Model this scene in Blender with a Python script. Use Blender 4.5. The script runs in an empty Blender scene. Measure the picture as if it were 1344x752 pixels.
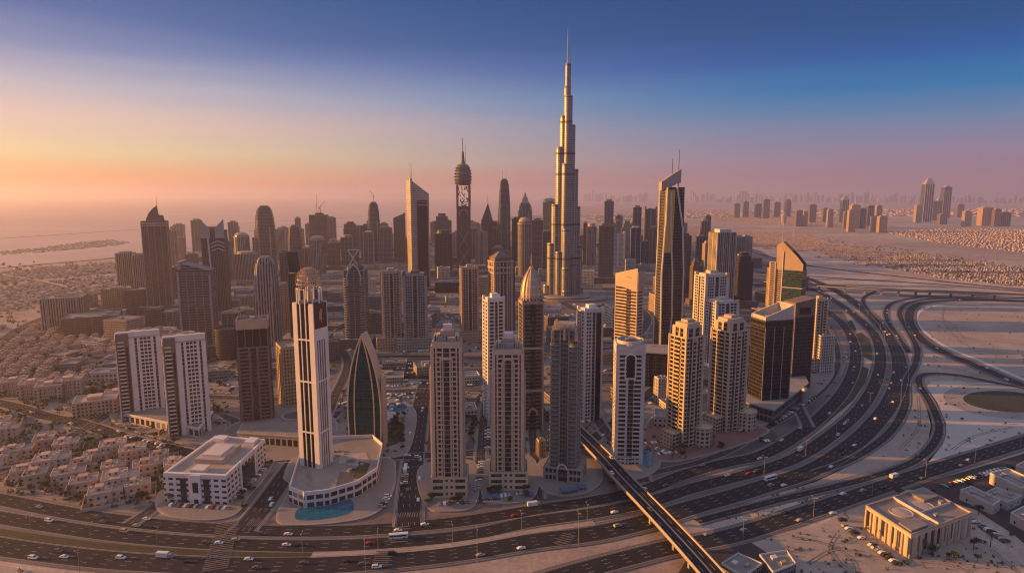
import bpy, math, random
from mathutils import Vector
RND = random.Random(11)
scene = bpy.context.scene
COL = scene.collection
rad = math.radians

# ---------------------------------------------------------------- camera
FPX, CX, CY, PITCH, CAMH = 835.0, 672.0, 376.0, rad(8.18), 200.0
SP, CP = math.sin(PITCH), math.cos(PITCH)
cam = bpy.data.cameras.new('camera')
cam.sensor_width = 36.0
cam.lens = 36.0 * FPX / 1344.0
cam.clip_start = 1.0
cam.clip_end = 120000.0
camo = bpy.data.objects.new('camera', cam)
camo.location = (0, 0, CAMH)
camo.rotation_euler = (math.pi / 2 - PITCH, 0, 0)
COL.objects.link(camo)
scene.camera = camo

# ---------------------------------------------------------------- sky, sun, exposure
SUN_AZ, SUN_EL = rad(-85.0), rad(10.0)      # azimuth measured clockwise from +Y
sun_dir = Vector((math.sin(SUN_AZ) * math.cos(SUN_EL), math.cos(SUN_AZ) * math.cos(SUN_EL), math.sin(SUN_EL)))
world = bpy.data.worlds.new("World")
scene.world = world
world.use_nodes = True
wt = world.node_tree
wt.nodes.clear()
def wn(t, **k):
    n = wt.nodes.new(t)
    for a, b in k.items(): setattr(n, a, b)
    return n
wout = wn('ShaderNodeOutputWorld'); wbg = wn('ShaderNodeBackground')
sky = wn('ShaderNodeTexSky', sky_type='NISHITA', sun_disc=False, sun_elevation=SUN_EL, sun_rotation=SUN_AZ,
         altitude=200.0, air_density=1.0, dust_density=2.5, ozone_density=3.0)
tc = wn('ShaderNodeTexCoord'); sx = wn('ShaderNodeSeparateXYZ')
wt.links.new(tc.outputs['Generated'], sx.inputs[0])
def ramp(stops, interp='LINEAR'):
    n = wn('ShaderNodeValToRGB'); n.color_ramp.interpolation = interp
    e = n.color_ramp.elements
    while len(e) > 1: e.remove(e[0])
    e[0].position = stops[0][0]; e[0].color = (*stops[0][1], 1)
    for p, c in stops[1:]:
        q = e.new(p); q.color = (*c, 1)
    return n
# elevation (sine) drives two ramps, one towards the sunset and one away from it
SKY_AWAY = [(0.0, (0.1859, 0.0829, 0.1243)), (0.019, (0.2808, 0.1533, 0.2136)), (0.051, (0.2323, 0.177, 0.2721)), (0.096, (0.1044, 0.1844, 0.3217)), (0.14, (0.002, 0.142, 0.3414)), (0.183, (0.002, 0.0771, 0.2807)), (0.221, (0.002, 0.06, 0.1947)), (0.28, (0.0016, 0.0504, 0.1714)), (0.36, (0.02, 0.08, 0.2)), (0.5, (0.19, 0.22, 0.32)), (1.0, (0.28, 0.31, 0.42))]
SKY_SUN = [(0.0, (0.459, 0.08, 0.1)), (0.019, (0.7277, 0.2996, 0.1)), (0.051, (0.6416, 0.5502, 0.2936)), (0.096, (0.6249, 0.46, 0.402)), (0.14, (0.3941, 0.3867, 0.4516)), (0.183, (0.1385, 0.2072, 0.3885)), (0.221, (0.03, 0.1136, 0.3028)), (0.28, (0.0024, 0.0818, 0.2422)), (0.36, (0.02, 0.08, 0.2)), (0.5, (0.19, 0.22, 0.32)), (1.0, (0.28, 0.31, 0.42))]
r1, r2 = ramp(SKY_AWAY), ramp(SKY_SUN)
# uneven dust layers: the elevation is nudged by stretched noise
smap = wn('ShaderNodeMapping'); smap.inputs['Scale'].default_value = (1.6, 1.6, 26.0); wt.links.new(tc.outputs['Generated'], smap.inputs[0])
snz = wn('ShaderNodeTexNoise'); snz.inputs['Scale'].default_value = 1.3; snz.inputs['Detail'].default_value = 3.0; wt.links.new(smap.outputs[0], snz.inputs['Vector'])
smr = wn('ShaderNodeMapRange'); smr.inputs[1].default_value = .3; smr.inputs[2].default_value = .7; smr.inputs[3].default_value = -.0055; smr.inputs[4].default_value = .0055; wt.links.new(snz.outputs['Fac'], smr.inputs[0])
sadd = wn('ShaderNodeMath', operation='ADD'); wt.links.new(sx.outputs['Z'], sadd.inputs[0]); wt.links.new(smr.outputs[0], sadd.inputs[1])
wt.links.new(sadd.outputs[0], r1.inputs[0]); wt.links.new(sadd.outputs[0], r2.inputs[0])
dot = wn('ShaderNodeVectorMath', operation='DOT_PRODUCT'); dot.inputs[1].default_value = sun_dir
wt.links.new(tc.outputs['Generated'], dot.inputs[0])
az = wn('ShaderNodeMapRange', interpolation_type='SMOOTHSTEP')
az.inputs["From Min"].default_value = -0.55; az.inputs["From Max"].default_value = 0.80
wt.links.new(dot.outputs['Value'], az.inputs['Value'])
mixs = wn('ShaderNodeMix', data_type='RGBA')
azp = wn('ShaderNodeMath', operation='POWER'); azp.inputs[1].default_value = 1.5; wt.links.new(az.outputs[0], azp.inputs[0])
wt.links.new(azp.outputs[0], mixs.inputs['Factor']); wt.links.new(r1.outputs[0], mixs.inputs['A']); wt.links.new(r2.outputs[0], mixs.inputs['B'])
SKY_GAIN = 9.0
gain = wn('ShaderNodeVectorMath', operation='SCALE'); gain.inputs['Scale'].default_value = SKY_GAIN
wt.links.new(mixs.outputs['Result'], gain.inputs[0])
mixn = wn('ShaderNodeMix', data_type='RGBA'); mixn.inputs['Factor'].default_value = 0.03
wt.links.new(gain.outputs[0], mixn.inputs['A']); wt.links.new(sky.outputs[0], mixn.inputs['B'])
wt.links.new(mixn.outputs['Result'], wbg.inputs['Color'])
wbg.inputs['Strength'].default_value = 0.07
wt.links.new(wbg.outputs[0], wout.inputs[0])

sun = bpy.data.lights.new('sun', 'SUN')
sun.energy = 5.0; sun.angle = rad(0.5); sun.color = (1.0, 0.41, 0.06)
suno = bpy.data.objects.new('sun', sun)
suno.rotation_euler = sun_dir.to_track_quat('Z', 'Y').to_euler()
COL.objects.link(suno)

scene.view_settings.view_transform = 'Standard'
scene.view_settings.look = 'None'
scene.view_settings.gamma = 1.0
scene.view_settings.use_curve_mapping = False
scene.view_settings.exposure = 1.0
scene.cycles.use_denoising = True
scene.cycles.max_bounces = 5
scene.cycles.diffuse_bounces = 3
scene.cycles.glossy_bounces = 3
scene.cycles.volume_bounces = 2
scene.cycles.transmission_bounces = 2
scene.cycles.use_adaptive_sampling = True
scene.cycles.adaptive_threshold = 0.01
scene.cycles.pixel_filter_type = 'BLACKMAN_HARRIS'
scene.cycles.filter_width = 1.1
scene.cycles.denoising_prefilter = 'ACCURATE'

# ---------------------------------------------------------------- pixel of the photograph -> point of the place
def G(px, py, z=0.0):
    u, v = (px - CX) / FPX, (CY - py) / FPX
    t = (CAMH - z) / (SP - CP * v)
    return Vector((u * t, (CP + v * SP) * t, z))
def depth_at(x, y, z=0.0):
    return y * CP - (z - CAMH) * SP
def z_for(y, py):
    v = (CY - py) / FPX
    return CAMH + y * (v * CP - SP) / (CP + v * SP)
def proj(p):
    d = p[1] * CP - (p[2] - CAMH) * SP
    return CX + FPX * p[0] / d, CY - FPX * (p[1] * SP + (p[2] - CAMH) * CP) / d

# ---------------------------------------------------------------- object helpers
def tag(o, label=None, cat=None, group=None, kind=None):
    if label: o['label'] = label
    if cat: o['category'] = cat
    if group: o['group'] = group
    if kind: o['kind'] = kind
    return o
def empty(name, loc, rz=0.0):
    o = bpy.data.objects.new(name, None); o.empty_display_size = 2
    o.location = loc; o.rotation_euler = (0, 0, rz); COL.objects.link(o)
    return o
def copy_thing(src, loc, rz=0.0, scale=None):
    o = src.copy(); COL.objects.link(o); o.location = loc; o.rotation_euler = (0, 0, rz)
    if scale: o.scale = scale
    for ch in KIDS.get(src.name, []):
        c = ch.copy(); COL.objects.link(c); c.parent = o
        for g in KIDS.get(ch.name, []):
            e = g.copy(); COL.objects.link(e); e.parent = c
    return o
KIDS = {}
class MB:
    """collects faces, links them as one mesh object"""
    def __init__(s): s.v = []; s.f = []; s.m = []; s.mi = 0; s.sm = []
    def quad(s, a, b, c, d):
        n = len(s.v); s.v += [a, b, c, d]; s.f.append((n, n + 1, n + 2, n + 3)); s.m.append(s.mi)
    def poly(s, pts):
        n = len(s.v); s.v += list(pts); s.f.append(tuple(range(n, n + len(pts)))); s.m.append(s.mi)
    def box(s, x0, x1, y0, y1, z0, z1):
        if x1 < x0: x0, x1 = x1, x0
        if y1 < y0: y0, y1 = y1, y0
        n = len(s.v)
        s.v += [(x0, y0, z0), (x1, y0, z0), (x1, y1, z0), (x0, y1, z0), (x0, y0, z1), (x1, y0, z1), (x1, y1, z1), (x0, y1, z1)]
        for q in ((3, 2, 1, 0), (4, 5, 6, 7), (0, 1, 5, 4), (1, 2, 6, 5), (2, 3, 7, 6), (3, 0, 4, 7)):
            s.f.append(tuple(n + i for i in q)); s.m.append(s.mi)
        return s
    def prism(s, pts, z0, z1, zt=None):
        """pts counter-clockwise; z1 a number or, through zt(x,y), a slanted top"""
        k = len(pts); n = len(s.v)
        s.v += [(p[0], p[1], z0) for p in pts]
        s.v += [(p[0], p[1], (zt(p[0], p[1]) if zt else z1)) for p in pts]
        s.f.append(tuple(n + i for i in reversed(range(k)))); s.m.append(s.mi)
        s.f.append(tuple(n + k + i for i in range(k))); s.m.append(s.mi)
        for i in range(k):
            j = (i + 1) % k
            s.f.append((n + i, n + j, n + k + j, n + k + i)); s.m.append(s.mi)
        return s
    def loft(s, rings, cap=True):
        """rings: lists of 3D points of equal length, from bottom to top"""
        k = len(rings[0]); n = len(s.v)
        for r in rings: s.v += [tuple(p) for p in r]
        for a in range(len(rings) - 1):
            for i in range(k):
                j = (i + 1) % k
                s.f.append((n + a * k + i, n + a * k + j, n + (a + 1) * k + j, n + (a + 1) * k + i)); s.m.append(s.mi)
        if cap:
            s.f.append(tuple(n + i for i in reversed(range(k)))); s.m.append(s.mi)
            s.f.append(tuple(n + (len(rings) - 1) * k + i for i in range(k))); s.m.append(s.mi)
        return s
    def lathe(s, prof, cx=0, cy=0, seg=16, sx=1.0, sy=1.0, ph=0.0):
        rings = []
        for r, z in prof:
            rings.append([(cx + sx * r * math.cos(ph + 2 * math.pi * i / seg), cy + sy * r * math.sin(ph + 2 * math.pi * i / seg), z) for i in range(seg)])
        return s.loft(rings)
    def tube(s, a, b, r0, r1=None, seg=6):
        a, b = Vector(a), Vector(b); r1 = r0 if r1 is None else r1
        d = (b - a).normalized(); h = Vector((0, 0, 1)) if abs(d.z) < .9 else Vector((1, 0, 0))
        e = d.cross(h).normalized(); g = d.cross(e)
        # keep outward winding
        rings = [[p + (e * math.cos(-t) + g * math.sin(-t)) * r for t in [2 * math.pi * i / seg for i in range(seg)]] for p, r in ((a, r0), (b, r1))]
        rings = [[tuple(q) for q in reversed(r)] for r in rings]
        return s.loft(rings)
    def build(s, name, mat, parent=None, smooth=False, loc=None, rz=0):
        me = bpy.data.meshes.new(name)
        me.from_pydata([tuple(p) for p in s.v], [], s.f)
        mats = mat if isinstance(mat, (list, tuple)) else [mat]
        for m in mats: me.materials.append(m)
        if len(mats) > 1: me.polygons.foreach_set('material_index', s.m)
        if smooth: me.polygons.foreach_set('use_smooth', [True] * len(s.f))
        me.update()
        o = bpy.data.objects.new(name, me); COL.objects.link(o)
        if loc is not None: o.location = loc; o.rotation_euler = (0, 0, rz)
        if parent is not None:
            o.parent = parent
            KIDS.setdefault(parent.name, []).append(o)
        return o

# ---------------------------------------------------------------- materials
def newmat(name):
    m = bpy.data.materials.new(name); m.use_nodes = True
    nt = m.node_tree; nt.nodes.clear()
    out = nt.nodes.new('ShaderNodeOutputMaterial'); b = nt.nodes.new('ShaderNodeBsdfPrincipled')
    nt.links.new(b.outputs[0], out.inputs[0])
    return m, nt, b
class NT:
    def __init__(s, nt): s.nt = nt
    def node(s, t, **k):
        n = s.nt.nodes.new(t)
        for a, b in k.items(): setattr(n, a, b)
        return n
    def put(s, sock, v):
        if isinstance(v, (int, float)): sock.default_value = v
        elif isinstance(v, tuple): sock.default_value = (*v, 1) if len(sock.default_value) == 4 and len(v) == 3 else v
        else: s.nt.links.new(v, sock)
    def math(s, op, a, b=0.0, c=None):
        n = s.node('ShaderNodeMath', operation=op); s.put(n.inputs[0], a); s.put(n.inputs[1], b)
        if c is not None: s.put(n.inputs[2], c)
        return n.outputs[0]
    def mix(s, f, a, b, blend='MIX'):
        n = s.node('ShaderNodeMix', data_type='RGBA', blend_type=blend); s.put(n.inputs['Factor'], f); s.put(n.inputs['A'], a); s.put(n.inputs['B'], b)
        return n.outputs['Result']
    def noise(s, vec, scale, detail=4, rough=.6):
        n = s.node('ShaderNodeTexNoise'); n.inputs['Scale'].default_value = scale; n.inputs['Detail'].default_value = detail; n.inputs['Roughness'].default_value = rough
        if vec is not None: s.nt.links.new(vec, n.inputs['Vector'])
        return n.outputs['Fac']
    def rng(s, v, a, b, c, d):
        n = s.node('ShaderNodeMapRange'); s.put(n.inputs[0], v)
        for i, x in enumerate((a, b, c, d)): n.inputs[i + 1].default_value = x
        return n.outputs[0]
def mat(name, col, rough=.8, metal=0.0, var=.15, scale=.05, spec=None, scale2=None, objrand=0.0):
    m, nt, b = newmat(name); h = NT(nt)
    tcn = h.node('ShaderNodeTexCoord')
    f = h.noise(tcn.outputs['Object'], scale)
    k = h.rng(f, .3, .7, 1 - var, 1 + var)
    if scale2:
        f2 = h.noise(tcn.outputs['Object'], scale2)
        k = h.math('MULTIPLY', k, h.rng(f2, .3, .7, 1 - var * .8, 1 + var * .8))
    if objrand:
        oi = h.node('ShaderNodeObjectInfo')
        k = h.math('MULTIPLY', k, h.rng(oi.outputs['Random'], 0, 1, 1 - objrand, 1 + objrand))
    n = h.node('ShaderNodeVectorMath', operation='SCALE'); n.inputs[0].default_value = col; nt.links.new(k, n.inputs['Scale'])
    nt.links.new(n.outputs[0], b.inputs['Base Color'])
    b.inputs['Roughness'].default_value = rough; b.inputs['Metallic'].default_value = metal
    if spec is not None: b.inputs['Specular IOR Level'].default_value = spec
    return m
def fac(name, wall, glass=(.03, .035, .045), fh=3.4, bw=3.0, gv=.6, gu=.72, rough=.12, metal=0.0, roof=(.26, .23, .21), cyl=0.0, wrough=.75, wmetal=0.0, blinds=.10, spec=.35, off=.18):
    """a wall of storeys and bays: wall colour with window openings of glass; the windows repeat with the storey height"""
    m, nt, b = newmat(name); h = NT(nt)
    t = h.node('ShaderNodeTexCoord')
    so = h.node('ShaderNodeSeparateXYZ'); nt.links.new(t.outputs['Object'], so.inputs[0])
    sn = h.node('ShaderNodeSeparateXYZ'); nt.links.new(t.outputs['Normal'], sn.inputs[0])
    x, y, z = so.outputs; nx, ny, nz = sn.outputs
    if cyl: u = h.math('MULTIPLY', h.math('ARCTAN2', y, x), cyl)
    else: u = h.math('SUBTRACT', h.math('MULTIPLY', y, nx), h.math('MULTIPLY', x, ny))
    ub, zb = h.math('DIVIDE', h.math('ADD', u, 500.0), bw), h.math('DIVIDE', h.math('ADD', z, .01), fh)
    fu, fz = h.math('FRACT', ub), h.math('FRACT', h.math('SUBTRACT', zb, off))
    mu, mv = h.math('LESS_THAN', fu, gu), h.math('LESS_THAN', fz, gv)
    side = h.math('LESS_THAN', h.math('ABSOLUTE', nz), .6)
    g = h.math('MULTIPLY', h.math('MULTIPLY', mu, mv), side)
    cv = h.node('ShaderNodeCombineXYZ'); nt.links.new(h.math('FLOOR', ub), cv.inputs[0]); nt.links.new(h.math('FLOOR', h.math('SUBTRACT', zb, off)), cv.inputs[1])
    wnz = h.node('ShaderNodeTexWhiteNoise', noise_dimensions='2D'); nt.links.new(cv.outputs[0], wnz.inputs['Vector'])
    rv = wnz.outputs['Value']
    gs = h.node('ShaderNodeVectorMath', operation='SCALE'); gs.inputs[0].default_value = glass; nt.links.new(h.rng(rv, 0, 1, .55, 1.5), gs.inputs['Scale'])
    gcol = h.mix(h.math('MULTIPLY', h.math('GREATER_THAN', rv, 1 - blinds), .35), gs.outputs[0], wall)
    ns = h.noise(t.outputs['Object'], .06, 5); ns2 = h.noise(t.outputs['Object'], .9, 2)
    k = h.math('MULTIPLY', h.rng(ns, .3, .7, .84, 1.12), h.rng(ns2, .3, .7, .93, 1.07))
    ws = h.node('ShaderNodeVectorMath', operation='SCALE'); ws.inputs[0].default_value = wall; nt.links.new(k, ws.inputs['Scale'])
    rs = h.node('ShaderNodeVectorMath', operation='SCALE'); rs.inputs[0].default_value = roof; nt.links.new(k, rs.inputs['Scale'])
    top = h.math('GREATER_THAN', nz, .6)
    c = h.mix(g, h.mix(top, ws.outputs[0], rs.outputs[0]), gcol)
    nt.links.new(c, b.inputs['Base Color'])
    nt.links.new(h.math('ADD', h.math('MULTIPLY', g, rough - wrough), wrough), b.inputs['Roughness'])
    nt.links.new(h.math('ADD', h.math('MULTIPLY', g, metal - wmetal), wmetal), b.inputs['Metallic'])
    b.inputs['Specular IOR Level'].default_value = spec
    # panes sit a little inside the wall
    bp = h.node('ShaderNodeBump'); bp.inputs['Strength'].default_value = .35; bp.inputs['Distance'].default_value = .25
    nt.links.new(h.math('SUBTRACT', 1.0, g), bp.inputs['Height']); nt.links.new(bp.outputs[0], b.inputs['Normal'])
    return m
M = {}
# plain surfaces
M['white'] = mat('white_render', (.68, .66, .67), .7, scale=.08, var=.08)
M['offwhite'] = mat('pale_render', (.58, .54, .53), .75, scale=.08, var=.1)
M['beige'] = mat('beige_render', (.54, .425, .32), .8, scale=.07, var=.1)
M['tan'] = mat('tan_render', (.42, .325, .255), .8, scale=.07, var=.12)
M['brown'] = mat('brown_render', (.17, .13, .115), .75, scale=.07, var=.12)
M['grey'] = mat('grey_concrete', (.30, .28, .27), .8, scale=.08, var=.15)
M['dgrey'] = mat('dark_grey_panel', (.09, .085, .09), .5, scale=.08, var=.15)
M['black'] = mat('black_panel', (.025, .025, .028), .35, scale=.1, var=.2)
M['roof'] = mat('roof_gravel', (.25, .22, .205), .9, scale=.15, var=.2, scale2=1.2)
M['roofpale'] = mat('pale_roof', (.42, .35, .31), .9, scale=.12, var=.18, scale2=1.0)
M['metal'] = mat('brushed_metal', (.45, .43, .41), .32, metal=.85, scale=.1, var=.06)
M['steel'] = mat('painted_steel', (.36, .34, .33), .5, metal=.3, scale=.3, var=.08)
M['dsteel'] = mat('dark_steel', (.07, .065, .065), .5, metal=.4, scale=.3, var=.1)
M['glassd'] = mat('dark_glass', (.012, .014, .018), .12, metal=0, spec=.35, scale=.05, var=.3)
M['glassb'] = mat('blue_glass', (.015, .035, .055), .10, spec=.5, scale=.05, var=.25)
M['glassteal'] = mat('teal_glass', (.012, .055, .06), .10, spec=1.0, scale=.05, var=.25)
M['pool'] = mat('pool_water', (.01, .13, .22), .08, spec=.4, scale=.1, var=.15)
M['paver'] = mat('paving', (.24, .21, .20), .85, scale=.04, var=.12, scale2=.7)
M['redpave'] = mat('red_paving', (.24, .12, .10), .85, scale=.04, var=.15, scale2=.7)
M['asphalt'] = mat('asphalt', (.024, .025, .032), .85, scale=.02, var=.25, scale2=.35, spec=.15)
M['asphaltold'] = mat('worn_asphalt', (.060, .054, .056), .88, scale=.03, var=.2, scale2=.4, spec=.2)
M['kerb'] = mat('kerb_concrete', (.30, .27, .25), .85, scale=.05, var=.15)
M['shoulder'] = mat('road_verge', (.15, .125, .12), .9, scale=.02, var=.2, scale2=.3)
M['crosspaint'] = mat('worn_crossing_paint', (.13, .12, .12), .8, scale=.4, var=.35)
M['wear'] = mat('tyre_worn_asphalt', (.036, .034, .039), .8, scale=.03, var=.3, scale2=.3, spec=.2)
M['ring'] = mat('packed_gravel', (.33, .29, .27), .95, scale=.03, var=.15, scale2=.4)
M['track'] = mat('tyre_tracks', (.20, .155, .13), .95, scale=.05, var=.35, scale2=.4)
M['paint'] = mat('road_paint', (.45, .43, .42), .7, scale=.3, var=.15)
M['grass'] = mat('dry_turf', (.050, .048, .028), .95, scale=.05, var=.35, scale2=.5)
M['leaf'] = mat('leaves', (.045, .055, .028), .8, scale=.6, var=.45, objrand=.3)
M['palmleaf'] = mat('palm_fronds', (.05, .06, .03), .75, scale=.6, var=.35)
M['bark'] = mat('bark', (.12, .09, .07), .9, scale=.8, var=.2)
M['tyre'] = mat('tyre_rubber', (.02, .02, .02), .8, scale=1, var=.1)
M['carglass'] = mat('car_glass', (.02, .024, .03), .08, spec=.8, scale=1, var=.1)
M['lampglass'] = mat('lamp_lens', (.5, .48, .44), .3, scale=1, var=.05)
M['blue'] = mat('blue_awning', (.03, .12, .24), .6, scale=.2, var=.2)
M['red'] = mat('red_cladding', (.35, .08, .06), .6, scale=.2, var=.2)
# ---------------------------------------------------------------- the ground
def ground_material():
    m, nt, b = newmat('desert_sand'); h = NT(nt)
    t = h.node('ShaderNodeTexCoord'); P = t.outputs['Object']
    a = h.noise(P, .0015, 6, .6); c = h.noise(P, .02, 5, .65); d = h.noise(P, .35, 3, .6); e = h.noise(P, .0005, 3)
    # stretched drift lines
    mp = h.node('ShaderNodeMapping'); mp.inputs['Scale'].default_value = (.0008, .006, 1); mp.inputs['Rotation'].default_value = (0, 0, rad(12)); nt.links.new(P, mp.inputs[0])
    s = h.noise(mp.outputs[0], 1.0, 6, .65)
    col = h.mix(h.rng(a, .35, .65, 0, 1), (.36, .28, .235), (.56, .45, .38))
    col = h.mix(h.rng(s, .45, .62, 0, .55), col, (.27, .20, .165))
    col = h.mix(h.rng(e, .45, .6, 0, .4), col, (.60, .50, .43))
    k = h.math('MULTIPLY', h.rng(c, .3, .7, .72, 1.25), h.rng(d, .3, .7, .82, 1.16))
    v = h.node('ShaderNodeVectorMath', operation='SCALE'); nt.links.new(col, v.inputs[0]); nt.links.new(k, v.inputs['Scale'])
    nt.links.new(v.outputs[0], b.inputs['Base Color']); b.inputs['Roughness'].default_value = .95; b.inputs['Specular IOR Level'].default_value = .1
    bp = h.node('ShaderNodeBump'); bp.inputs['Strength'].default_value = .6; bp.inputs['Distance'].default_value = .6
    nt.links.new(c, bp.inputs['Height']); nt.links.new(bp.outputs[0], b.inputs['Normal'])
    return m
def city_material():
    m, nt, b = newmat('city_ground'); h = NT(nt)
    t = h.node('ShaderNodeTexCoord'); P = t.outputs['Object']
    vo = h.node('ShaderNodeTexVoronoi', feature='F1', distance='CHEBYCHEV'); vo.inputs['Scale'].default_value = .016; nt.links.new(P, vo.inputs['Vector'])
    sh = h.node('ShaderNodeSeparateColor'); nt.links.new(vo.outputs['Color'], sh.inputs[0])
    col = h.mix(h.rng(sh.outputs[0], .2, .8, 0, 1), (.13, .115, .11), (.25, .205, .18))
    col = h.mix(h.math('MULTIPLY', h.math('GREATER_THAN', sh.outputs[1], .72), .8), col, (.07, .065, .068))
    c = h.noise(P, .05, 5, .7); d = h.noise(P, .5, 3, .6)
    k = h.math('MULTIPLY', h.rng(c, .3, .7, .7, 1.25), h.rng(d, .3, .7, .85, 1.15))
    v = h.node('ShaderNodeVectorMath', operation='SCALE'); nt.links.new(col, v.inputs[0]); nt.links.new(k, v.inputs['Scale'])
    nt.links.new(v.outputs[0], b.inputs['Base Color']); b.inputs['Roughness'].default_value = .9
    return m
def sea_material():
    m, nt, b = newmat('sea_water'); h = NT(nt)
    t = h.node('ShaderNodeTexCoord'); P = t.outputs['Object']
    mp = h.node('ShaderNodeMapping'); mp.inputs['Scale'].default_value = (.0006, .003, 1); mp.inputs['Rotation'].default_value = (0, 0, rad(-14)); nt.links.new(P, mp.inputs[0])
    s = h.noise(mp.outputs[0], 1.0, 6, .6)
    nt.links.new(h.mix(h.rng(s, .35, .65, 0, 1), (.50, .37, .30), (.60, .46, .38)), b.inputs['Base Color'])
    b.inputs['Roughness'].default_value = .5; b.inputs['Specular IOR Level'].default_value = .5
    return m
M['sand'], M['city'], M['sea'] = ground_material(), city_material(), sea_material()
M['palesand'] = mat('pale_sand', (.50, .44, .40), .95, scale=.02, var=.08, scale2=.3)
M['palerim'] = mat('pale_rim', (.62, .57, .54), .9, scale=.03, var=.15)
M['duskysand'] = mat('packed_sand', (.36, .29, .25), .95, scale=.02, var=.18, scale2=.3)
M['darkearth'] = mat('dark_earth', (.035, .040, .024), .95, scale=.03, var=.3, scale2=.4)

GZ = -0.30
_rz = [0.0]; _fz = [0.0]
def flat(name, pts, z, m, closed_px=True, label=None, **k):
    _fz[0] += .001; z += _fz[0]
    P = [G(*p) for p in pts] if closed_px else [Vector((p[0], p[1], 0)) for p in pts]
    ar = sum(P[i].x * P[(i + 1) % len(P)].y - P[(i + 1) % len(P)].x * P[i].y for i in range(len(P)))
    if ar < 0: P.reverse()
    import bmesh
    bm = bmesh.new(); vs = [bm.verts.new((p.x, p.y, z)) for p in P]; f = bm.faces.new(vs)
    bmesh.ops.triangulate(bm, faces=[f])
    me = bpy.data.meshes.new(name); bm.to_mesh(me); bm.free(); me.materials.append(m)
    o = bpy.data.objects.new(name, me); COL.objects.link(o); tag(o, kind='structure', label=label)
    return o
def smooth_px(pts, n=10, closed=False):
    """Catmull-Rom through ground points"""
    P = [G(*p) if len(p) == 2 else Vector(p) for p in pts]
    out = []; k = len(P)
    rng = range(k if closed else k - 1)
    for i in rng:
        p0, p1, p2, p3 = (P[(i - 1) % k], P[i], P[(i + 1) % k], P[(i + 2) % k]) if closed else (P[max(i - 1, 0)], P[i], P[min(i + 1, k - 1)], P[min(i + 2, k - 1)])
        for j in range(n):
            t = j / n
            out.append(.5 * ((2 * p1) + (p2 - p0) * t + (2 * p0 - 5 * p1 + 4 * p2 - p3) * t * t + (3 * p1 - p0 - 3 * p2 + p3) * t ** 3))
    if not closed: out.append(P[-1].copy())
    return out
def resample(L, step):
    out = [L[0].copy()]; acc = 0
    for a, b in zip(L, L[1:]):
        d = (b - a).length
        while d > 1e-6 and acc + d >= step:
            t = (step - acc) / d; a = a.lerp(b, t); out.append(a.copy()); d = (b - a).length; acc = 0
        acc += d
    out.append(L[-1].copy())
    return out
def normals(L):
    N = []
    for i in range(len(L)):
        d = L[min(i + 1, len(L) - 1)] - L[max(i - 1, 0)]; d.z = 0; d.normalize(); N.append(Vector((-d.y, d.x, 0)))
    return N
def ribbon(mb, L, N, a, b, z):
    """a strip between offsets a and b (a<b) of the line; z a number or the height per point"""
    for i in range(len(L) - 1):
        z0 = z if not callable(z) else z(i); z1 = z if not callable(z) else z(i + 1)
        p, q = L[i] + N[i] * a, L[i] + N[i] * b; r, s = L[i + 1] + N[i + 1] * b, L[i + 1] + N[i + 1] * a
        mb.quad((p.x, p.y, z0), (s.x, s.y, z1), (r.x, r.y, z1), (q.x, q.y, z0))
ROADS = []     # (line, normals, halfwidth, z) for cars and for keeping buildings off the road
def road(pts, width, lanes=3, verge=2.5, m='asphalt', name='road', kerb=True, line=True, step=8.0, cars=None, vm='shoulder', px=True):
    _rz[0] += .012
    L = resample(smooth_px(pts), step) if px else pts; N = normals(L); z = .06 + _rz[0]
    w = width / 2
    mb = MB(); ribbon(mb, L, N, -w, w, z)
    o = tag(mb.build(name, M[m]), kind='structure')
    if verge:
        mv = MB(); ribbon(mv, L, N, -w - verge, -w, z - .045); ribbon(mv, L, N, w, w + verge, z - .045)
        v = mv.build('verge', M[vm], o)
    if kerb:
        mk = MB()
        for s in (-1, 1):
            a, b = sorted((s * w, s * (w + .35)))
            ribbon(mk, L, N, a, b, z + .13)
            for i in range(len(L) - 1):      # the kerb's upright face
                p, q = L[i] + N[i] * (s * w), L[i + 1] + N[i + 1] * (s * w)
                mk.quad((p.x, p.y, z), (q.x, q.y, z), (q.x, q.y, z + .13), (p.x, p.y, z + .13))
        mk.build('kerb', M['kerb'], o)
    if line:
        ml = MB()
        for s in (-1, 1):
            c = s * (w - .5); ribbon(ml, L, N, c - .10, c + .10, z + .02)
        LL = resample(L, 4.0); NN = normals(LL)
        for k in range(1, lanes):
            c = -w + .5 + k * (width - 1) / lanes
            for i in range(0, len(LL) - 1, 3):
                ribbon(ml, LL[i:i + 2], NN[i:i + 2], c - .10, c + .10, z + .02)
        ml.build('lane_marking', M['paint'], o)
        mw = MB()
        for k in range(lanes):
            c = -w + .5 + (k + .5) * (width - 1) / lanes
            for e in (-.85, .85): ribbon(mw, L, N, c + e - .35, c + e + .35, z + .008)
        mw.build('wheel_wear', M['wear'], o)
    ROADS.append((L, N, w, z, lanes))
    return o, L, N, z
def crosswalk(a, b, width, n, z=.9, along=None):
    """zebra bars between two pixels"""
    A, B = G(*a), G(*b); d = (B - A); ln = d.length; d.normalize(); q = Vector((-d.y, d.x, 0)) * width / 2
    mb = MB(); st = ln / n
    for i in range(n):
        p, r = A + d * (i * st), A + d * (i * st + st * .5)
        mb.quad((p.x - q.x, p.y - q.y, z), (r.x - q.x, r.y - q.y, z), (r.x + q.x, r.y + q.y, z), (p.x + q.x, p.y + q.y, z))
    return tag(mb.build('crosswalk', M['crosspaint']), kind='structure')

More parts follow.
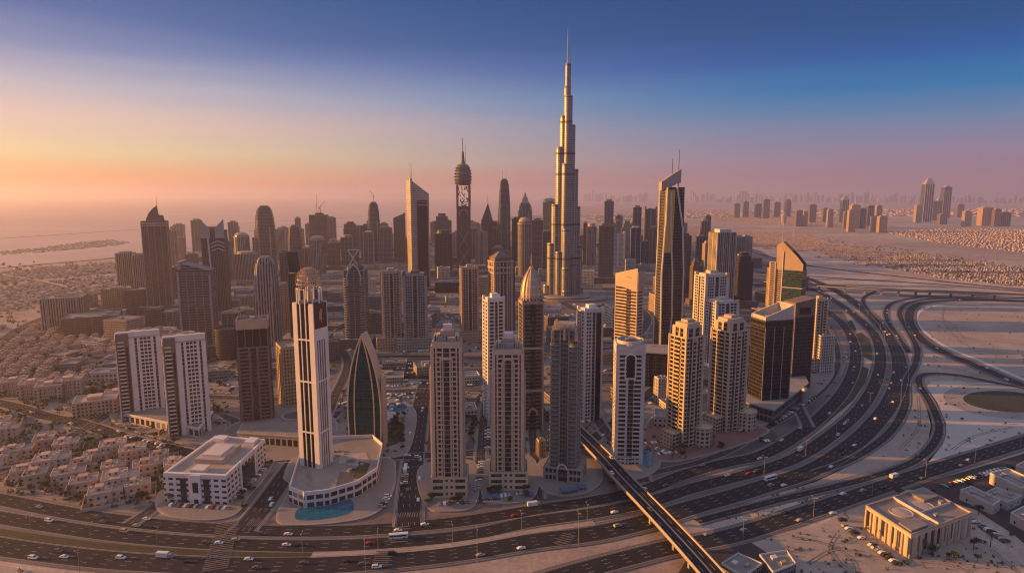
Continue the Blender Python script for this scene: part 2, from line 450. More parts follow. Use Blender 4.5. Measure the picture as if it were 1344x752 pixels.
# base ground to the horizon, sea to the left
mb = MB(); mb.quad((-45000, -400, GZ), (45000, -400, GZ), (45000, 45000, GZ), (-45000, 45000, GZ))
tag(mb.build('desert_ground', M['sand']), kind='structure')
shore = [(-400, 372), (-150, 362), (0, 352), (50, 346), (110, 341), (160, 337), (172, 331), (215, 334), (300, 326), (420, 318), (520, 311), (600, 302), (640, 292), (700, 283), (740, 275)]
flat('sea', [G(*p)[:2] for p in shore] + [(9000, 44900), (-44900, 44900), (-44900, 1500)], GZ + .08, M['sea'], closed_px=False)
# a low sand spit with roads in the sea and two long breakwaters
flat('sand_spit', [(0, 328), (60, 322), (110, 316), (150, 313), (172, 317), (178, 322), (150, 325), (110, 330), (60, 334), (0, 337)], GZ + .2, M['palesand'])
for a, b, w in (((-40, 316), (200, 300), 24), ((200, 300), (520, 282), 24), ((300, 305), (560, 292), 20), ((0, 352), (300, 326), 16), ((300, 326), (480, 316), 16)):
    L = resample([G(*a), G(*b)], 60); mbk = MB(); ribbon(mbk, L, normals(L), -w / 2, w / 2, .35); tag(mbk.build('breakwater', M['darkearth']), kind='structure')

# the built-up district's paving
city_px = [(-60, 540), (0, 470), (60, 430), (110, 405), (160, 385), (230, 352), (330, 330), (470, 318), (600, 312), (700, 300), (900, 300), (1000, 330), (1050, 360), (1100, 395), (1122, 440), (1128, 480), (1100, 520), (1030, 575), (930, 620), (800, 655), (640, 690), (420, 703), (250, 704), (120, 680), (0, 655), (-120, 628)]
flat('district_ground', city_px, -.10, M['city'])

# highways (five carriageways curving from the lower left to the upper right)
HW = {}
A_px = [(-160, 628), (-60, 644), (0, 655), (80, 671), (160, 683), (250, 692), (330, 696), (409, 697), (480, 695), (558, 689), (620, 682), (700, 669), (780, 657), (850, 641), (900, 622), (950, 608), (1000, 597), (1045, 572), (1079, 545), (1108, 512), (1122, 478), (1120, 448), (1104, 423), (1082, 406), (1058, 392), (1020, 376), (960, 360)]
B_px = [(-160, 650), (-60, 668), (0, 679), (80, 692), (160, 703), (250, 711), (330, 715), (409, 716), (480, 714), (558, 708), (620, 701), (700, 684), (780, 673), (850, 659), (900, 643), (950, 630), (1000, 617), (1050, 598), (1096, 567), (1130, 535), (1150, 500), (1156, 468), (1148, 440), (1130, 421), (1106, 402), (1080, 386), (1050, 374), (1000, 358), (950, 348)]
C_px = [(-160, 688), (-60, 706), (0, 717), (80, 728), (160, 736), (250, 741), (330, 743), (409, 742), (480, 738), (558, 731), (620, 723), (700, 710), (780, 700), (850, 684), (900, 668), (950, 654), (1000, 639), (1066, 617), (1110, 590), (1144, 560), (1170, 525), (1181, 490), (1176, 458), (1160, 432), (1136, 408), (1110, 389), (1080, 373), (1044, 360), (1000, 347)]
E_px = [(690, 770), (760, 749), (820, 733), (881, 718), (960, 703), (1032, 681), (1131, 648), (1230, 615), (1344, 580), (1460, 545), (1620, 500)]
HW['A'] = road(A_px, 13.5, 3); HW['B'] = road(B_px, 13.5, 3); HW['C'] = road(C_px, 17, 4); HW['E'] = road(E_px, 15, 4)
# thin ramp that turns into the S-curve on the right
D_px = [(915, 684), (960, 672), (1030, 654), (1098, 638), (1164, 620), (1205, 602), (1228, 578), (1232, 556), (1222, 530), (1207, 505), (1208, 494), (1225, 490), (1262, 493), (1310, 503), (1400, 520)]
HW['D'] = road(D_px, 7.5, 2, verge=1.5)
# ramp beside the outer carriageway
F_px = [(1070, 620), (1120, 601), (1165, 570), (1187, 535), (1190, 500), (1202, 476), (1203, 455), (1190, 430), (1181, 411), (1192, 398), (1225, 392), (1290, 390), (1400, 393)]
HW['F'] = road(F_px, 8, 2, verge=1.5)
H_px = [(1193, 463), (1178, 441), (1166, 423), (1163, 408), (1173, 397), (1200, 391), (1225, 388), (1330, 388)]
HW['H'] = road(H_px, 7.5, 2, verge=1.5)
I_px = [(1460, 545), (1344, 506), (1286, 482), (1238, 462), (1208, 444), (1194, 422), (1198, 404), (1222, 396), (1290, 394), (1400, 398)]
HW['I'] = road(I_px, 14, 3, verge=4)
J_px = [(1150, 382), (1133, 392), (1140, 408), (1155, 424), (1164, 440)]
HW['J'] = road(J_px, 6.5, 1, verge=1.0)
K_px = [(985, 330), (1040, 345), (1110, 355), (1190, 364), (1290, 375), (1400, 384), (1600, 398)]
HW['K'] = road(K_px, 15, 3)
K2_px = [(960, 352), (1044, 361), (1130, 367), (1230, 373), (1340, 382), (1500, 392)]
HW['K2'] = road(K2_px, 12, 3)
L_px = [(1030, 380), (1060, 402), (1090, 436), (1100, 470), (1090, 500), (1060, 528), (1010, 560), (960, 590), (915, 607), (860, 620), (800, 634)]
HW['L'] = road(L_px, 7, 2, m='asphaltold', verge=1.2)
# medians: strips of dry grass between the carriageways
def strip(name, px, width, z, m, n=10):
    L = resample(smooth_px(px), 8); mb = MB(); ribbon(mb, L, normals(L), -width / 2, width / 2, z)
    return tag(mb.build(name, M[m]), kind='structure')
def between(p, q, t=.5):
    return [(a[0] * (1 - t) + b[0] * t, a[1] * (1 - t) + b[1] * t) for a, b in zip(p, q)]
mBC = [(-160, 670), (-60, 687), (0, 698), (80, 710), (160, 719), (250, 725), (330, 728), (409, 728), (480, 725), (558, 719), (620, 711), (700, 697), (780, 686)]
strip('median_verge', mBC, 11, .012, 'shoulder')
strip('median_grass', mBC[:8], 6.5, .15, 'grass')
strip('median_sand', [(409, 728), (480, 725), (558, 719), (620, 711), (700, 697), (780, 686)], 5.0, .15, 'duskysand')
flat('median_grass', [(1132, 480), (1140, 484), (1137, 500), (1120, 525), (1088, 552), (1050, 577), (1044, 574), (1078, 548), (1108, 522), (1126, 498)], .03, M['grass'])
flat('median_grass', [(1166, 484), (1169, 500), (1160, 523), (1136, 548), (1108, 572), (1070, 594), (1064, 600), (1070, 590), (1110, 564), (1142, 535), (1160, 508)], .03, M['grass'])
flat('median_grass', [(1120, 440), (1130, 436), (1142, 446), (1148, 466), (1146, 474), (1134, 468), (1122, 456)], .03, M['grass'])
flat('median_grass', [(1112, 422), (1118, 420), (1124, 432), (1120, 438)], .035, M['grass'])
# the sandy fields inside the loops on the right
flat('sand_field', [(1212, 402), (1290, 398), (1420, 400), (1420, 520), (1344, 498), (1290, 474), (1244, 455), (1214, 439), (1201, 422), (1203, 410)], -.04, M['duskysand'])
flat('sand_field', [(1222, 500), (1260, 500), (1310, 509), (1380, 524), (1400, 550), (1344, 568), (1240, 600), (1216, 610), (1238, 582), (1242, 556), (1230, 528), (1216, 508)], -.04, M['palesand'])
flat('sand_field', [(1130, 604), (1172, 576), (1194, 540), (1197, 505), (1203, 508), (1216, 535), (1222, 558), (1218, 578), (1196, 600), (1150, 616), (1080, 635), (1000, 655), (960, 664), (1010, 650), (1070, 632)], -.04, M['duskysand'])
strip('field_rim', [(1290, 399), (1238, 400), (1214, 405), (1203, 414), (1205, 427), (1220, 441), (1244, 456), (1290, 475), (1344, 498), (1400, 520)], 6, .10, 'palerim')
def ellipse_px(cx, cy, rx, ry, n=40, tilt=0):
    return [(cx + rx * math.cos(t), cy + ry * math.sin(t) + tilt * rx * math.cos(t)) for t in [2 * math.pi * i / n for i in range(n)]]
flat('oval_kerb', ellipse_px(1326, 527, 92, 24, tilt=.08), .0, M['palesand'])
flat('oval_path', ellipse_px(1326, 527, 88, 22.5, tilt=.08), .04, M['ring'])
flat('oval_garden', ellipse_px(1322, 527, 58, 13.5, tilt=.07), .09, M['darkearth'])
# sandy ground below the highways
flat('roadside_sand', [(0, 742), (60, 750), (160, 760), (160, 800), (-100, 800), (-100, 730)], -.02, M['duskysand'])
strip('roadside_grass', [(118, 756), (200, 764), (320, 768)], 7, .1, 'grass')
flat('dirt_lot', [(1010, 700), (1075, 690), (1130, 660), (1200, 672), (1290, 715), (1344, 735), (1400, 800), (1050, 800), (1020, 760), (990, 730)], -.06, M['duskysand'])
flat('car_park', [(1190, 640), (1260, 620), (1360, 590), (1480, 640), (1480, 800), (1400, 760), (1330, 700), (1280, 668)], -.03, M['asphaltold'])
flat('yard_asphalt', [(905, 728), (985, 711), (1018, 732), (1050, 800), (860, 800)], -.02, M['asphaltold'])

for pts_ in ([(1225, 415), (1250, 425), (1262, 440), (1300, 448), (1400, 455)], [(1240, 402), (1238, 420), (1258, 445), (1290, 466)], [(1100, 700), (1090, 720), (1110, 745), (1150, 770)], [(1040, 705), (1080, 712), (1120, 735), (1130, 780)], [(1060, 740), (1100, 720), (1150, 735)], [(1250, 590), (1280, 572), (1330, 560)], [(20, 412), (50, 418), (40, 440)], [(1180, 590), (1205, 560), (1205, 520)], [(1230, 430), (1300, 432), (1400, 440)], [(1300, 720), (1330, 745), (1380, 790)], [(1205, 735), (1260, 745), (1330, 780)]):
    L_ = resample(smooth_px(pts_), 5); N_ = normals(L_); m_ = MB()
    for e in (-1.0, 1.0): ribbon(m_, L_, N_, e - .3, e + .3, .035)
    tag(m_.build('dirt_track', M['track']), kind='structure')
# streets of the district
def street(px, w=8, lanes=2, m='asphaltold', verge=2.0): return road(px, w, lanes, verge=verge, m=m, name='street', vm='paver')
ST = {}
ST['left'] = street([(-160, 500), (0, 529), (60, 546), (107, 556), (160, 573), (215, 588), (300, 604), (330, 610)], 14, 4, 'asphalt')
ST['diag'] = street([(-60, 632), (0, 618), (60, 588), (120, 558), (200, 505), (260, 480), (330, 460)], 10, 2)
ST['villas'] = street([(170, 688), (200, 668), (240, 630), (268, 605), (300, 575), (310, 555), (290, 545)], 9, 2)
ST['v2'] = street([(318, 697), (345, 665), (370, 630), (390, 602), (400, 580), (440, 540)], 15, 4, 'asphalt')
ST['cross'] = street([(290, 600), (400, 603), (500, 600), (600, 596), (700, 590), (760, 585), (800, 560), (860, 510), (905, 480)], 12, 3, 'asphalt')
ST['v3'] = street([(536, 690), (538, 650), (542, 610), (547, 570), (555, 520), (560, 500)], 16, 4, 'asphalt')
ST['cross2'] = street([(250, 520), (380, 524), (480, 516), (560, 512), (640, 514), (740, 506), (820, 500)], 12, 3)
ST['cross3'] = street([(120, 470), (260, 468), (400, 474), (520, 468), (640, 470), (760, 462), (840, 455), (960, 470), (1060, 480)], 12, 3)
ST['v4'] = street([(628, 660), (630, 620), (634, 560), (640, 510), (648, 440), (640, 400)], 8, 2)
ST['v5'] = street([(706, 655), (704, 620), (700, 580), (694, 520), (690, 450), (700, 410)], 8, 2)
ST['v6'] = street([(845, 632), (830, 600), (790, 560), (770, 500), (768, 440), (790, 415), (830, 400), (900, 402), (960, 412)], 10, 2)
ST['v7'] = street([(1060, 560), (1045, 520), (1070, 500), (1088, 470), (1082, 430), (1050, 405)], 9, 2)
ST['r1'] = street([(0, 450), (40, 425), (90, 410), (200, 395), (330, 380), (460, 372), (600, 372), (700, 380), (760, 408), (830, 425)], 16, 4)
ST['r2'] = street([(90, 440), (200, 432), (320, 425), (420, 420), (520, 415), (620, 412), (720, 405)], 14, 3)
ST['r3'] = street([(420, 430), (455, 470), (440, 520), (420, 560)], 10, 2)
ST['r4'] = street([(180, 440), (230, 400), (300, 375), (420, 362), (520, 340)], 14, 3)
ST['s1'] = street([(-60, 352), (60, 372), (140, 400), (200, 440)], 9, 2)
ST['ring'] = street([(760, 412), (800, 398), (835, 402), (850, 420), (830, 445), (790, 450), (760, 440)], 12, 3)
# junctions of the highways with crossings
for a, b, w, n in (((282, 748), (300, 684), 13, 26), ((498, 744), (505, 722), 9, 9), ((524, 712), (527, 690), 10, 8), ((326, 686), (354, 686), 8, 10), ((176, 667), (193, 667), 8, 6),
                   ((515, 676), (553, 676), 6, 12), ((736, 716), (748, 700), 8, 6), ((884, 640), (900, 632), 8, 7)):
    crosswalk(a, b, w, n, z=.42)

# forecourts: raised paved islands the towers stand on
def island(px, m='paver', z=.16, name='forecourt'):
    P = smooth_px(px, 6, closed=True)
    ar = sum(P[i].x * P[(i + 1) % len(P)].y - P[(i + 1) % len(P)].x * P[i].y for i in range(len(P)))
    if ar < 0: P.reverse()
    _rz[0] += .004
    mb = MB(); mb.prism([(p.x, p.y) for p in P], -.25, z + .2 + _rz[0]); o = tag(mb.build(name, M['kerb']), kind='structure')
    c = sum(P, Vector()) / len(P)
    mi = MB(); mi.poly([(c.x + (p.x - c.x) * .96, c.y + (p.y - c.y) * .96, z + .23 + _rz[0]) for p in P]); mi.build('paving', M[m], o)
    return o
island([(362, 682), (380, 640), (372, 625), (398, 596), (505, 600), (520, 620), (512, 655), (480, 680), (400, 690)])
island([(205, 668), (216, 636), (262, 600), (352, 590), (358, 612), (330, 650), (305, 678), (250, 683)])
island([(556, 662), (552, 612), (622, 606), (626, 660), (590, 672)])
island([(634, 656), (634, 606), (698, 600), (704, 650), (660, 662)])
island([(712, 644), (708, 606), (770, 590), (792, 628), (760, 650)])
island([(792, 615), (800, 580), (842, 580), (868, 604), (852, 625), (815, 630)])
island([(842, 575), (858, 545), (905, 540), (1000, 560), (1003, 572), (950, 592), (880, 607), (850, 596)], 'redpave')
island([(960, 555), (972, 515), (1050, 490), (1085, 470), (1095, 490), (1070, 520), (1015, 556)])
island([(502, 592), (500, 530), (520, 524), (546, 540), (540, 585), (525, 600)])
island([(146, 552), (170, 520), (285, 545), (290, 575), (240, 583)])
island([(302, 600), (300, 560), (380, 540), (440, 550), (430, 590), (360, 606)])
# ---------------------------------------------------------------- tower kit
FOOT = []     # footprints (x, y, radius) kept clear of fillers
class Tower:
    """footprint from the pixels it covers; x,y in fractions of its width and depth, z in fractions of its height"""
    def __init__(s, name, label, x0, x1, ytop, ybase, ratio=.8, yaw=0.0, cat='skyscraper', group=None, h=None):
        xb = (x0 + x1) / 2
        P = G(xb, ybase); az = math.atan2(P.x, P.y); th = rad(yaw) + az      # th: turn relative to the line of sight
        dpt = depth_at(P.x, P.y)
        wapp = (x1 - x0) / FPX * dpt
        s.w = wapp / (abs(math.cos(th)) + ratio * abs(math.sin(th))); s.d = s.w * ratio
        off = (s.w * abs(math.sin(th)) + s.d * abs(math.cos(th))) / 2
        k = 1 + off / dpt * .9
        s.w *= k; s.d *= k
        vd = Vector((P.x, P.y, 0)).normalized()
        c = P + vd * off * k
        s.c = c; s.yaw = rad(yaw)
        s.h = h if h else z_for(c.y, ytop)
        s.root = empty(name, (c.x, c.y, 0), s.yaw)
        tag(s.root, label, cat, group)
        FOOT.append((c.x, c.y, max(s.w, s.d) * .6 + 3))
        s.px = depth_at(c.x, c.y) / FPX      # metres per photo pixel here
    def mb(s): return MB()
    def zpx(s, y): return z_for(s.c.y, y)
    def box(s, part, mt, x0, x1, y0, y1, z0, z1, parent=None, label=None):
        mb = MB(); mb.box(x0 * s.w, x1 * s.w, y0 * s.d, y1 * s.d, z0 * s.h, z1 * s.h)
        o = mb.build(part, mt if not isinstance(mt, str) else M[mt], parent or s.root)
        if label: o['label'] = label
        return o
    def prism(s, part, mt, pts, z0, z1, zt=None, parent=None):
        mb = MB(); mb.prism([(x * s.w, y * s.d) for x, y in pts], z0 * s.h, z1 * s.h, (lambda x, y: zt(x / s.w, y / s.d) * s.h) if zt else None)
        return mb.build(part, mt if not isinstance(mt, str) else M[mt], parent or s.root)
    def lathe(s, part, mt, prof, cx=0, cy=0, seg=18, sx=1, sy=1, ph=0, parent=None, smooth=False):
        """profile radii in fractions of the width"""
        mb = MB(); mb.lathe([(r * s.w, z * s.h) for r, z in prof], cx * s.w, cy * s.d, seg, sx, sy, ph)
        return mb.build(part, mt if not isinstance(mt, str) else M[mt], parent or s.root, smooth)
    def mast(s, x, y, z0, z1, r=.5, mt='dsteel', part='mast', lean=0):
        mb = MB(); mb.tube((x * s.w, y * s.d, z0 * s.h), (x * s.w + lean, y * s.d, z1 * s.h), r, r * .45)
        return mb.build(part, M[mt], s.root)
    def plant(s, z=1.0, n=4, mt='grey', x0=-.35, x1=.35, y0=-.35, y1=.35, hh=3.0):
        """roof equipment boxes behind a parapet"""
        r = random.Random(int(s.c.x * 7 + s.c.y)); mb = MB()
        for i in range(n):
            a, b = r.uniform(x0, x1 - .12), r.uniform(y0, y1 - .12); w, d = r.uniform(.1, .28), r.uniform(.1, .28)
            mb.box(a * s.w, min(a + w, x1) * s.w, b * s.d, min(b + d, y1) * s.d, z * s.h - .2, z * s.h + r.uniform(.5, 1) * hh)
        return mb.build('roof_plant', M[mt], s.root)
    def parapet(s, mt, x0, x1, y0, y1, z, hh=1.6, t=.5):
        mb = MB(); X0, X1, Y0, Y1, Z = x0 * s.w, x1 * s.w, y0 * s.d, y1 * s.d, z * s.h
        mb.box(X0, X1, Y0, Y0 + t, Z, Z + hh); mb.box(X0, X1, Y1 - t, Y1, Z, Z + hh)
        mb.box(X0, X0 + t, Y0 + t, Y1 - t, Z, Z + hh); mb.box(X1 - t, X1, Y0 + t, Y1 - t, Z, Z + hh)
        return mb.build('parapet', mt if not isinstance(mt, str) else M[mt], s.root)
    def ribs(s, mt, n, m, x0=-.5, x1=.5, y0=-.5, y1=.5, z0=0, z1=1, t=.5, p=.7, part='facade_ribs'):
        """upright ribs standing proud of all four sides: n on the broad sides, m on the narrow ones"""
        mb = MB(); X0, X1, Y0, Y1, Z0, Z1 = x0 * s.w, x1 * s.w, y0 * s.d, y1 * s.d, z0 * s.h, z1 * s.h
        for i in range(n):
            x = X0 + (X1 - X0) * (i + (0 if n > 1 else .5)) / max(n - 1, 1)
            x = min(max(x, X0 + t / 2), X1 - t / 2)
            mb.box(x - t / 2, x + t / 2, Y0 - p, Y0 + .05, Z0, Z1); mb.box(x - t / 2, x + t / 2, Y1 - .05, Y1 + p, Z0, Z1)
        for i in range(m):
            y = Y0 + (Y1 - Y0) * (i + (0 if m > 1 else .5)) / max(m - 1, 1)
            y = min(max(y, Y0 + t / 2), Y1 - t / 2)
            mb.box(X0 - p, X0 + .05, y - t / 2, y + t / 2, Z0, Z1); mb.box(X1 - .05, X1 + p, y - t / 2, y + t / 2, Z0, Z1)
        return mb.build(part, mt if not isinstance(mt, str) else M[mt], s.root)
    def bands(s, mt, zs, x0=-.5, x1=.5, y0=-.5, y1=.5, hh=1.0, p=.5, part='band'):
        for z in zs:
            mb = MB(); mb.box(x0 * s.w - p, x1 * s.w + p, y0 * s.d - p, y1 * s.d + p, z * s.h, z * s.h + hh)
            mb.build(part, mt if not isinstance(mt, str) else M[mt], s.root)
    def facade(s, x0, x1, y0, y1, z0, z1, sides, fh=3.4, wall='beige', glass='panes', core='wall', parent=None, bal=None):
        """real storeys: pattern per side, a list of (kind, share). P pier, p thin fin, W windows, B balconies, G glass, H ribbon windows, L lattice of small openings"""
        wm = M[wall] if isinstance(wall, str) else wall; gm = M[glass] if isinstance(glass, str) else glass
        X0, X1, Y0, Y1, Z0, Z1 = x0 * s.w, x1 * s.w, y0 * s.d, y1 * s.d, z0 * s.h, z1 * s.h
        q = .45
        g = MB(); g.box(X0 + q, X1 - q, Y0 + q, Y1 - q, Z0, Z1 - .2); g.build('glazing', gm, parent or s.root)
        nf = max(1, int(round((Z1 - Z0) / fh))); fh = (Z1 - Z0) / nf
        W = MB()
        def put(mb, side, u0, u1, o0, o1, a, b):
            if side == 'f': mb.box(X0 + u0, X0 + u1, Y0 + q - o1, Y0 + q - o0, a, b)
            elif side == 'b': mb.box(X1 - u1, X1 - u0, Y1 - q + o0, Y1 - q + o1, a, b)
            elif side == 'r': mb.box(X1 - q + o0, X1 - q + o1, Y0 + u0, Y0 + u1, a, b)
            else: mb.box(X0 + q - o1, X0 + q - o0, Y1 - u1, Y1 - u0, a, b)
        for side, pat in sides.items():
            L = (X1 - X0) if side in 'fb' else (Y1 - Y0); tot = sum(k[1] for k in pat); u = 0
            for kind, share in pat:
                u0, u1 = u, u + L * share / tot; u = u1
                if kind == 'P': put(W, side, u0, u1, -.1, q + .12, Z0, Z1)
                elif kind == 'p': put(W, side, u0, u1, -.1, q + 1.0, Z0, Z1)
                elif kind == 'W':
                    nb = max(1, int(round((u1 - u0) / 3.2))); bw = (u1 - u0) / nb
                    for f in range(nf): put(W, side, u0, u1, -.1, q, Z0 + f * fh, Z0 + f * fh + fh * .32)
                    for k in range(nb + 1): put(W, side, max(u0, u0 + k * bw - .32), min(u1, u0 + k * bw + .32), -.1, q - .06, Z0, Z1)
                elif kind == 'L':
                    nb = max(1, int(round((u1 - u0) / 3.6))); bw = (u1 - u0) / nb
                    for f in range(nf): put(W, side, u0, u1, -.1, q, Z0 + f * fh, Z0 + f * fh + fh * .55)
                    for k in range(nb + 1): put(W, side, max(u0, u0 + k * bw - .9), min(u1, u0 + k * bw + .9), -.1, q - .06, Z0, Z1)
                elif kind == 'H':
                    for f in range(nf): put(W, side, u0, u1, -.1, q - .05, Z0 + f * fh, Z0 + f * fh + fh * .45)
                elif kind == 'G':
                    for f in range(nf): put(W, side, u0, u1, -.1, .12, Z0 + f * fh, Z0 + f * fh + .25)
                elif kind == 'B':
                    mb = MB()
                    for f in range(nf):
                        a = Z0 + f * fh; e = 1.45
                        put(mb, side, u0 + .15, u1 - .15, .05, e, a - .02, a + .24)
                        put(mb, side, u0 + .15, u1 - .15, e - .16, e, a + .24, a + 1.25)
                    mb.build('balcony_stack', M[bal] if bal else wm, parent or s.root)
                    put(W, side, u0, u0 + .3, -.1, q, Z0, Z1); put(W, side, u1 - .3, u1, -.1, q, Z0, Z1)
        W.box(X0 + q + .3, X1 - q - .3, Y0 + q + .3, Y1 - q - .3, Z1 - .4, Z1)
        # edge of the roof
        W.box(X0, X1, Y0, Y0 + .5, Z1 - .1, Z1 + 1.2); W.box(X0, X1, Y1 - .5, Y1, Z1 - .1, Z1 + 1.2)
        W.box(X0, X0 + .5, Y0 + .5, Y1 - .5, Z1 - .1, Z1 + 1.2); W.box(X1 - .5, X1, Y0 + .5, Y1 - .5, Z1 - .1, Z1 + 1.2)
        return W.build(core, wm, parent or s.root)

def arc(n, a0, a1): return [a0 + (a1 - a0) * i / n for i in range(n + 1)]
FM = {}
M['panes'] = fac('window_panes', (.16, .145, .14), (.013, .015, .019), fh=3.3, bw=1.55, gv=.93, gu=.92, rough=.12, blinds=.22, spec=.35)
def facm(key, *a, **k):
    if key not in FM: FM[key] = fac('facade_' + key, *a, **k)
    return FM[key]
facm('brown', (.18, .138, .12), fh=3.3, bw=2.6, gu=.6, gv=.55)
facm('tan', (.38, .30, .24), fh=3.3, bw=2.4, gu=.55, gv=.5)
facm('pale', (.52, .46, .40), fh=3.3, bw=3.0, gu=.6, gv=.5)
facm('grey', (.22, .21, .215), fh=3.4, bw=2.2, gu=.65, gv=.6)
facm('dark', (.07, .065, .065), (.015, .018, .022), fh=3.6, bw=1.8, gu=.82, gv=.78)
facm('blue', (.09, .10, .115), (.02, .04, .06), fh=3.6, bw=1.6, gu=.85, gv=.8)
facm('slate', (.16, .15, .155), (.03, .035, .045), fh=3.5, bw=2.0, gu=.8, gv=.62)
facm('striped', (.42, .37, .33), fh=3.4, bw=400, gu=1.1, gv=.5)
facm('stripedark', (.20, .17, .155), fh=3.2, bw=400, gu=1.1, gv=.55)
facm('vert', (.34, .295, .265), fh=3.4, bw=3.2, gu=.5, gv=.97)
facm('vertdark', (.14, .12, .115), fh=3.4, bw=2.4, gu=.55, gv=.97)
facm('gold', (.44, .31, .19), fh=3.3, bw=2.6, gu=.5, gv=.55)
facm('office', (.50, .46, .44), fh=4.2, bw=4.2, gu=.55, gv=.42)
facm('villa', (.50, .36, .285), (.05, .045, .04), fh=3.4, bw=4.2, gu=.38, gv=.45, roof=(.44, .33, .265))
facm('shedwall', (.50, .46, .43), fh=6.2, bw=9, gu=.12, gv=.3, roof=(.30, .27, .25))
facm('farpale', (.46, .38, .33), fh=4, bw=4, gu=.6, gv=.5)
# ---------------------------------------------------------------- landmark towers
def arch_strip(mb, pts, t, y0, y1):
    """a raised band that follows points in the x-z plane, thickness t, from y0 to y1"""
    for (x0, z0), (x1, z1) in zip(pts, pts[1:]):
        d = Vector((x1 - x0, z1 - z0)); d.normalize(); n = Vector((-d.y, d.x)) * t / 2
        P = [(x0 - n.x, z0 - n.y), (x1 - n.x, z1 - n.y), (x1 + n.x, z1 + n.y), (x0 + n.x, z0 + n.y)]
        k = len(mb.v)
        mb.v += [(a, y0, b) for a, b in P] + [(a, y1, b) for a, b in P]
        for q in ((0, 1, 2, 3), (7, 6, 5, 4), (0, 4, 5, 1), (1, 5, 6, 2), (2, 6, 7, 3), (3, 7, 4, 0)):
            mb.f.append(tuple(k + i for i in q)); mb.m.append(mb.mi)

# 1 the very tall stepped spire -------------------------------------------------
def super_tower():
    T = Tower('supertall_tower', 'supertall silver tower of stepped round tubes, by far the highest, with a needle tip', 717, 766, 40, 396, 1.0, 0)
    s = T.px
    tube_m = fac('supertall_skin', (.30, .305, .325), (.10, .105, .12), fh=3.9, bw=1.5, gv=.72, gu=.62, rough=.28, metal=.35, wrough=.40, wmetal=.6, cyl=9.0, blinds=0, roof=(.3, .28, .27), spec=.5)
    band_m = mat('mechanical_band', (.06, .055, .055), .5, metal=.3)
    lobes = [  # dx, dy (pixels at its distance), radius, top pixel row
        (0.5, 0, 3.6, 84), (0, 1, 4.3, 113), (1.2, -1.5, 5.4, 126),
        (-3.5, 1, 5.6, 152), (5, 1, 5.8, 164), (-1, -4, 5.5, 215),
        (-7.5, 2, 6.3, 193), (9.5, 3, 6.0, 222), (0, -7, 5.6, 300),
        (-12, 3, 6.8, 268), (13.0, 5, 6.0, 271), (0, -11, 6.0, 350),
        (-17, 4.5, 7.2, 319), (15.5, 6, 6.4, 322), (0, -15, 6.2, 379),
        (-22, 6, 7.2, 374), (17.5, 8, 7.0, 378),
        (-8, -3, 5.8, 330), (8, -3, 5.8, 345)]
    for dx, dy, r, yt in lobes:
        z = T.zpx(yt); mb = MB(); mb.lathe([(r * s, 0), (r * s, z - 2), (r * s * .94, z)], dx * s, dy * s, 28)
        o = mb.build('tube_tier', tube_m, T.root, smooth=False)
        for zb in [T.zpx(yb) for yb in (134, 162, 203, 230, 296, 340)] + [z - 4]:
            if zb < z - 12 or zb == z - 4: b = MB(); b.lathe([(r * s + .3, zb), (r * s + .3, zb + (3.4 if zb < z - 12 else 1.6))], dx * s, dy * s, 28); b.build('mechanical_band', band_m, o)
    T.mb(); m = MB(); m.tube((-.3 * s, 0, T.zpx(84)), (-.3 * s, 0, T.zpx(38)), 1.3 * s, .35 * s); m.build('spire', M['metal'], T.root)
    m = MB(); m.tube((3.0 * s, 0, T.zpx(90)), (3.0 * s, 0, T.zpx(55)), .7 * s, .3 * s); m.build('spire', M['metal'], T.root)
    m = MB(); m.lathe([(33 * s, 0), (33 * s, 7), (30 * s, 9)], 0, 0, 40, 1, .8); m.build('podium', facm('striped'), T.root)
    m = MB(); m.lathe([(44 * s, 0), (44 * s, 4)], 8 * s, -8 * s, 40, 1, .55); m.build('terrace', M['paver'], T.root)
    FOOT.append((T.c.x, T.c.y, 44 * s))
super_tower()

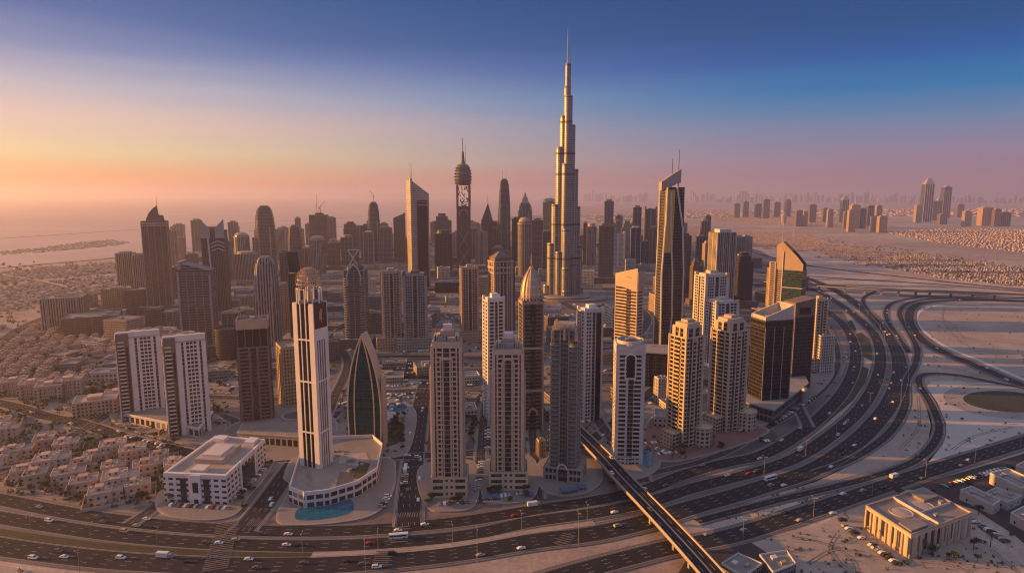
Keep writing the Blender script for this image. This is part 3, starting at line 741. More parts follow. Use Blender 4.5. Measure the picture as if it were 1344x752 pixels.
# 2 white slab tower with a sculpted crown --------------------------------------
def crowned_white():
    T = Tower('crowned_tower', 'slim white tower with dark upright stripes and a bristling lattice crown above a curved podium', 396, 438, 396, 632, .85, -22)
    W, GL = M['white'], M['black']
    h = T.h; w, d = T.w, T.d
    g = MB(); g.box(-.46 * w, .46 * w, -.46 * d, .46 * d, 0, h - 1); g.build('glazing', M['glassd'], T.root)
    # white piers, closer on the right side
    for x0, x1 in ((-.5, -.29), (-.15, -.11), (.09, .13), (.27, .5)):
        T.box('pier', W, x0, x1, -.5, -.44, 0, 1)
        T.box('pier', W, x0, x1, .44, .5, 0, 1)
    for y0, y1 in ((-.436, -.30), (-.22, -.16), (-.06, .0), (.10, .16), (.26, .436)):
        T.box('pier', W, .44, .5, y0, y1, 0, .80)
        T.box('pier', W, -.5, -.44, y0, y1, 0, 1)
    for z in (.27, .56, .795): T.bands(W, [z], hh=1.1, p=.1)
    T.box('crown_panel', W, .44, .505, -.436, .436, .80, .86)
    T.box('sign_panel', M['black'], .44, .512, -.436, .44, .86, .995)
    # pale figure on the black panel
    m = MB()
    for a, b, c, e in ((-.10, .02, .905, .95), (-.02, .10, .925, .965), (.02, .08, .89, .93)): m.box(.513 * w, .518 * w, a * d, b * d, c * h, e * h)
    m.build('emblem', mat('pale_red', (.55, .25, .22), .6), T.root)
    # crown: open drum of posts, rings and outward spikes, domed
    z0 = h - .5; R = .47 * w; zt = T.zpx(352) - h
    T.lathe('crown_deck', 'dgrey', [(.46, .998), (.46, 1.004)])
    post = MB()
    for i in range(10):
        a = 2 * math.pi * i / 10; post.tube((R * math.cos(a), R * math.sin(a), z0), (R * math.cos(a), R * math.sin(a), z0 + zt * .45), .55, .5, 5)
    post.build('crown_posts', W, T.root)
    for k, (rr, zz) in enumerate(((1.0, .42), (1.02, .56), (.92, .68), (.74, .80), (.5, .90))):
        m = MB(); m.lathe([(R * rr, z0 + zt * zz), (R * rr, z0 + zt * zz + .5), (R * rr - .5, z0 + zt * zz + .5), (R * rr - .5, z0 + zt * zz)], 0, 0, 24)
        m.f = m.f[:-2]; m.m = m.m[:-2]; m.build('crown_ring', M['offwhite'], T.root)
    sp = MB(); rr = random.Random(5)
    for k in range(260):
        a = rr.uniform(0, 2 * math.pi); t = rr.uniform(0, .93); rad_ = R * math.cos(t * 1.4); zz = z0 + zt * (.45 + .45 * math.sin(t * 1.5))
        sp.tube((rad_ * math.cos(a) * .93, rad_ * math.sin(a) * .93, zz), (rad_ * 1.07 * math.cos(a + .08), rad_ * 1.07 * math.sin(a + .08), zz + zt * .16), .30, .12, 4)
    sp.build('crown_lattice', M['beige'], T.root)
    m = MB(); m.tube((0, 0, z0), (0, 0, z0 + zt), 1.5, .9, 8); m.build('crown_finial', M['beige'], T.root)
    # podium: curved front, flat roof (drawn in ground pixels)
    zp = 9.0
    base = [G(*p) for p in ((380, 660), (400, 668), (432, 664), (470, 652), (496, 634), (503, 600), (490, 588), (440, 590), (398, 600))]
    inv = []
    for p in base:
        q = p - T.c; c, sn = math.cos(-T.yaw), math.sin(-T.yaw); inv.append((q.x * c - q.y * sn, q.x * sn + q.y * c))
    m = MB(); m.prism(inv[::1] if sum(inv[i][0] * inv[(i + 1) % 9][1] - inv[(i + 1) % 9][0] * inv[i][1] for i in range(9)) > 0 else inv[::-1], 0, zp); m.build('podium', facm('podwhite', (.62, .58, .56), fh=5.2, bw=5.5, gu=.78, gv=.6, roof=(.28, .25, .23)), T.root)
    cx = sum(p[0] for p in inv) / 9; cy = sum(p[1] for p in inv) / 9
    m = MB()
    for i in range(9):
        a, b = inv[i], inv[(i + 1) % 9]
        d2 = Vector((b[0] - a[0], b[1] - a[1])); n = Vector((-d2.y, d2.x)).normalized()
        if (cx - a[0]) * n.x + (cy - a[1]) * n.y < 0: n = -n
        q = [(a[0], a[1]), (b[0], b[1]), (b[0] + n.x * .8, b[1] + n.y * .8), (a[0] + n.x * .8, a[1] + n.y * .8)]
        if (q[1][0] - q[0][0]) * (q[2][1] - q[1][1]) - (q[1][1] - q[0][1]) * (q[2][0] - q[1][0]) < 0: q.reverse()
        m.prism(q, zp + .01, zp + 2.6)
    m.build('podium_parapet', W, T.root)
    # low roof garden slab and plant on the podium
    T.plant(zp / h, 9, 'grey', .8, 1.9, -.3, .9, 2.2); T.plant(zp / h, 5, 'grey', -.4, .5, .7, 1.6, 1.6)
    c_, s_ = math.cos(-T.yaw), math.sin(-T.yaw)
    for part, pts_, mt, zz in (('roof_garden', ((455, 627), (478, 628), (486, 608), (466, 606)), 'grass', .12), ('pale_deck', ((445, 608), (485, 604), (480, 594), (446, 596)), 'roofpale', .16), ('roof_deck', ((402, 636), (412, 640), (406, 606), (400, 610)), 'roof', .14), ('glass_roof', ((440, 640), (462, 636), (466, 618), (446, 620)), 'dgrey', .2)):  # thin roof patches of different tones, one deck paler than the rest
        m = MB(); q_ = [G(*p, zp) - T.c for p in pts_]; q_ = [(p.x * c_ - p.y * s_, p.x * s_ + p.y * c_) for p in q_]
        if sum(q_[i][0] * q_[(i + 1) % 4][1] - q_[(i + 1) % 4][0] * q_[i][1] for i in range(4)) < 0: q_.reverse()
        m.prism(q_, zp + .01, zp + zz); m.build(part, M[mt], T.root)
crowned_white()
# pool on the corner in front
P = smooth_px([(387, 677), (392, 669), (412, 664), (438, 661), (461, 657), (463, 672), (440, 680), (410, 684), (390, 683)], 5, closed=True)
mp = empty('swimming_pool', tuple(sum(P, Vector()) / len(P)))
tag(mp, 'curved blue pool with pale rim on the corner plot below the white crowned tower', 'pool')
c0 = sum(P, Vector()) / len(P); pts = [(p.x - c0.x, p.y - c0.y) for p in P]
if sum(pts[i][0] * pts[(i + 1) % len(pts)][1] - pts[(i + 1) % len(pts)][0] * pts[i][1] for i in range(len(pts))) < 0: pts.reverse()
m = MB(); m.prism([(x * 1.06, y * 1.06) for x, y in pts], 0, .75); m.build('pool_rim', M['offwhite'], mp)
m = MB(); m.poly([(x, y, .78) for x, y in pts]); m.build('water', M['pool'], mp)

# 3 the sail shaped glass tower --------------------------------------------------
def sail():
    T = Tower('pointed_arch_tower', 'teal glass tower shaped like a pointed arch with pale curved ribs', 459, 507, 437, 590, .42, -8)
    w, d, h = T.w, T.d, T.h
    def half(z):   # half width by height fraction, pointed arch
        return .5 * w * (1 - .1 * (1 - z / .3) ** 2) if z < .3 else .5 * w * (1 - ((z - .3) / .70) ** 2.2)
    zs = [i / 30 for i in range(30)] + [.985, .997]
    out = [(-half(z), z * h) for z in zs] + [(0, h * 1.0)] + [(half(z), z * h) for z in reversed(zs)]
    def slab(mb, pts, y0, y1):
        k = len(pts); n = len(mb.v); mb.v += [(x, y0, z) for x, z in pts] + [(x, y1, z) for x, z in pts]
        mb.f.append(tuple(n + i for i in reversed(range(k)))); mb.m.append(0); mb.f.append(tuple(n + k + i for i in range(k))); mb.m.append(0)
        for i in range(k):
            j = (i + 1) % k; mb.f.append((n + i, n + j, n + k + j, n + k + i)); mb.m.append(0)
    m = MB(); slab(m, out, -d / 2 + .8, d / 2 - .8)
    m.build('glass_sail', fac('sail_glass', (.03, .075, .085), (.004, .06, .072), fh=3.7, bw=1.7, gu=.9, gv=.8, rough=.12, spec=.25), T.root)
    rim = MB(); arch_strip(rim, out, 1.0, -d / 2, d / 2); rim.build('outer_rib', M['beige'], T.root)
    T.box('side_wall', 'beige', .505, .55, -.30, .5, 0, .62)
    inn = [(x * .60, z * .985) for x, z in out]
    r2 = MB(); arch_strip(r2, inn, .9, -d / 2 + .1, -d / 2 + .9); r2.build('inner_rib', M['beige'], T.root)
    b = MB()
    for i in range(int(h / 7.4)):
        z = 6 + i * 7.4; hw = half(z / h) - .8
        if hw > 1: b.box(-hw, hw, -d / 2 + .55, -d / 2 + .85, z, z + .35)
    b.build('floor_bands', M['dsteel'], T.root)
sail()

# 4 twin white towers on a shared podium ----------------------------------------
def twin(x0, x1, yt, yb, lab, mirror):
    T = Tower('white_residential_tower', lab, x0, x1, yt, yb, .62, 30)
    g = MB(); w, d, h = T.w, T.d, T.h
    T.facade(-.5, -.22, -.53, .5, 0, .93, {'f': [('p', .2), ('B', 1.6), ('p', .2), ('G', .5), ('P', .2)], 'l': [('P', .6), ('B', 1.2), ('P', .6)], 'r': [('P', 1)], 'b': [('P', 1)]}, 3.3, 'brown', core='balcony_wing', bal='offwhite')
    T.box('side_fin', 'white', -.53, -.501, -.56, -.46, 0, .80)
    T.facade(-.218, .5, -.5, .5, 0, .93, {'f': [('P', 1.2), ('G', .5), ('P', .5), ('W', 2.4), ('P', .5), ('G', .5), ('P', .9)], 'l': [('P', 1)], 'r': [('P', 1), ('G', .5), ('P', .8), ('W', 1.6), ('P', 1)], 'b': [('P', 1), ('W', 4), ('P', 1)]}, 3.3, 'white')
    T.box('top_wall', 'white', -.5, .5, -.5, -.30, .931, 1.0); T.box('top_wall', 'brown', -.5, -.28, -.299, .5, .931, .985); T.box('top_panel', 'brown', -.5, -.22, -.56, -.502, .84, .985)
    T.box('penthouse', 'grey', -.279, .42, -.299, .42, .931, .975)
    m = MB(); arch_strip(m, [(.28 * w * math.cos(a) , (.90 + .06 * math.sin(a)) * h) for a in arc(10, 0, math.pi)], 1.2, -.2, .2)
    for i, v in enumerate(m.v): m.v[i] = (-.5 * w - .8 + v[1], v[0], v[2])
    m.f = [tuple(reversed(f)) for f in m.f]; m.build('arch_trim', M['white'], T.root)
    pass
    T.plant(.975, 4, 'tan', -.2, .35, -.2, .35, 3)
    if mirror: T.mast(-.3, .1, 1.0, 1.12, .4, 'steel')
    return T
Ta = twin(166, 215, 432, 551, 'white tower with balconies, the left of the twin pair beside the villas', False)
Tb = twin(226, 275, 437, 571, 'white tower with balconies and a rooftop mast, the right of the twin pair', True)
P = [G(*p) for p in ((165, 555), (262, 575), (280, 552), (180, 536))]
c0 = sum(P, Vector()) / 4; pr = empty('podium_block', (c0.x, c0.y, 0)); tag(pr, 'low white podium with tall dark openings joining the feet of the twin white towers', 'podium')
m = MB(); q = [(p.x - c0.x, p.y - c0.y) for p in P]
m.prism(q, 0, 8); m.build('podium_wall', facm('podwhite2', (.60, .56, .54), fh=8.2, bw=6.5, gu=.66, gv=.62, roof=(.25, .22, .21)), pr)
m = MB(); m.prism([(x * 1.02, y * 1.02) for x, y in q], 8.01, 8.9); m.build('cornice', M['white'], pr)
m = MB(); m.prism([(x * .97, y * .97) for x, y in q], 8.91, 9.0); m.build('roof_deck', M['roof'], pr)

# 5 white office block ------------------------------------------------------------
def office_block():
    P = [G(*p) for p in ((217, 659), (299, 663), (350, 610), (285, 605))]
    c = sum(P, Vector()) / 4; root = empty('office_block', (c.x, c.y, 0))
    tag(root, 'white five storey office block with sandy roof terraces and dark blue glass bays', 'office block')
    FOOT.append((c.x, c.y, 34))
    q = [(p.x - c.x, p.y - c.y) for p in P]; H = 19.0
    m = MB(); m.prism(q, 0, H); m.build('wall', facm('officeblock', (.66, .63, .62), (.025, .03, .045), fh=3.8, bw=5.2, gu=.6, gv=.42, roof=(.36, .29, .25)), root)
    m = MB(); ins = [(x * .93, y * .93) for x, y in q]
    for i in range(4):
        a, b, e, f = q[i], q[(i + 1) % 4], ins[(i + 1) % 4], ins[i]
        m.prism([a, b, e, f], H + .01, H + 1.5)
    m.build('parapet', M['white'], root)
    def lerp(a, b, t): return (a[0] + (b[0] - a[0]) * t, a[1] + (b[1] - a[1]) * t)
    def onroof(u, v): return lerp(lerp(q[0], q[1], u), lerp(q[3], q[2], u), v)
    def roofbox(part, u0, u1, v0, v1, z0, z1, mt):
        m = MB(); m.prism([onroof(u0, v0), onroof(u1, v0), onroof(u1, v1), onroof(u0, v1)], z0, z1); m.build(part, M[mt], root)
    roofbox('penthouse', .25, .72, .30, .75, H - .3, H + 3.2, 'roofpale')
    roofbox('penthouse_roof', .32, .64, .37, .66, H + 3.21, H + 4.6, 'offwhite')
    roofbox('roof_hatch', .38, .60, .06, .20, H - .3, H + 2.6, 'offwhite')
    roofbox('stair_head', .1, .3, .85, .97, H - .3, H + 3, 'white'); roofbox('stair_head', .72, .9, .82, .97, H - .3, H + 3, 'white')
    # glass bays on the near side and the right side, standing proud
    def bay(part, a, b, t0, t1, z0, z1, out, mt):
        p0, p1 = lerp(a, b, t0), lerp(a, b, t1); d = Vector((b[0] - a[0], b[1] - a[1])).normalized(); n = (d.y * out, -d.x * out)
        m = MB(); m.prism([(p0[0] + n[0], p0[1] + n[1]), (p1[0] + n[0], p1[1] + n[1]), (p1[0] - n[0], p1[1] - n[1]), (p0[0] - n[0], p0[1] - n[1])], z0, z1); m.build(part, M[mt], root)
    bay('glass_bay', q[0], q[1], .27, .36, 0, H - 1.6, .5, 'glassb'); bay('glass_bay', q[0], q[1], .64, .73, 0, H - 1.6, .5, 'glassb')
    bay('porch', q[0], q[1], .43, .60, 0, H + 1.0, .9, 'white'); bay('porch_window', q[0], q[1], .47, .56, 8, 15, 1.0, 'glassb'); bay('porch_window', q[0], q[1], .48, .55, 0, 3.6, 1.0, 'glassd')
    bay('glass_bay', q[1], q[2], .34, .66, 0, H - 3.0, .6, 'glassb')
    bay('side_pylon', q[1], q[2], .30, .338, 0, H + 2.0, .8, 'white'); bay('side_pylon', q[1], q[2], .664, .70, 0, H + 2.0, .8, 'white')
office_block()

# 6 brown tower and arcade ring ---------------------------------------------------
def brown_tower():
    T = Tower('brown_tower', 'dark brown banded tower with a pale square crown above the arcaded podium', 320, 360, 419, 566, .8, 18)
    T.facade(-.5, .5, -.5, .5, 0, .76, {'f': [('P', .4), ('B', 2), ('P', .4), ('G', 1.2), ('P', .4), ('B', 2), ('P', .4)], 'l': [('P', .5), ('B', 2), ('G', 1), ('B', 2), ('P', .5)], 'r': [('P', .5), ('B', 2), ('G', 1), ('B', 2), ('P', .5)], 'b': [('W', 1)]}, 3.2, 'brown')
    T.box('upper_glazing', 'glassd', -.47, .47, -.47, .47, .761, .93)
    T.ribs('brown', 5, 4, -.47, .47, -.47, .47, .761, .93, .5, .25)
    T.box('crown_band', 'tan', -.5, .5, -.5, .5, .93, .985); T.box('roof_deck', 'roof', -.46, .46, -.46, .46, .985, .99)
    T.parapet('tan', -.5, .5, -.5, .5, .985, 3); T.plant(.99, 4)
    T.mast(-.4, .4, .99, 1.05, .5, 'steel')
brown_tower()
def arcade():
    P = [G(*p) for p in ((312, 582), (400, 588), (428, 572), (420, 548), (385, 540), (330, 548))]
    c = sum(P, Vector()) / len(P); r = empty('arcaded_podium', (c.x, c.y, 0)); tag(r, 'low beige podium with a row of square arches and a round court in its roof', 'podium')
    q = [(p.x - c.x, p.y - c.y) for p in P]
    m = MB(); m.prism(q, 0, 8.5); m.build('wall', facm('arcade', (.44, .35, .28), fh=8.6, bw=5, gu=.74, gv=.62, roof=(.17, .155, .15), off=.1), r)
    m = MB(); m.prism([(x * 1.015, y * 1.015) for x, y in q], 8.51, 9.3); m.build('cornice', M['tan'], r)
    m = MB(); m.prism([(x * .97, y * .97) for x, y in q], 9.31, 9.4); m.build('roof_deck', M['roof'], r)
    cc = G(390, 560) - c; cc = (cc.x, cc.y)
    m = MB(); m.lathe([(13, 9.2), (13, 11), (11, 11), (11, 9.45)], cc[0], cc[1], 28); m.build('court_rim', M['grey'], r)
    m = MB(); m.lathe([(10.9, 9.41), (10.9, 9.6)], cc[0], cc[1], 28); m.build('court_floor', M['dgrey'], r)
arcade()

# 7 beige pair in the front ----------------------------------------------------------
def front_beige(x0, x1, yt, yb, pod, lab, arch):
    T = Tower('beige_residential_tower', lab, x0, x1, yt, yb, .8, 0 if arch else 2)
    w, d, h = T.w, T.d, T.h
    if arch: front = [('P', .7), ('G', .3), ('P', .3), ('W', 1.3), ('P', .3), ('G', 1.5), ('P', .3), ('W', 1.3), ('P', .3), ('G', .3), ('P', .7)]
    else: front = [('P', .7), ('G', .35), ('P', .25), ('W', 1.3), ('P', .25), ('G', 1.3), ('P', .25), ('W', 1.3), ('P', .25), ('G', .35), ('P', .7)]
    T.facade(-.5, .5, -.5, .5, .10, .93, {'f': front, 'l': [('P', .6), ('W', 1.5), ('P', .3), ('G', .5), ('P', .3), ('W', 1.5), ('P', .6)], 'r': [('P', .6), ('B', 1.5), ('P', .3), ('G', .5), ('P', .3), ('B', 1.5), ('P', .6)], 'b': [('W', 1)]}, 3.2, 'beige')
    # stepped shoulders and the frame over the middle glass
    T.box('shoulder', 'beige', -.30, .30, -.56, -.505, .10, .80) if False else None
    for sx in (-1, 1): T.box('frame_pier', 'beige', sx * .17, sx * .21, -.56, -.502, .10, .86)
    m = MB()
    if arch: arch_strip(m, [(.19 * w * math.cos(a), (.86 + .045 * math.sin(a)) * h) for a in arc(12, 0, math.pi)], 1.6, -.56 * d, -.502 * d)
    else: m.box(-.21 * w, .21 * w, -.56 * d, -.502 * d, .86 * h, .875 * h)
    m.build('frame_head', M['beige'], T.root)
    for sx in (-1, 1):
        T.box('corner_wing', 'beige', sx * .505, sx * .56, -.36, .36, .10, .80)
    T.box('crown_wall', 'beige', -.46, .46, -.46, .46, .931, .965); T.box('upper_deck', 'roof', -.44, .44, -.44, .44, .965, .968)
    T.box('crown_block', 'tan', -.20, .24, -.05, .38, .968, 1.02); T.box('crown_cap', 'offwhite', -.12, .16, .02, .3, 1.02, 1.055); T.box('crown_step', 'beige', -.34, -.22, -.1, .34, .968, 1.0); T.box('crown_step', 'beige', .26, .36, -.1, .34, .968, 1.0)
    for x in (-.38, -.3, .3, .38): T.box('crown_fin', 'tan', x - .02, x + .02, -.40, .40, .968, .998)
    T.plant(.968, 5, 'grey', -.4, .4, -.4, -.08, 3)
    # podium, four storeys of frames
    xa, xb2, hp = pod
    T.facade(xa, xb2, -.64, .75, 0, .125, {'f': [('P', .35), ('H', 1.6), ('P', .2), ('L', 1.6), ('P', .2), ('H', 1.6), ('P', .35)], 'l': [('L', 1)], 'r': [('P', .2), ('H', 1), ('P', .15), ('H', 1), ('P', .15), ('H', 1), ('P', .2)], 'b': [('W', 1)]}, 4.0, 'beige', core='podium')
    T.box('podium_deck', 'roof', xa + .03, xb2 - .03, -.6, .70, .125, .129)
    return T
front_beige(569, 610, 438, 653, (-.56, .64, 0), 'beige front tower with a straight dark glass centre strip, left of the arched one', False)
front_beige(647, 687, 448, 643, (-.62, .64, 0), 'beige tower whose dark glass centre strip ends in a round arch, front row', True)

# 8 dark green grey tower with round balconies ------------------------------------------
def dark_round():
    T = Tower('dark_balcony_tower', 'dark grey green tower with rounded corner balconies and a ragged crown, front row', 720, 762, 423, 632, .85, -14)
    w, d, h = T.w, T.d, T.h
    gm = fac('grey_green_wall', (.13, .14, .135), (.02, .035, .035), fh=3.3, bw=2.2, gu=.7, gv=.6)
    g = MB(); g.box(-.42 * w, .42 * w, -.42 * d, .42 * d, 0, .96 * h); g.build('wall', gm, T.root)
    for cx, cy in ((-.3, -.3), (.3, -.3), (.3, .3), (-.3, .3)):
        T.lathe('corner_bay', gm, [(.19, .1), (.19, .90)], cx, cy, 16)
        b = MB(); n = int(.8 * h / 3.3)
        for i in range(n):
            z = .1 * h + i * 3.3; b.lathe([(.215 * w, z), (.215 * w, z + 1.15)], cx * w, cy * d, 14)
        b.build('balcony_stack', mat('balcony_grey', (.20, .205, .20), .7) if 'bg' not in M else M['bg'], T.root)
    T.ribs('grey', 4, 4, -.44, .44, -.44, .44, .1, .96, .7, .5)
    T.box('crown_wall', 'grey', -.30, .30, -.30, .30, .96, 1.0)
    for i, (x, y) in enumerate(((-.40, -.4), (.36, -.4), (-.4, .36), (.36, .36), (-.02, -.42), (-.4, 0), (.38, 0))): T.box('crown_fin', 'tan', x - .03, x + .05, y - .03, y + .05, .90, .985 + .01 * (i % 3))
    T.plant(.965, 6, 'grey')
    T.facade(-.66, .70, -.66, .60, 0, .085, {'f': [('P', .3), ('W', 2), ('P', .3), ('G', 1.5), ('P', .3), ('W', 2), ('P', .3)], 'l': [('W', 1)], 'r': [('W', 1)], 'b': [('W', 1)]}, 5.5, 'grey', core='podium')
    T.box('podium_deck', 'roof', -.62, .66, -.62, .56, .085, .089)
    m = MB(); arch_strip(m, [(.16 * w * math.cos(a), (.085 + .035 * math.sin(a)) * h) for a in arc(10, 0, math.pi)], 1.0, -.70 * d, -.665 * d); m.build('entrance_arch', M['offwhite'], T.root)
M['bg'] = mat('balcony_grey', (.20, .205, .20), .7)
dark_round()

# 9 white tower with a round top ------------------------------------------------------------
def white_round():
    T = Tower('white_round_top_tower', 'white tower with a drum shaped top and arched frame beside the flyover', 802, 842, 443, 611, .85, -3)
    w, d, h = T.w, T.d, T.h
    T.facade(-.5, .5, -.5, .5, 0, .955, {'f': [('P', .5), ('B', 1.2), ('P', .3), ('G', .9), ('B', 1.2), ('P', .5)], 'l': [('P', 1.2), ('W', 1.4), ('P', .5), ('W', 1.2), ('P', .6)], 'r': [('P', .5), ('B', 1.2), ('P', .4), ('B', 1.2), ('P', .5)], 'b': [('W', 1)]}, 3.2, 'offwhite')
    T.box('top_band', 'offwhite', -.51, .51, -.51, .51, .89, .958)
    T.lathe('top_drum', 'offwhite', [(.47, .955), (.47, .99), (.44, .99), (.44, .975)], .02, 0, 28)
    T.lathe('drum_deck', 'roof', [(.44, .96), (.44, .976)], .02, 0, 28)
    m = MB(); X = .18 * w
    arch_strip(m, [(-X, .70 * h), (-X, .86 * h)] + [(X * math.cos(a), (.86 + .03 * math.sin(a)) * h) for a in arc(10, math.pi, 0)] + [(X, .86 * h), (X, .70 * h), (-X, .70 * h)], 1.0, -.535 * d, -.512 * d); m.build('arched_frame', M['white'], T.root)
    T.box('frame_glass', 'glassd', -.17, .17, -.522, -.512, .70, .885)
    T.box('base_grid', 'offwhite', -.52, .52, -.515, .52, .055, .062); T.box('base_grid', 'offwhite', -.52, .52, -.515, .52, .025, .032)
    for x in (-.5, -.26, 0, .24, .48): T.box('base_pier', 'offwhite', x - .02, x + .02, -.53, -.50, 0, .07)
    T.plant(.977, 5, 'grey', -.25, .25, -.25, .25, 2.5)
white_round()
# teal pool beside it
P = smooth_px([(842, 595), (852, 590), (862, 600), (857, 611), (846, 614)], 5, closed=True); c0 = sum(P, Vector()) / len(P); mp = empty('swimming_pool', (c0.x, c0.y, 0)); tag(mp, 'small teal pool at the foot of the white round topped tower', 'pool')
pts = [(p.x - c0.x, p.y - c0.y) for p in P]
if sum(pts[i][0] * pts[(i + 1) % len(pts)][1] - pts[(i + 1) % len(pts)][0] * pts[i][1] for i in range(len(pts))) < 0: pts.reverse()
m = MB(); m.prism([(x * 1.08, y * 1.08) for x, y in pts], 0, .85); m.build('pool_rim', M['paver'], mp); m = MB(); m.poly([(x, y, .88) for x, y in pts]); m.build('water', M['pool'], mp)

# 10 the two sunlit beige towers on the right -----------------------------------------------
def gold_pair(x0, x1, yt, yb, ann, lab):
    T = Tower('sunlit_beige_tower', lab, x0, x1, yt, yb, .95, 30)
    w, d, h = T.w, T.d, T.h
    f = [('P', .3), ('W', 1.0), ('G', .8), ('P', .3), ('B', 1.2), ('P', .3), ('G', .8), ('W', 1.0), ('P', .3)]
    T.facade(-.5, .5, -.5, .5, 0, .88, {'f': f, 'l': [('P', .3), ('W', 1.1), ('P', .15), ('B', 1.9), ('P', .15), ('W', 1.1), ('P', .3)], 'r': f, 'b': f}, 3.3, 'beige')
    T.facade(-.42, .42, -.42, .42, .882, .955, {'f': [('P', 1), ('G', 2), ('P', 1), ('G', 2), ('P', 1)], 'l': [('P', 1), ('G', 1), ('P', .5), ('G', 1), ('P', 1)], 'r': [('P', 1), ('G', 2), ('P', 1)], 'b': [('P', 1)]}, 3.3, 'beige', core='crown_wall')
    T.box('crown_cap', 'beige', -.34, .36, -.36, .34, .96, .992); T.box('roof_block', 'tan', -.16, .22, -.18, .2, .992, 1.015)
    m = MB()
    for yy, sg in ((-.53 * d, 1),):
        arch_strip(m, [(.14 * w * math.cos(a), (.84 + .03 * math.sin(a)) * h) for a in arc(10, 0, math.pi)], 1.0, yy, -.502 * d)
    m.build('arch_trim', M['beige'], T.root)
    for x, y in ((-.5, -.5), (.5, -.5), (.5, .5), (-.5, .5)): T.box('corner_pier', 'beige', x - .03, x + .03, y - .03, y + .03, 0, .895)
    T.plant(.957, 5, 'tan')
    # rounded annex at the right foot and a lower block on the left
    T.lathe('annex', facm('annex', (.50, .40, .31), fh=3.5, bw=3.2, gu=.55, gv=.55, roof=(.28, .24, .21)), [(.40, 0), (.40, ann)], .55, -.55, 12, ph=.26)
    T.lathe('annex_parapet', 'beige', [(.42, ann), (.42, ann + .012), (.38, ann + .012), (.38, ann + .002)], .55, -.55, 12, ph=.26)
    T.facade(-.92, -.52, -.35, .4, 0, ann * .8, {'f': [('W', 1)], 'l': [('L', 1)], 'r': [('W', 1)], 'b': [('W', 1)]}, 3.5, 'beige', core='side_block')
gold_pair(874, 917, 421, 590, .155, 'beige tower with glowing sunlit left face and rounded annex, nearer of the matching pair')
gold_pair(929, 974, 415, 568, .16, 'beige tower with glowing sunlit left face and rounded annex, farther of the matching pair')

# 11 dark office pair with slatted slanted top -------------------------------------------------
def dark_pair():
    T = Tower('dark_office_tower', 'black glass office tower with a slanted roof screen of pale slats', 981, 1031, 398, 546, .75, 14)
    w, d, h = T.w, T.d, T.h
    T.box('glazing', fac('black_curtain_wall', (.05, .047, .05), (.010, .011, .014), fh=3.6, bw=1.5, gu=.88, gv=.82, rough=.12), -.5, .5, -.5, .5, 0, .86)
    T.bands('dsteel', [.80, .855], hh=.9, p=.25)
    for x in (-.5, -.17, .17, .5): T.box('corner_post', 'steel', x - .012, x + .012, -.515, -.501, 0, .80)
    n = 22; m = MB()
    for i in range(n):
        x = -.49 * w + i * .98 * w / (n - 1); zt = (.90 + .10 * i / n) * h
        m.box(x - .5, x + .5, -.49 * d, -.49 * d + .8, .865 * h, zt); m.box(x - .5, x + .5, .49 * d - .8, .49 * d, .865 * h, zt)
    for i in range(14):
        y = -.46 * d + i * .92 * d / 13
        m.box(-.5 * w, -.5 * w + .8, y - .5, y + .5, .865 * h, .90 * h); m.box(.5 * w - .8, .5 * w, y - .5, y + .5, .865 * h, h)
    m.build('roof_screen', M['offwhite'], T.root)
    T.plant(.86, 5, 'grey', hh=4)
    T2 = Tower('dark_office_tower', 'dark office tower with a blank grey slanted top behind the black slatted one', 1024, 1060, 390, 512, .8, 14)
    T2.box('glazing', facm('dark'), -.5, .5, -.5, .5, 0, .90)
    T2.prism('top_screen', 'brown', [(-.52, -.52), (.52, -.52), (.52, .52), (-.52, .52)], .80, 1, lambda x, y: .955 + .045 * (x + .5))
    T2.box('top_window', 'glassd', -.30, .30, -.53, -.521, .83, .90)
    for x in (-.5, .5): T2.box('edge_pier', 'brown', x - .02, x + .02, -.53, -.48, 0, .80)
    P = [G(*p) for p in ((973, 545), (1015, 558), (1060, 520), (1052, 500), (1000, 505))]
    c = sum(P, Vector()) / len(P); r = empty('office_podium', (c.x, c.y, 0)); tag(r, 'low glazed podium around the black slatted office tower', 'podium')
    q = [(p.x - c.x, p.y - c.y) for p in P]
    m = MB(); m.prism(q, 0, 13); m.build('wall', facm('podium_dark', (.20, .18, .18), fh=6.5, bw=4, gu=.85, gv=.7, roof=(.22, .20, .19)), r)
    m = MB(); m.prism([(x * 1.01, y * 1.01) for x, y in q], 13.01, 13.9); m.build('cornice', M['grey'], r)
    p = G(1055, 530) - c; m = MB(); m.lathe([(3, 0), (3, 14), (2.2, 16)], p.x, p.y, 16); m.build('corner_drum', M['steel'], r)
dark_pair()

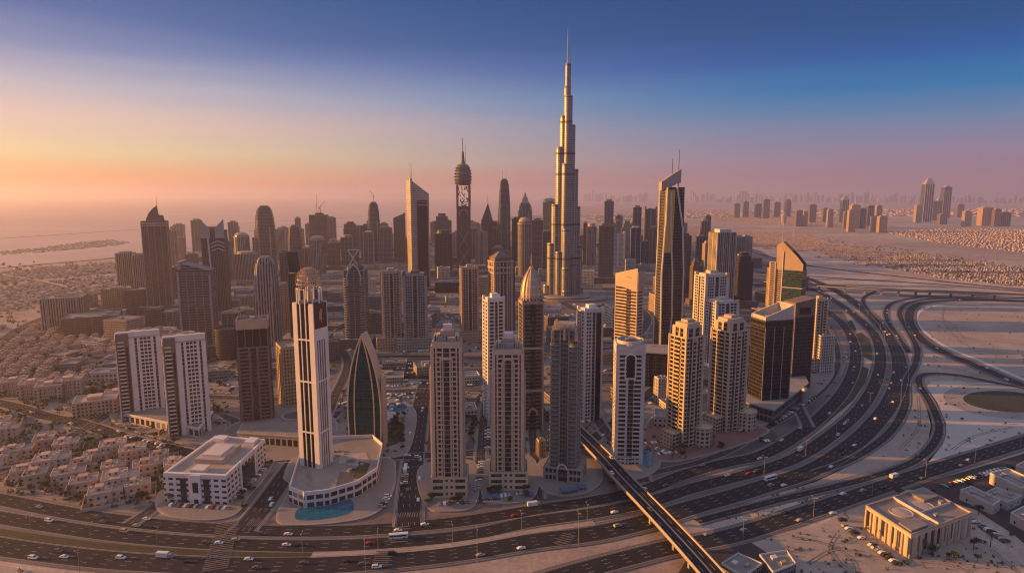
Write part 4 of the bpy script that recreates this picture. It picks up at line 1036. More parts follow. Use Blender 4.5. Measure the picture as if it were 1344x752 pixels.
# 12 tall sculpted tower with twisting white tubes and a blade top --------------------------------
def blade_tower():
    T = Tower('blade_top_tower', 'tall dark glass tower with bent pale edge tubes, golden upper panel and tilted blade top', 857, 892, 246, 468, .8, 8)
    w, d, h = T.w, T.d, T.h
    gm = fac('dark_teal_curtain', (.10, .095, .09), (.02, .03, .032), fh=3.7, bw=1.8, gu=.85, gv=.72, rough=.12)
    prof = [(0, .50, .50), (.25, .50, .50), (.5, .49, .48), (.75, .42, .46), (.92, .40, .45), (1.0, .42, .44)]
    rings = [[(-a * w, -a * d, z * h), (b * w, -a * d, z * h), (b * w, a * d, z * h), (-a * w, a * d, z * h)] for z, a, b in prof]
    m = MB(); m.loft(rings); m.build('glazing', gm, T.root)
    for xs in ([(-.46, 0), (-.49, .25), (-.52, .5), (-.40, .78), (-.36, 1.0)], [(-.10, 0), (.02, .25), (-.02, .5), (-.14, .72), (-.20, .97)], [(.44, 0), (.50, .25), (.50, .5), (.40, .75), (.05, 1.02)]):
        m = MB()
        for (x0, z0), (x1, z1) in zip(xs, xs[1:]): m.tube((x0 * w, -.525 * d, z0 * h), (x1 * w, -.525 * d * (1 if z1 < .6 else .9), z1 * h), 1.1, 1.1, 6)
        m.build('edge_tube', M['offwhite'], T.root)
    m = MB(); m.tube((-.50 * w, .45 * d, 0), (-.43 * w, .4 * d, h), 1.2, 1.2, 6); m.build('edge_tube', M['offwhite'], T.root)
    gp = mat('brass_panel', (.55, .40, .10), .3, metal=.75)
    m = MB(); m.loft([[(-.43 * w - .8, -.46 * d, .62 * h), (-.05 * w, -.46 * d - .8, .62 * h), (-.05 * w, -.40 * d, .62 * h), (-.43 * w - .8, -.38 * d, .62 * h)], [(-.40 * w - .8, -.44 * d, .985 * h), (.0 * w, -.44 * d - .8, .985 * h), (.0 * w, -.38 * d, .985 * h), (-.40 * w - .8, -.36 * d, .985 * h)]])
    m.build('brass_panel', gp, T.root)
    # blade screen leaning over the top
    zt = T.zpx(222)
    m = MB(); a = [(-.58 * w, T.zpx(250)), (.30 * w, T.zpx(240)), (.30 * w, zt), (-.58 * w, T.zpx(239))]
    m.loft([[(x, -.30 * d, z) for x, z in a], [(x, .16 * d, z) for x, z in a]]); m.build('blade_screen', M['steel'], T.root)
    for x, y1 in ((-.06, 208), (.24, 196)): m = MB(); m.tube((x * w, -.1 * d, h), (x * w, -.1 * d, T.zpx(y1)), .55, .25); m.build('mast', M['dsteel'], T.root)
    T.box('side_slab', 'blue' if False else facm('blue'), .20, .52, -.1, .5, 0, .93)
blade_tower()

# 13 slanted beige screen tower ----------------------------------------------------------
def slanted_screen():
    T = Tower('slanted_screen_tower', 'striped tower topped by a large blank beige slanted screen', 805, 841, 353, 492, .4, -46)
    w, d, h = T.w, T.d, T.h
    T.facade(-.5, .5, -.5, .5, 0, .86, {'f': [('P', .12), ('H', 2), ('G', .8), ('H', 1), ('P', .12)], 'l': [('P', .3), ('H', 2), ('P', .3)], 'r': [('P', .3), ('H', 2), ('P', .3)], 'b': [('W', 1)]}, 3.6, 'beige')
    m = MB(); pts = [(-.5 * w, .845 * h), (-.06 * w, .825 * h), (.5 * w, .80 * h), (.5 * w, 1.02 * h), (-.5 * w, .955 * h)]
    m.loft([[(x, y, z) for x, z in pts] for y in (-.53 * d, -.505 * d)][::1]); m.f = [tuple(reversed(f)) for f in m.f] if False else m.f
    m.build('front_screen', M['beige'], T.root)
    T.prism('roof_wedge', 'tan', [(-.49, -.50), (.49, -.50), (.49, .5), (-.49, .5)], .861, 1, lambda x, y: .93 + .05 * (x + .5))
    T.box('screen_slot', 'black', .05, .25, -.545, -.531, .925, .93)
    T.box('side_screen', 'tan', .501, .53, -.5, .5, .80, .985)
slanted_screen()

# 14 tower with triangular top and two masts (left centre) ------------------------------
def wedge_gold():
    T = Tower('wedge_top_tower', 'pale metal tower with slanted knife edge top and two masts, golden on its left side', 534, 565, 236, 384, .9, 30)
    w, d, h = T.w, T.d, T.h
    m_ = fac('pale_metal_wall', (.48, .42, .36), (.06, .055, .05), fh=3.7, bw=400, gu=1.1, gv=.14, rough=.2, wrough=.38, wmetal=.55)
    tri = [(-.5, -.42), (.5, -.5), (.42, .5), (-.42, .45)]
    T.prism('wall', m_, tri, 0, 1, lambda x, y: 1.0 - .135 * max(0, x + .42))
    T.box('centre_glazing', 'glassd', -.16, .40, -.545, -.505, .0, .77)
    T.box('centre_glazing', 'glassd', -.16, .40, -.545, -.505, .785, .80)
    T.box('centre_glazing', 'glassd', -.16, .40, -.545, -.505, .81, .818)
    T.box('corner_fin', m_, -.53, -.43, -.54, -.42, 0, 1.01)
    T.mast(-.44, -.3, .98, (T.zpx(213)) / h, .6, 'steel'); T.mast(-.20, .2, .95, (T.zpx(213)) / h, .6, 'steel')
    m = MB(); m.lathe([(1.0 * w, 0), (1.0 * w, 8), (.9 * w, 9)], .25 * w, -.1 * d, 30, 1, .7); m.build('round_podium', facm('stripedark'), T.root)
wedge_gold()

# 15 ornate clock like tower -------------------------------------------------------------
def ornate():
    T = Tower('ornate_spire_tower', 'dark ornate tower with a bulging toothed head, lattice openings and a tall spire', 599, 619, 216, 352, .8, 6)
    w, d, h = T.w, T.d, T.h
    T.box('wall', facm('vertdark'), -.46, .46, -.46, .46, 0, .60)
    m = MB()
    for sx in (-.46, .34):
        for sy in (-.46, .34): m.box(sx * w, (sx + .14) * w, sy * d, (sy + .14) * d, .60 * h, .80 * h)
    r = random.Random(3)
    for i in range(26):
        a, b = r.uniform(-.3, .3), r.uniform(.60, .78); c, e = a + r.uniform(-.3, .3), b + r.uniform(-.06, .06)
        c = max(-.34, min(.34, c)); e = max(.60, min(.79, e))
        m.tube((a * w, -.40 * d, b * h), (c * w, -.40 * d, e * h), .9, .9, 4); m.tube((a * w, .40 * d, b * h), (c * w, .40 * d, e * h), .9, .9, 4)
    m.build('lattice_frame', M['brown'], T.root)
    prof = [(.46, .80), (.52, .83), (.54, .87), (.52, .92), (.46, .96), (.38, .985), (.26, 1.0), (.12, 1.01)]
    T.lathe('bulging_head', facm('stripedark'), prof, seg=12, sy=.85)
    t = MB()
    for z, rr in ((.82, .52), (.85, .54), (.88, .54), (.91, .53), (.94, .50), (.965, .44), (.99, .32)):
        for i in range(14):
            a = 2 * math.pi * i / 14; x, y = rr * w * math.cos(a), rr * w * .85 * math.sin(a); t.box(x - 1.7, x + 1.7, y - 1.7, y + 1.7, z * h - 1.5, z * h + 1.7)
    t.build('head_teeth', M['brown'], T.root)
    T.lathe('spire_base', 'dgrey', [(.14, 1.0), (.10, 1.06), (.07, 1.12)], seg=8)
    T.mast(0, 0, 1.05, T.zpx(181) / h, 1.6, 'dsteel', 'spire'); T.mast(.16, 0, 1.0, T.zpx(190) / h, .9, 'dsteel', 'spire')
    m = MB(); arch_strip(m, [(.30 * w * math.cos(a), (.50 + .07 * math.sin(a)) * h) for a in arc(10, 0, math.pi)], 1.6, -.50 * d, -.465 * d); m.build('arch_relief', M['tan'], T.root)
    m = MB()
    for a, b in (((-.3, .2), (.3, .36)), ((.3, .2), (-.3, .36)), ((-.3, .04), (.3, .18)), ((.3, .04), (-.3, .18))): arch_strip(m, [(a[0] * w, a[1] * h), (b[0] * w, b[1] * h)], 1.3, -.49 * d, -.465 * d)
    m.build('cross_relief', M['tan'], T.root)
ornate()

# 16 dome and needle tower, front centre ----------------------------------------------------
def dome_spire():
    T = Tower('domed_spire_tower', 'dark tower with a golden ribbed dome and needle between the front beige towers', 681, 712, 389, 566, .95, 10)
    w, d, h = T.w, T.d, T.h
    T.facade(-.5, .5, -.5, .5, 0, .97, {'f': [('P', .6), ('H', 1.4), ('G', 1.6), ('H', 1.4), ('P', .6)], 'l': [('P', .6), ('H', 1.4), ('G', 1.2), ('H', 1.4), ('P', .6)], 'r': [('P', .6), ('H', 1.4), ('G', 1.2), ('H', 1.4), ('P', .6)], 'b': [('W', 1)]}, 3.3, 'brown')
    for x, y in ((-.5, -.5), (.5, -.5), (.5, .5), (-.5, .5)): T.box('corner_pier', 'tan', x - .035, x + .035, y - .035, y + .035, 0, .98)
    T.bands('tan', [.30, .62, .955], hh=1.6, p=.7)
    T.lathe('crown_ring', facm('tan'), [(.56, .97), (.56, 1.0), (.50, 1.0)], seg=20)
    dome = [(.50, 1.0), (.50, 1.035), (.47, 1.075), (.41, 1.115), (.32, 1.15), (.21, 1.18), (.12, 1.20), (.06, 1.22)]
    T.lathe('dome', mat('gilded_dome', (.50, .38, .25), .45, metal=.4), dome, seg=20)
    for i, (rr, z) in enumerate(((.50, 1.02), (.45, 1.075), (.36, 1.125))): T.lathe('dome_band', 'offwhite', [(rr + .02, z), (rr + .02, z + .008)], seg=20)
    m = MB()
    for i in range(10):
        a = 2 * math.pi * i / 10
        for (r0, z0), (r1, z1) in zip(dome, dome[1:]): m.tube((r0 * w * 1.02 * math.cos(a), r0 * w * 1.02 * math.sin(a), z0 * h), (r1 * w * 1.02 * math.cos(a), r1 * w * 1.02 * math.sin(a), z1 * h), .5, .5, 4)
    m.build('dome_ribs', M['tan'], T.root)
    T.mast(0, 0, 1.24, T.zpx(333) / h, .8, 'metal', 'needle')
    m = MB(); arch_strip(m, [(.22 * w * math.cos(a), (.12 + .05 * math.sin(a)) * h) for a in arc(10, 0, math.pi)], 1.6, -.57 * d, -.51 * d); m.build('portal_arch', M['tan'], T.root)
dome_spire()

# 17 sail top green tower, right ------------------------------------------------------------
def sail_top():
    T = Tower('sail_top_tower', 'dark green glass tower with a golden left edge and pointed sail top with two masts', 1007, 1052, 345, 430, .45, -40)
    w, d, h = T.w, T.d, T.h
    T.box('glazing', fac('green_curtain', (.04, .06, .06), (.012, .04, .04), fh=3.6, bw=1.7, gu=.9, gv=.78, rough=.1, spec=1.0), -.10, .5, -.5, .5, 0, .90)
    T.facade(-.5, -.30, -.5, .5, 0, 1.0, {'f': [('P', .3), ('B', 1), ('P', .3)], 'l': [('P', .4), ('B', 1.4), ('P', .2), ('B', 1.4), ('P', .4)], 'r': [('P', 1)], 'b': [('P', 1)]}, 3.4, 'beige')
    T.facade(-.299, -.10, -.42, .42, 0, .98, {'f': [('H', 1)], 'l': [('P', 1)], 'r': [('P', 1)], 'b': [('P', 1)]}, 3.4, 'beige', core='inner_wall')
    T.bands('offwhite', [.62], -.10, .5, hh=1.2, p=.4)
    ztip = T.zpx(317) / h
    pts = [(-.30, .90), (.5, .90), (.5, 1.0), (.30, 1.12), (.05, 1.24), (-.14, ztip), (-.30, ztip * .96)]
    for part, a, b, mt in (('sail_screen', -.47, -.41, 'tan'), ('sail_screen', .2, .26, 'dsteel')):
        m = MB(); m.loft([[(x * w, y * d, z * h) for x, z in pts] for y in (a, b)]); m.build(part, M[mt], T.root)
    for x, z in ((-.20, T.zpx(290) / h), (.12, T.zpx(302) / h)): T.mast(x, -.1, .95, z, .6, 'steel')
    T.box('centre_fin', 'offwhite', -.11, -.085, -.53, -.5, 0, 1.18)
sail_top()

# 18 golden brown tower with a stepped pavilion roof, centre ---------------------------------
def gold_brown():
    T = Tower('golden_brown_tower', 'tall golden brown tower with a gabled crown rising left of the golden dome', 641, 673, 335, 452, .9, 22)
    w, d, h = T.w, T.d, T.h
    T.facade(-.5, .5, -.5, .5, 0, .93, {'f': [('P', .5), ('W', 1.2), ('P', .3), ('G', .8), ('P', .3), ('G', .8), ('P', .3), ('W', 1.2), ('P', .5)], 'l': [('P', .5), ('W', 1.2), ('G', .8), ('P', .3), ('W', 1.2), ('P', .5)], 'r': [('P', .5), ('B', 1.2), ('G', .8), ('P', .3), ('W', 1.2), ('P', .5)], 'b': [('W', 1)]}, 3.3, 'tan')
    T.bands('tan', [.80, .86, .925], hh=2.0, p=.6)
    T.box('crown_wall', 'brown', -.44, .44, -.44, .44, .93, .975)
    m = MB(); X, Y, Z = .46 * w, .46 * d, .975 * h
    m.loft([[(-X, -Y, Z), (X, -Y, Z), (X, Y, Z), (-X, Y, Z)], [(-.1 * w, -.1 * d, 1.04 * h), (.1 * w, -.1 * d, 1.04 * h), (.1 * w, .1 * d, 1.04 * h), (-.1 * w, .1 * d, 1.04 * h)]]); m.build('hipped_roof', M['brown'], T.root)
    T.box('rear_wing', facm('brown'), .35, .80, 0, .6, 0, .93)
gold_brown()
# ---------------------------------------------------------------- towers of the middle distance
def mid(name, style, x0, x1, yt, yb, mk, label, yaw=10, ratio=.8, podium=True, trim=None):
    T = Tower(name, label, x0, x1, yt, yb, ratio, yaw); w, d, h = T.w, T.d, T.h
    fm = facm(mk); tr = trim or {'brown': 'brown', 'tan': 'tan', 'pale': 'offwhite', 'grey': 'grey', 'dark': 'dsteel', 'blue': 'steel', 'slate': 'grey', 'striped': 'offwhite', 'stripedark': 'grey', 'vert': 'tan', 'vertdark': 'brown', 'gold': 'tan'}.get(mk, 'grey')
    nr = max(3, int(w / 7))
    if style == 'slab':
        T.box('wall', fm, -.5, .5, -.5, .5, 0, .985); T.ribs(tr, nr, 3, z1=.985, t=.7, p=.5); T.box('penthouse', tr, -.3, .3, -.3, .3, .985, 1.0 + .02); T.plant(.985, 4)
    elif style == 'step':
        T.box('wall', fm, -.5, .5, -.5, .5, 0, .84); T.box('upper_wall', fm, -.38, .38, -.38, .38, .84, .94); T.box('top_wall', fm, -.24, .24, -.24, .24, .94, 1.0)
        T.ribs(tr, nr, 3, z1=.85, t=.7, p=.5); T.bands(tr, [.83], hh=1.6); T.plant(.94, 3, x0=-.36, x1=.36)
    elif style == 'dome':
        T.lathe('wall', fm, [(.5, 0), (.5, .90), (.46, .93)], seg=16, sy=d / w); T.lathe('dome', tr, [(.44, .93), (.40, .96), (.26, .99), (.05, 1.0)], seg=16, sy=d / w); T.lathe('cornice', tr, [(.53, .89), (.53, .905)], seg=16, sy=d / w)
    elif style == 'drum':
        T.box('wall', fm, -.5, .5, -.5, .5, 0, .93); T.lathe('top_drum', tr, [(.40, .93), (.40, .99), (.36, 1.0)], seg=16, sy=d / w); T.ribs(tr, nr, 3, z1=.93, t=.7, p=.5)
    elif style == 'curve':   # rounded slab narrowing to the top
        prof = [(.0, .5), (.45, .5), (.7, .47), (.85, .42), (.94, .36), (.985, .28), (1.0, .22)]
        oct_ = lambda a: [(-a, -.5 * a / .5 + .0), (a, -.5 * a / .5)]
        rings = []
        for z, a in prof:
            b = .5 * (a / .5) ** .6
            rings.append([(x * w, y * d, z * h) for x, y in ((-a, -b * .7), (-a * .7, -b), (a * .7, -b), (a, -b * .7), (a, b * .7), (a * .7, b), (-a * .7, b), (-a, b * .7))])
        m = MB(); m.loft(rings); m.build('wall', fm, T.root)
        m = MB()
        for s in (-.28, .28): m.box((s - .03) * w, (s + .03) * w, -.53 * d, -.495 * d, 0, .72 * h)
        for s in (-.2, .2): m.box(-.53 * w, -.495 * w, (s - .04) * d, (s + .04) * d, 0, .66 * h)
        m.build('facade_ribs', M[tr], T.root); T.box('roof_cap', tr, -.18, .18, -.18, .18, .99, 1.012)
    elif style == 'spire':
        T.box('wall', fm, -.5, .5, -.5, .5, 0, .74); T.ribs(tr, nr, 3, z1=.74, t=.7, p=.5)
        T.box('upper_wall', fm, -.36, .36, -.36, .36, .74, .84); T.lathe('spire_base', tr, [(.34, .84), (.24, .88), (.20, .91), (.08, .95), (.02, 1.0)], seg=8, ph=math.pi / 8)
        for x, y in ((-.42, -.42), (.42, -.42), (-.42, .42), (.42, .42)): T.lathe('pinnacle', tr, [(.06, .74), (.06, .78), (.01, .82)], x, y, 6)
    elif style == 'point':   # slim pyramid top with a mast
        T.box('wall', fm, -.5, .5, -.5, .5, 0, .66)
        m = MB(); z0, z1 = .66 * h, .93 * h; m.loft([[(-.5 * w, -.5 * d, z0), (.5 * w, -.5 * d, z0), (.5 * w, .5 * d, z0), (-.5 * w, .5 * d, z0)], [(.05 * w, -.06 * d, z1), (.12 * w, -.06 * d, z1), (.12 * w, .06 * d, z1), (.05 * w, .06 * d, z1)]]); m.build('pyramid_top', fm, T.root)
        T.mast(.08, 0, .92, 1.0 + .08, .8); T.ribs(tr, 3, 3, z1=.66, t=.7, p=.5)
    elif style == 'slant':
        T.prism('wall', fm, [(-.5, -.5), (.5, -.5), (.5, .5), (-.5, .5)], 0, 1, lambda x, y: .955 - .09 * x); T.ribs(tr, nr, 3, z1=.90, t=.7, p=.5); T.box('roof_screen', tr, -.52, -.40, -.52, .52, .93, 1.01)
    elif style == 'slantr':
        T.prism('wall', fm, [(-.5, -.5), (.5, -.5), (.5, .5), (-.5, .5)], 0, 1, lambda x, y: .955 + .09 * x); T.ribs(tr, nr, 3, z1=.90, t=.7, p=.5); T.box('roof_screen', tr, .40, .52, -.52, .52, .93, 1.01)
    elif style == 'crane':
        T.box('wall', fm, -.5, .5, -.5, .5, 0, 1.0); T.ribs(tr, nr, 3, z1=1, t=.6, p=.4); T.plant(1.0, 5, 'dsteel', hh=6)
    elif style == 'twinfin':
        T.box('wall', fm, -.5, .5, -.5, .5, 0, .95); T.box('side_fin', tr, -.52, -.40, -.55, .55, 0, 1.0); T.box('side_fin', tr, .40, .52, -.55, .55, 0, 1.0); T.box('centre_fin', tr, -.06, .06, -.54, -.5, 0, .95); T.plant(.95, 3)
    elif style == 'cyl':
        T.lathe('wall', facm(mk + 'c', *FCOL[mk][0], cyl=w / 2, **FCOL[mk][1]), [(.5, 0), (.5, .96)], seg=24, sy=d / w); T.lathe('cornice', tr, [(.52, .96), (.52, 1.0), (.46, 1.0), (.46, .965)], seg=24, sy=d / w)
    elif style == 'block':
        T.box('wall', fm, -.5, .5, -.5, .5, 0, 1); T.ribs(tr, max(4, int(w / 6)), max(3, int(d / 6)), z1=1, t=.7, p=.5); T.parapet(tr, -.5, .5, -.5, .5, 1.0, 1.4); T.plant(1.0, 4)
    if podium and style != 'block':
        T.box('podium', facm('brown' if mk in ('brown', 'vertdark', 'dark', 'stripedark') else 'pale'), -.85, .85, -.8, .7, 0, min(.12, 14 / h))
    return T
FCOL = {'stripedark': (((.20, .17, .155),), dict(fh=3.2, bw=2.5, gu=.8, gv=.55)), 'dark': (((.07, .065, .065),), dict(fh=3.4, bw=1.8, gu=.85, gv=.7)), 'grey': (((.24, .22, .215),), dict(fh=3.4, bw=2.2, gu=.65, gv=.6))}

# far left and left
t1 = mid('slanted_top_tower', 'slab', 197, 228, 288, 412, 'brown', 'brown slab tower with a sharp curved fin and mast on its roof, far left', 22, .6, trim='tan')
m = MB(); w, d, h = t1.w, t1.d, t1.h; zt = t1.zpx(270)
pts = [(-.30 * w, .99 * h), (.40 * w, .99 * h), (.36 * w, 1.04 * h), (.18 * w, 1.05 * h), (.14 * w, zt), (-.02 * w, zt - .03 * h), (-.20 * w, zt - .08 * h)]
m.loft([[(x, y, z) for x, z in pts] for y in (-.3 * d, .0 * d)]); m.build('roof_fin', M['brown'], t1.root); t1.mast(.14, -.1, 1, t1.zpx(258) / h, .5)
t1.bands('tan', [.93, .955], hh=2.4, p=.7)
mid('fluted_apartment_tower', 'slab', 158, 181, 331, 390, 'vert', 'wide fluted apartment block at the far left, its left half', 25)
mid('fluted_apartment_tower', 'slab', 179, 202, 333, 392, 'vert', 'wide fluted apartment block at the far left, its right half', 25)
mid('fin_office_block', 'block', 63, 115, 389, 432, 'vert', 'squat brown office block with pale upright fins at the far left edge', 25, .9)
mid('low_frame_office', 'block', 92, 158, 413, 440, 'brown', 'low wide brown office with flat overhanging roofs near the fin block', 28, .8)
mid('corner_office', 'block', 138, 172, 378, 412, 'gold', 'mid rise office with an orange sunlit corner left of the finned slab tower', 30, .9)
mid('dark_cube_office', 'block', 168, 196, 380, 413, 'brown', 'plain dark brown cube office at the foot of the finned slab tower', 25, .9)
mid('glazed_block', 'block', 194, 216, 405, 436, 'brown', 'brown glazed block with a thin roof frame, left of the striped apartment tower', 18, .8)
mid('glazed_block', 'block', 214, 247, 408, 434, 'grey', 'low grey grid fronted block behind the twin white towers', 18, .7)
mid('fluted_block', 'slab', 229, 245, 350, 389, 'vertdark', 'brown fluted block between the finned slab and horned tower', 20)
mid('small_tower', 'slab', 247, 262, 333, 372, 'brown', 'small plain brown tower behind the striped apartment tower', 20)
t3 = mid('striped_apartment_tower', 'slant', 245, 288, 343, 468, 'stripedark', 'broad grey striped apartment tower with sloping roof behind the twin white towers', 12, .8)
t3.box('corner_fin', 'grey', .46, .52, -.55, -.45, 0, .86); t3.box('corner_fin', 'grey', -.54, -.48, -.55, -.45, 0, .9)
t4 = mid('horned_tower', 'slab', 273, 304, 300, 420, 'vertdark', 'dark tower with two pointed horns on its roof and a pale edge', 14, .7, trim='brown')
w, d, h = t4.w, t4.d, t4.h; zt = t4.zpx(287)
for s in (-1, 1):
    m = MB(); pts = [(s * .5 * w, .90 * h), (s * .5 * w, zt), (s * .1 * w, 1.0 * h), (s * .1 * w, .90 * h)]
    if s > 0: pts.reverse()
    m.loft([[(x, y, z) for x, z in pts] for y in (-.56 * d, -.51 * d)]); m.build('roof_horn', M['steel'], t4.root)
m = MB(); m.tube((-.08 * w, -.54 * d, 0), (-.2 * w, -.54 * d, .9 * h), 1.3, 1.3, 4); m.build('pale_edge', M['offwhite'], t4.root)
m = MB()
for z in (.84, .80, .76): arch_strip(m, [(-.1 * w, z * h), (.2 * w, (z + .03) * h), (.48 * w, (z - .0) * h)], 1.3, -.55 * d, -.505 * d)
m.build('chevron_bands', M['offwhite'], t4.root)
mid('grey_slab_tower', 'slab', 298, 308, 316, 375, 'grey', 'narrow grey slab just behind the horned tower', 12)
mid('round_tower', 'dome', 309, 331, 305, 362, 'vert', 'brown rounded tower with a stepped crown, rear of a close pair', 12)
mid('round_tower', 'drum', 310, 340, 330, 372, 'vert', 'paler fluted rounded tower standing in front of its darker twin', 12)
mid('curved_top_tower', 'curve', 338, 365, 271, 362, 'slate', 'tall dark tower with bowed sides and flat curved top', 12, .7)
mid('rounded_crown_tower', 'curve', 380, 399, 296, 366, 'brown', 'dark tower with a rounded stepped crown left of the crane tower', 8)
t7 = mid('crane_topped_tower', 'crane', 409, 433, 282, 345, 'brown', 'unfinished brown tower carrying two cranes', 10)
def crane(T, name, x, y, ybase, ytop, jib, label):
    b = empty(name, tuple(T.root.matrix_basis @ Vector((x * T.w, y * T.d, T.h))) if False else (T.c.x + x * T.w, T.c.y + y * T.d, T.h), 0); tag(b, label, 'crane', 'cranes on unfinished towers')
    hh = T.zpx(ytop) - T.h; m = MB(); m.tube((0, 0, 0), (0, 0, hh * .6), .9, .8, 4); m.build('crane_mast', M['dsteel'], b)
    m = MB(); m.tube((-jib * .25, 0, hh * .5), (jib, 0, hh), .6, .35, 4); m.build('jib', M['dsteel'], b); m = MB(); m.box(-jib * .3, -jib * .15, -1, 1, hh * .42, hh * .52); m.build('counterweight', M['grey'], b)
crane(t7, 'tower_crane', -.1, 0, 0, 255, 1.5, 'upright crane on the unfinished brown tower')
crane(t7, 'tower_crane', .1, 0, 0, 264, 16, 'crane with raised arm on the unfinished brown tower')
mid('dome_top_tower', 'dome', 407, 430, 309, 366, 'vert', 'round ribbed tower with a low dome in front of the crane tower', 8)
mid('plain_office', 'slab', 431, 447, 318, 354, 'brown', 'plain brown office right of the round ribbed tower', 8)
mid('stepped_tower', 'step', 453, 471, 291, 350, 'brown', 'brown stepped tower behind the cross topped arch tower', 8)
mid('white_band_tower', 'drum', 449, 465, 308, 353, 'slate', 'grey tower with a white roof band behind the cross topped arch tower', 8)
t12 = mid('tapered_crane_tower', 'curve', 484, 501, 266, 350, 'slate', 'slender tapered dark tower with a single crane', 8)
crane(t12, 'tower_crane', 0, 0, 0, 250, -10, 'single crane on the slender tapered tower')
mid('maroon_tower', 'slab', 475, 492, 295, 345, 'brown', 'maroon tower left of the slender crane tower', 6)
mid('white_rim_tower', 'slab', 478, 492, 304, 352, 'slate', 'dark tower with pale rim in front of the maroon tower', 6, trim='offwhite')
mid('grey_office_tower', 'slab', 499, 516, 298, 352, 'slate', 'grey office tower right of the slender crane tower', 6)
mid('slanted_dark_tower', 'slantr', 518, 533, 280, 344, 'brown', 'dark slab with a sloping roof left of the knife edge tower', 6)
t15 = mid('wavy_crown_tower', 'curve', 338, 372, 338, 470, 'vert', 'tan fluted tower with a rounded crown and sunlit golden left edge', 10, .9, trim='tan')
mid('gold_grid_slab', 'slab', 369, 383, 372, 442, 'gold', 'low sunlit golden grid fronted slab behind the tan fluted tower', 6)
mid('dark_tower', 'slab', 371, 384, 330, 410, 'brown', 'dark brown slab behind the golden grid slab', 6)
t17 = mid('screen_roof_tower', 'slab', 384, 424, 356, 455, 'vertdark', 'brown tower with a tall slanted blue screen on its roof', 6, .7)
w, d, h = t17.w, t17.d, t17.h; m = MB(); zt = t17.zpx(329)
pts = [(-.44 * w, 1.0 * h), (-.05 * w, 1.0 * h), (-.10 * w, zt), (-.5 * w, zt)]
m.loft([[(x, y, z) for x, z in pts] for y in (-.5 * d, -.42 * d)]); m.build('roof_screen', M['glassb'], t17.root)
t19 = mid('arched_cross_tower', 'slab', 455, 485, 352, 457, 'stripedark', 'dark ringed tower with a pale pointed arch and crossed frame on top', 2, .85)
w, d, h = t19.w, t19.d, t19.h; m = MB(); zt = t19.zpx(327)
arch_strip(m, [(-.33 * w, .80 * h), (-.33 * w, .92 * h), (-.24 * w, 1.0 * h), (0, 1.06 * h), (.24 * w, 1.0 * h), (.33 * w, .92 * h), (.33 * w, .80 * h)], 1.4, -.56 * d, -.505 * d); m.build('pointed_arch', M['offwhite'], t19.root)
m = MB(); arch_strip(m, [(-.22 * w, 1.04 * h), (.26 * w, zt)], 1.1, -.54 * d, -.5 * d); arch_strip(m, [(.22 * w, 1.04 * h), (-.26 * w, zt)], 1.1, -.499 * d, -.46 * d); arch_strip(m, [(-.26 * w, zt), (.26 * w, zt)], 1.1, -.459 * d, -.42 * d); m.build('crossed_frame', M['offwhite'], t19.root)
t19.lathe('vaulted_top', 'dsteel', [(.42, .98), (.38, 1.02), (.25, 1.05), (.05, 1.065)], seg=14)
b = MB()
for s in (-1, 1):
    z = 6
    while z < .9 * h: b.lathe([(.17 * w, z), (.17 * w, z + 1.2)], s * .38 * w, -.42 * d, 8); z += 3.3
b.build('balcony_rings', M['grey'], t19.root)
def facade_mid(name, x0, x1, yt, yb, lab, wall, yaw, pod=True, cap='tan'):
    T = Tower(name, lab, x0, x1, yt, yb, .85, yaw)
    f = [('P', .5), ('W', 1.3), ('P', .25), ('G', .7), ('P', .25), ('W', 1.3), ('P', .5)]
    T.facade(-.5, .5, -.5, .5, 0, .96, {'f': f, 'l': f, 'r': f, 'b': [('W', 1)]}, 3.3, wall)
    T.box('crown_wall', wall, -.38, .38, -.38, .38, .961, .99); T.box('crown_cap', cap, -.16, .2, -.2, .2, .99, 1.02)
    for x in (-.44, .44):
        for y in (-.44, .44): T.box('corner_turret', cap, x - .06, x + .06, y - .06, y + .06, .961, 1.0)
    T.plant(.962, 4)
    if pod:
        T.facade(-.85, .85, -.8, .7, 0, 15 / T.h, {'f': [('L', 1)], 'l': [('L', 1)], 'r': [('L', 1)], 'b': [('L', 1)]}, 4, wall, core='podium')
    return T
facade_mid('brown_crown_tower', 502, 528, 354, 458, 'golden edged beige brown tower beside the cross topped tower', 'tan', 16)
facade_mid('arch_topped_tower', 531, 562, 357, 458, 'grey tower with curved dark roof arches, right of the golden edged one', 'grey', 8, cap='dgrey')
facade_mid('isolated_tan_tower', 604, 629, 349, 448, 'tan tower standing alone in front of the ornate spire tower', 'tan', 12)
facade_mid('pale_lattice_tower', 634, 663, 388, 552, 'pale tower with a sunlit left edge right behind the front arch tower', 'white', 22, pod=False, cap='white')
t30 = facade_mid('grey_white_tower', 755, 789, 402, 553, 'grey white tower with a dark centre strip behind the dark balcony tower', 'offwhite', 20, pod=False, cap='white')
t30.box('centre_strip', 'glassd', .12, .38, -.535, -.505, 0, .95)
facade_mid('white_screen_tower', 907, 950, 357, 482, 'white banded tower with a raised golden corner behind the sunlit pair', 'offwhite', 14, cap='beige')
facade_mid('white_capped_tower', 921, 964, 392, 498, 'white framed dark tower with pale roof boxes between the sunlit pair', 'offwhite', 14, cap='beige')
facade_mid('beige_end_tower', 1057, 1080, 390, 488, 'beige brown tower at the bend of the motorway, right edge of the cluster', 'beige', 14)
mid('beige_annex_block', 'block', 1066, 1091, 440, 490, 'pale', 'beige mid rise block at the foot of the beige brown end tower', 14)
mid('rear_gold_tower', 'slab', 1004, 1020, 350, 420, 'gold', 'small golden tower peeking out left of the sail topped tower', 14)
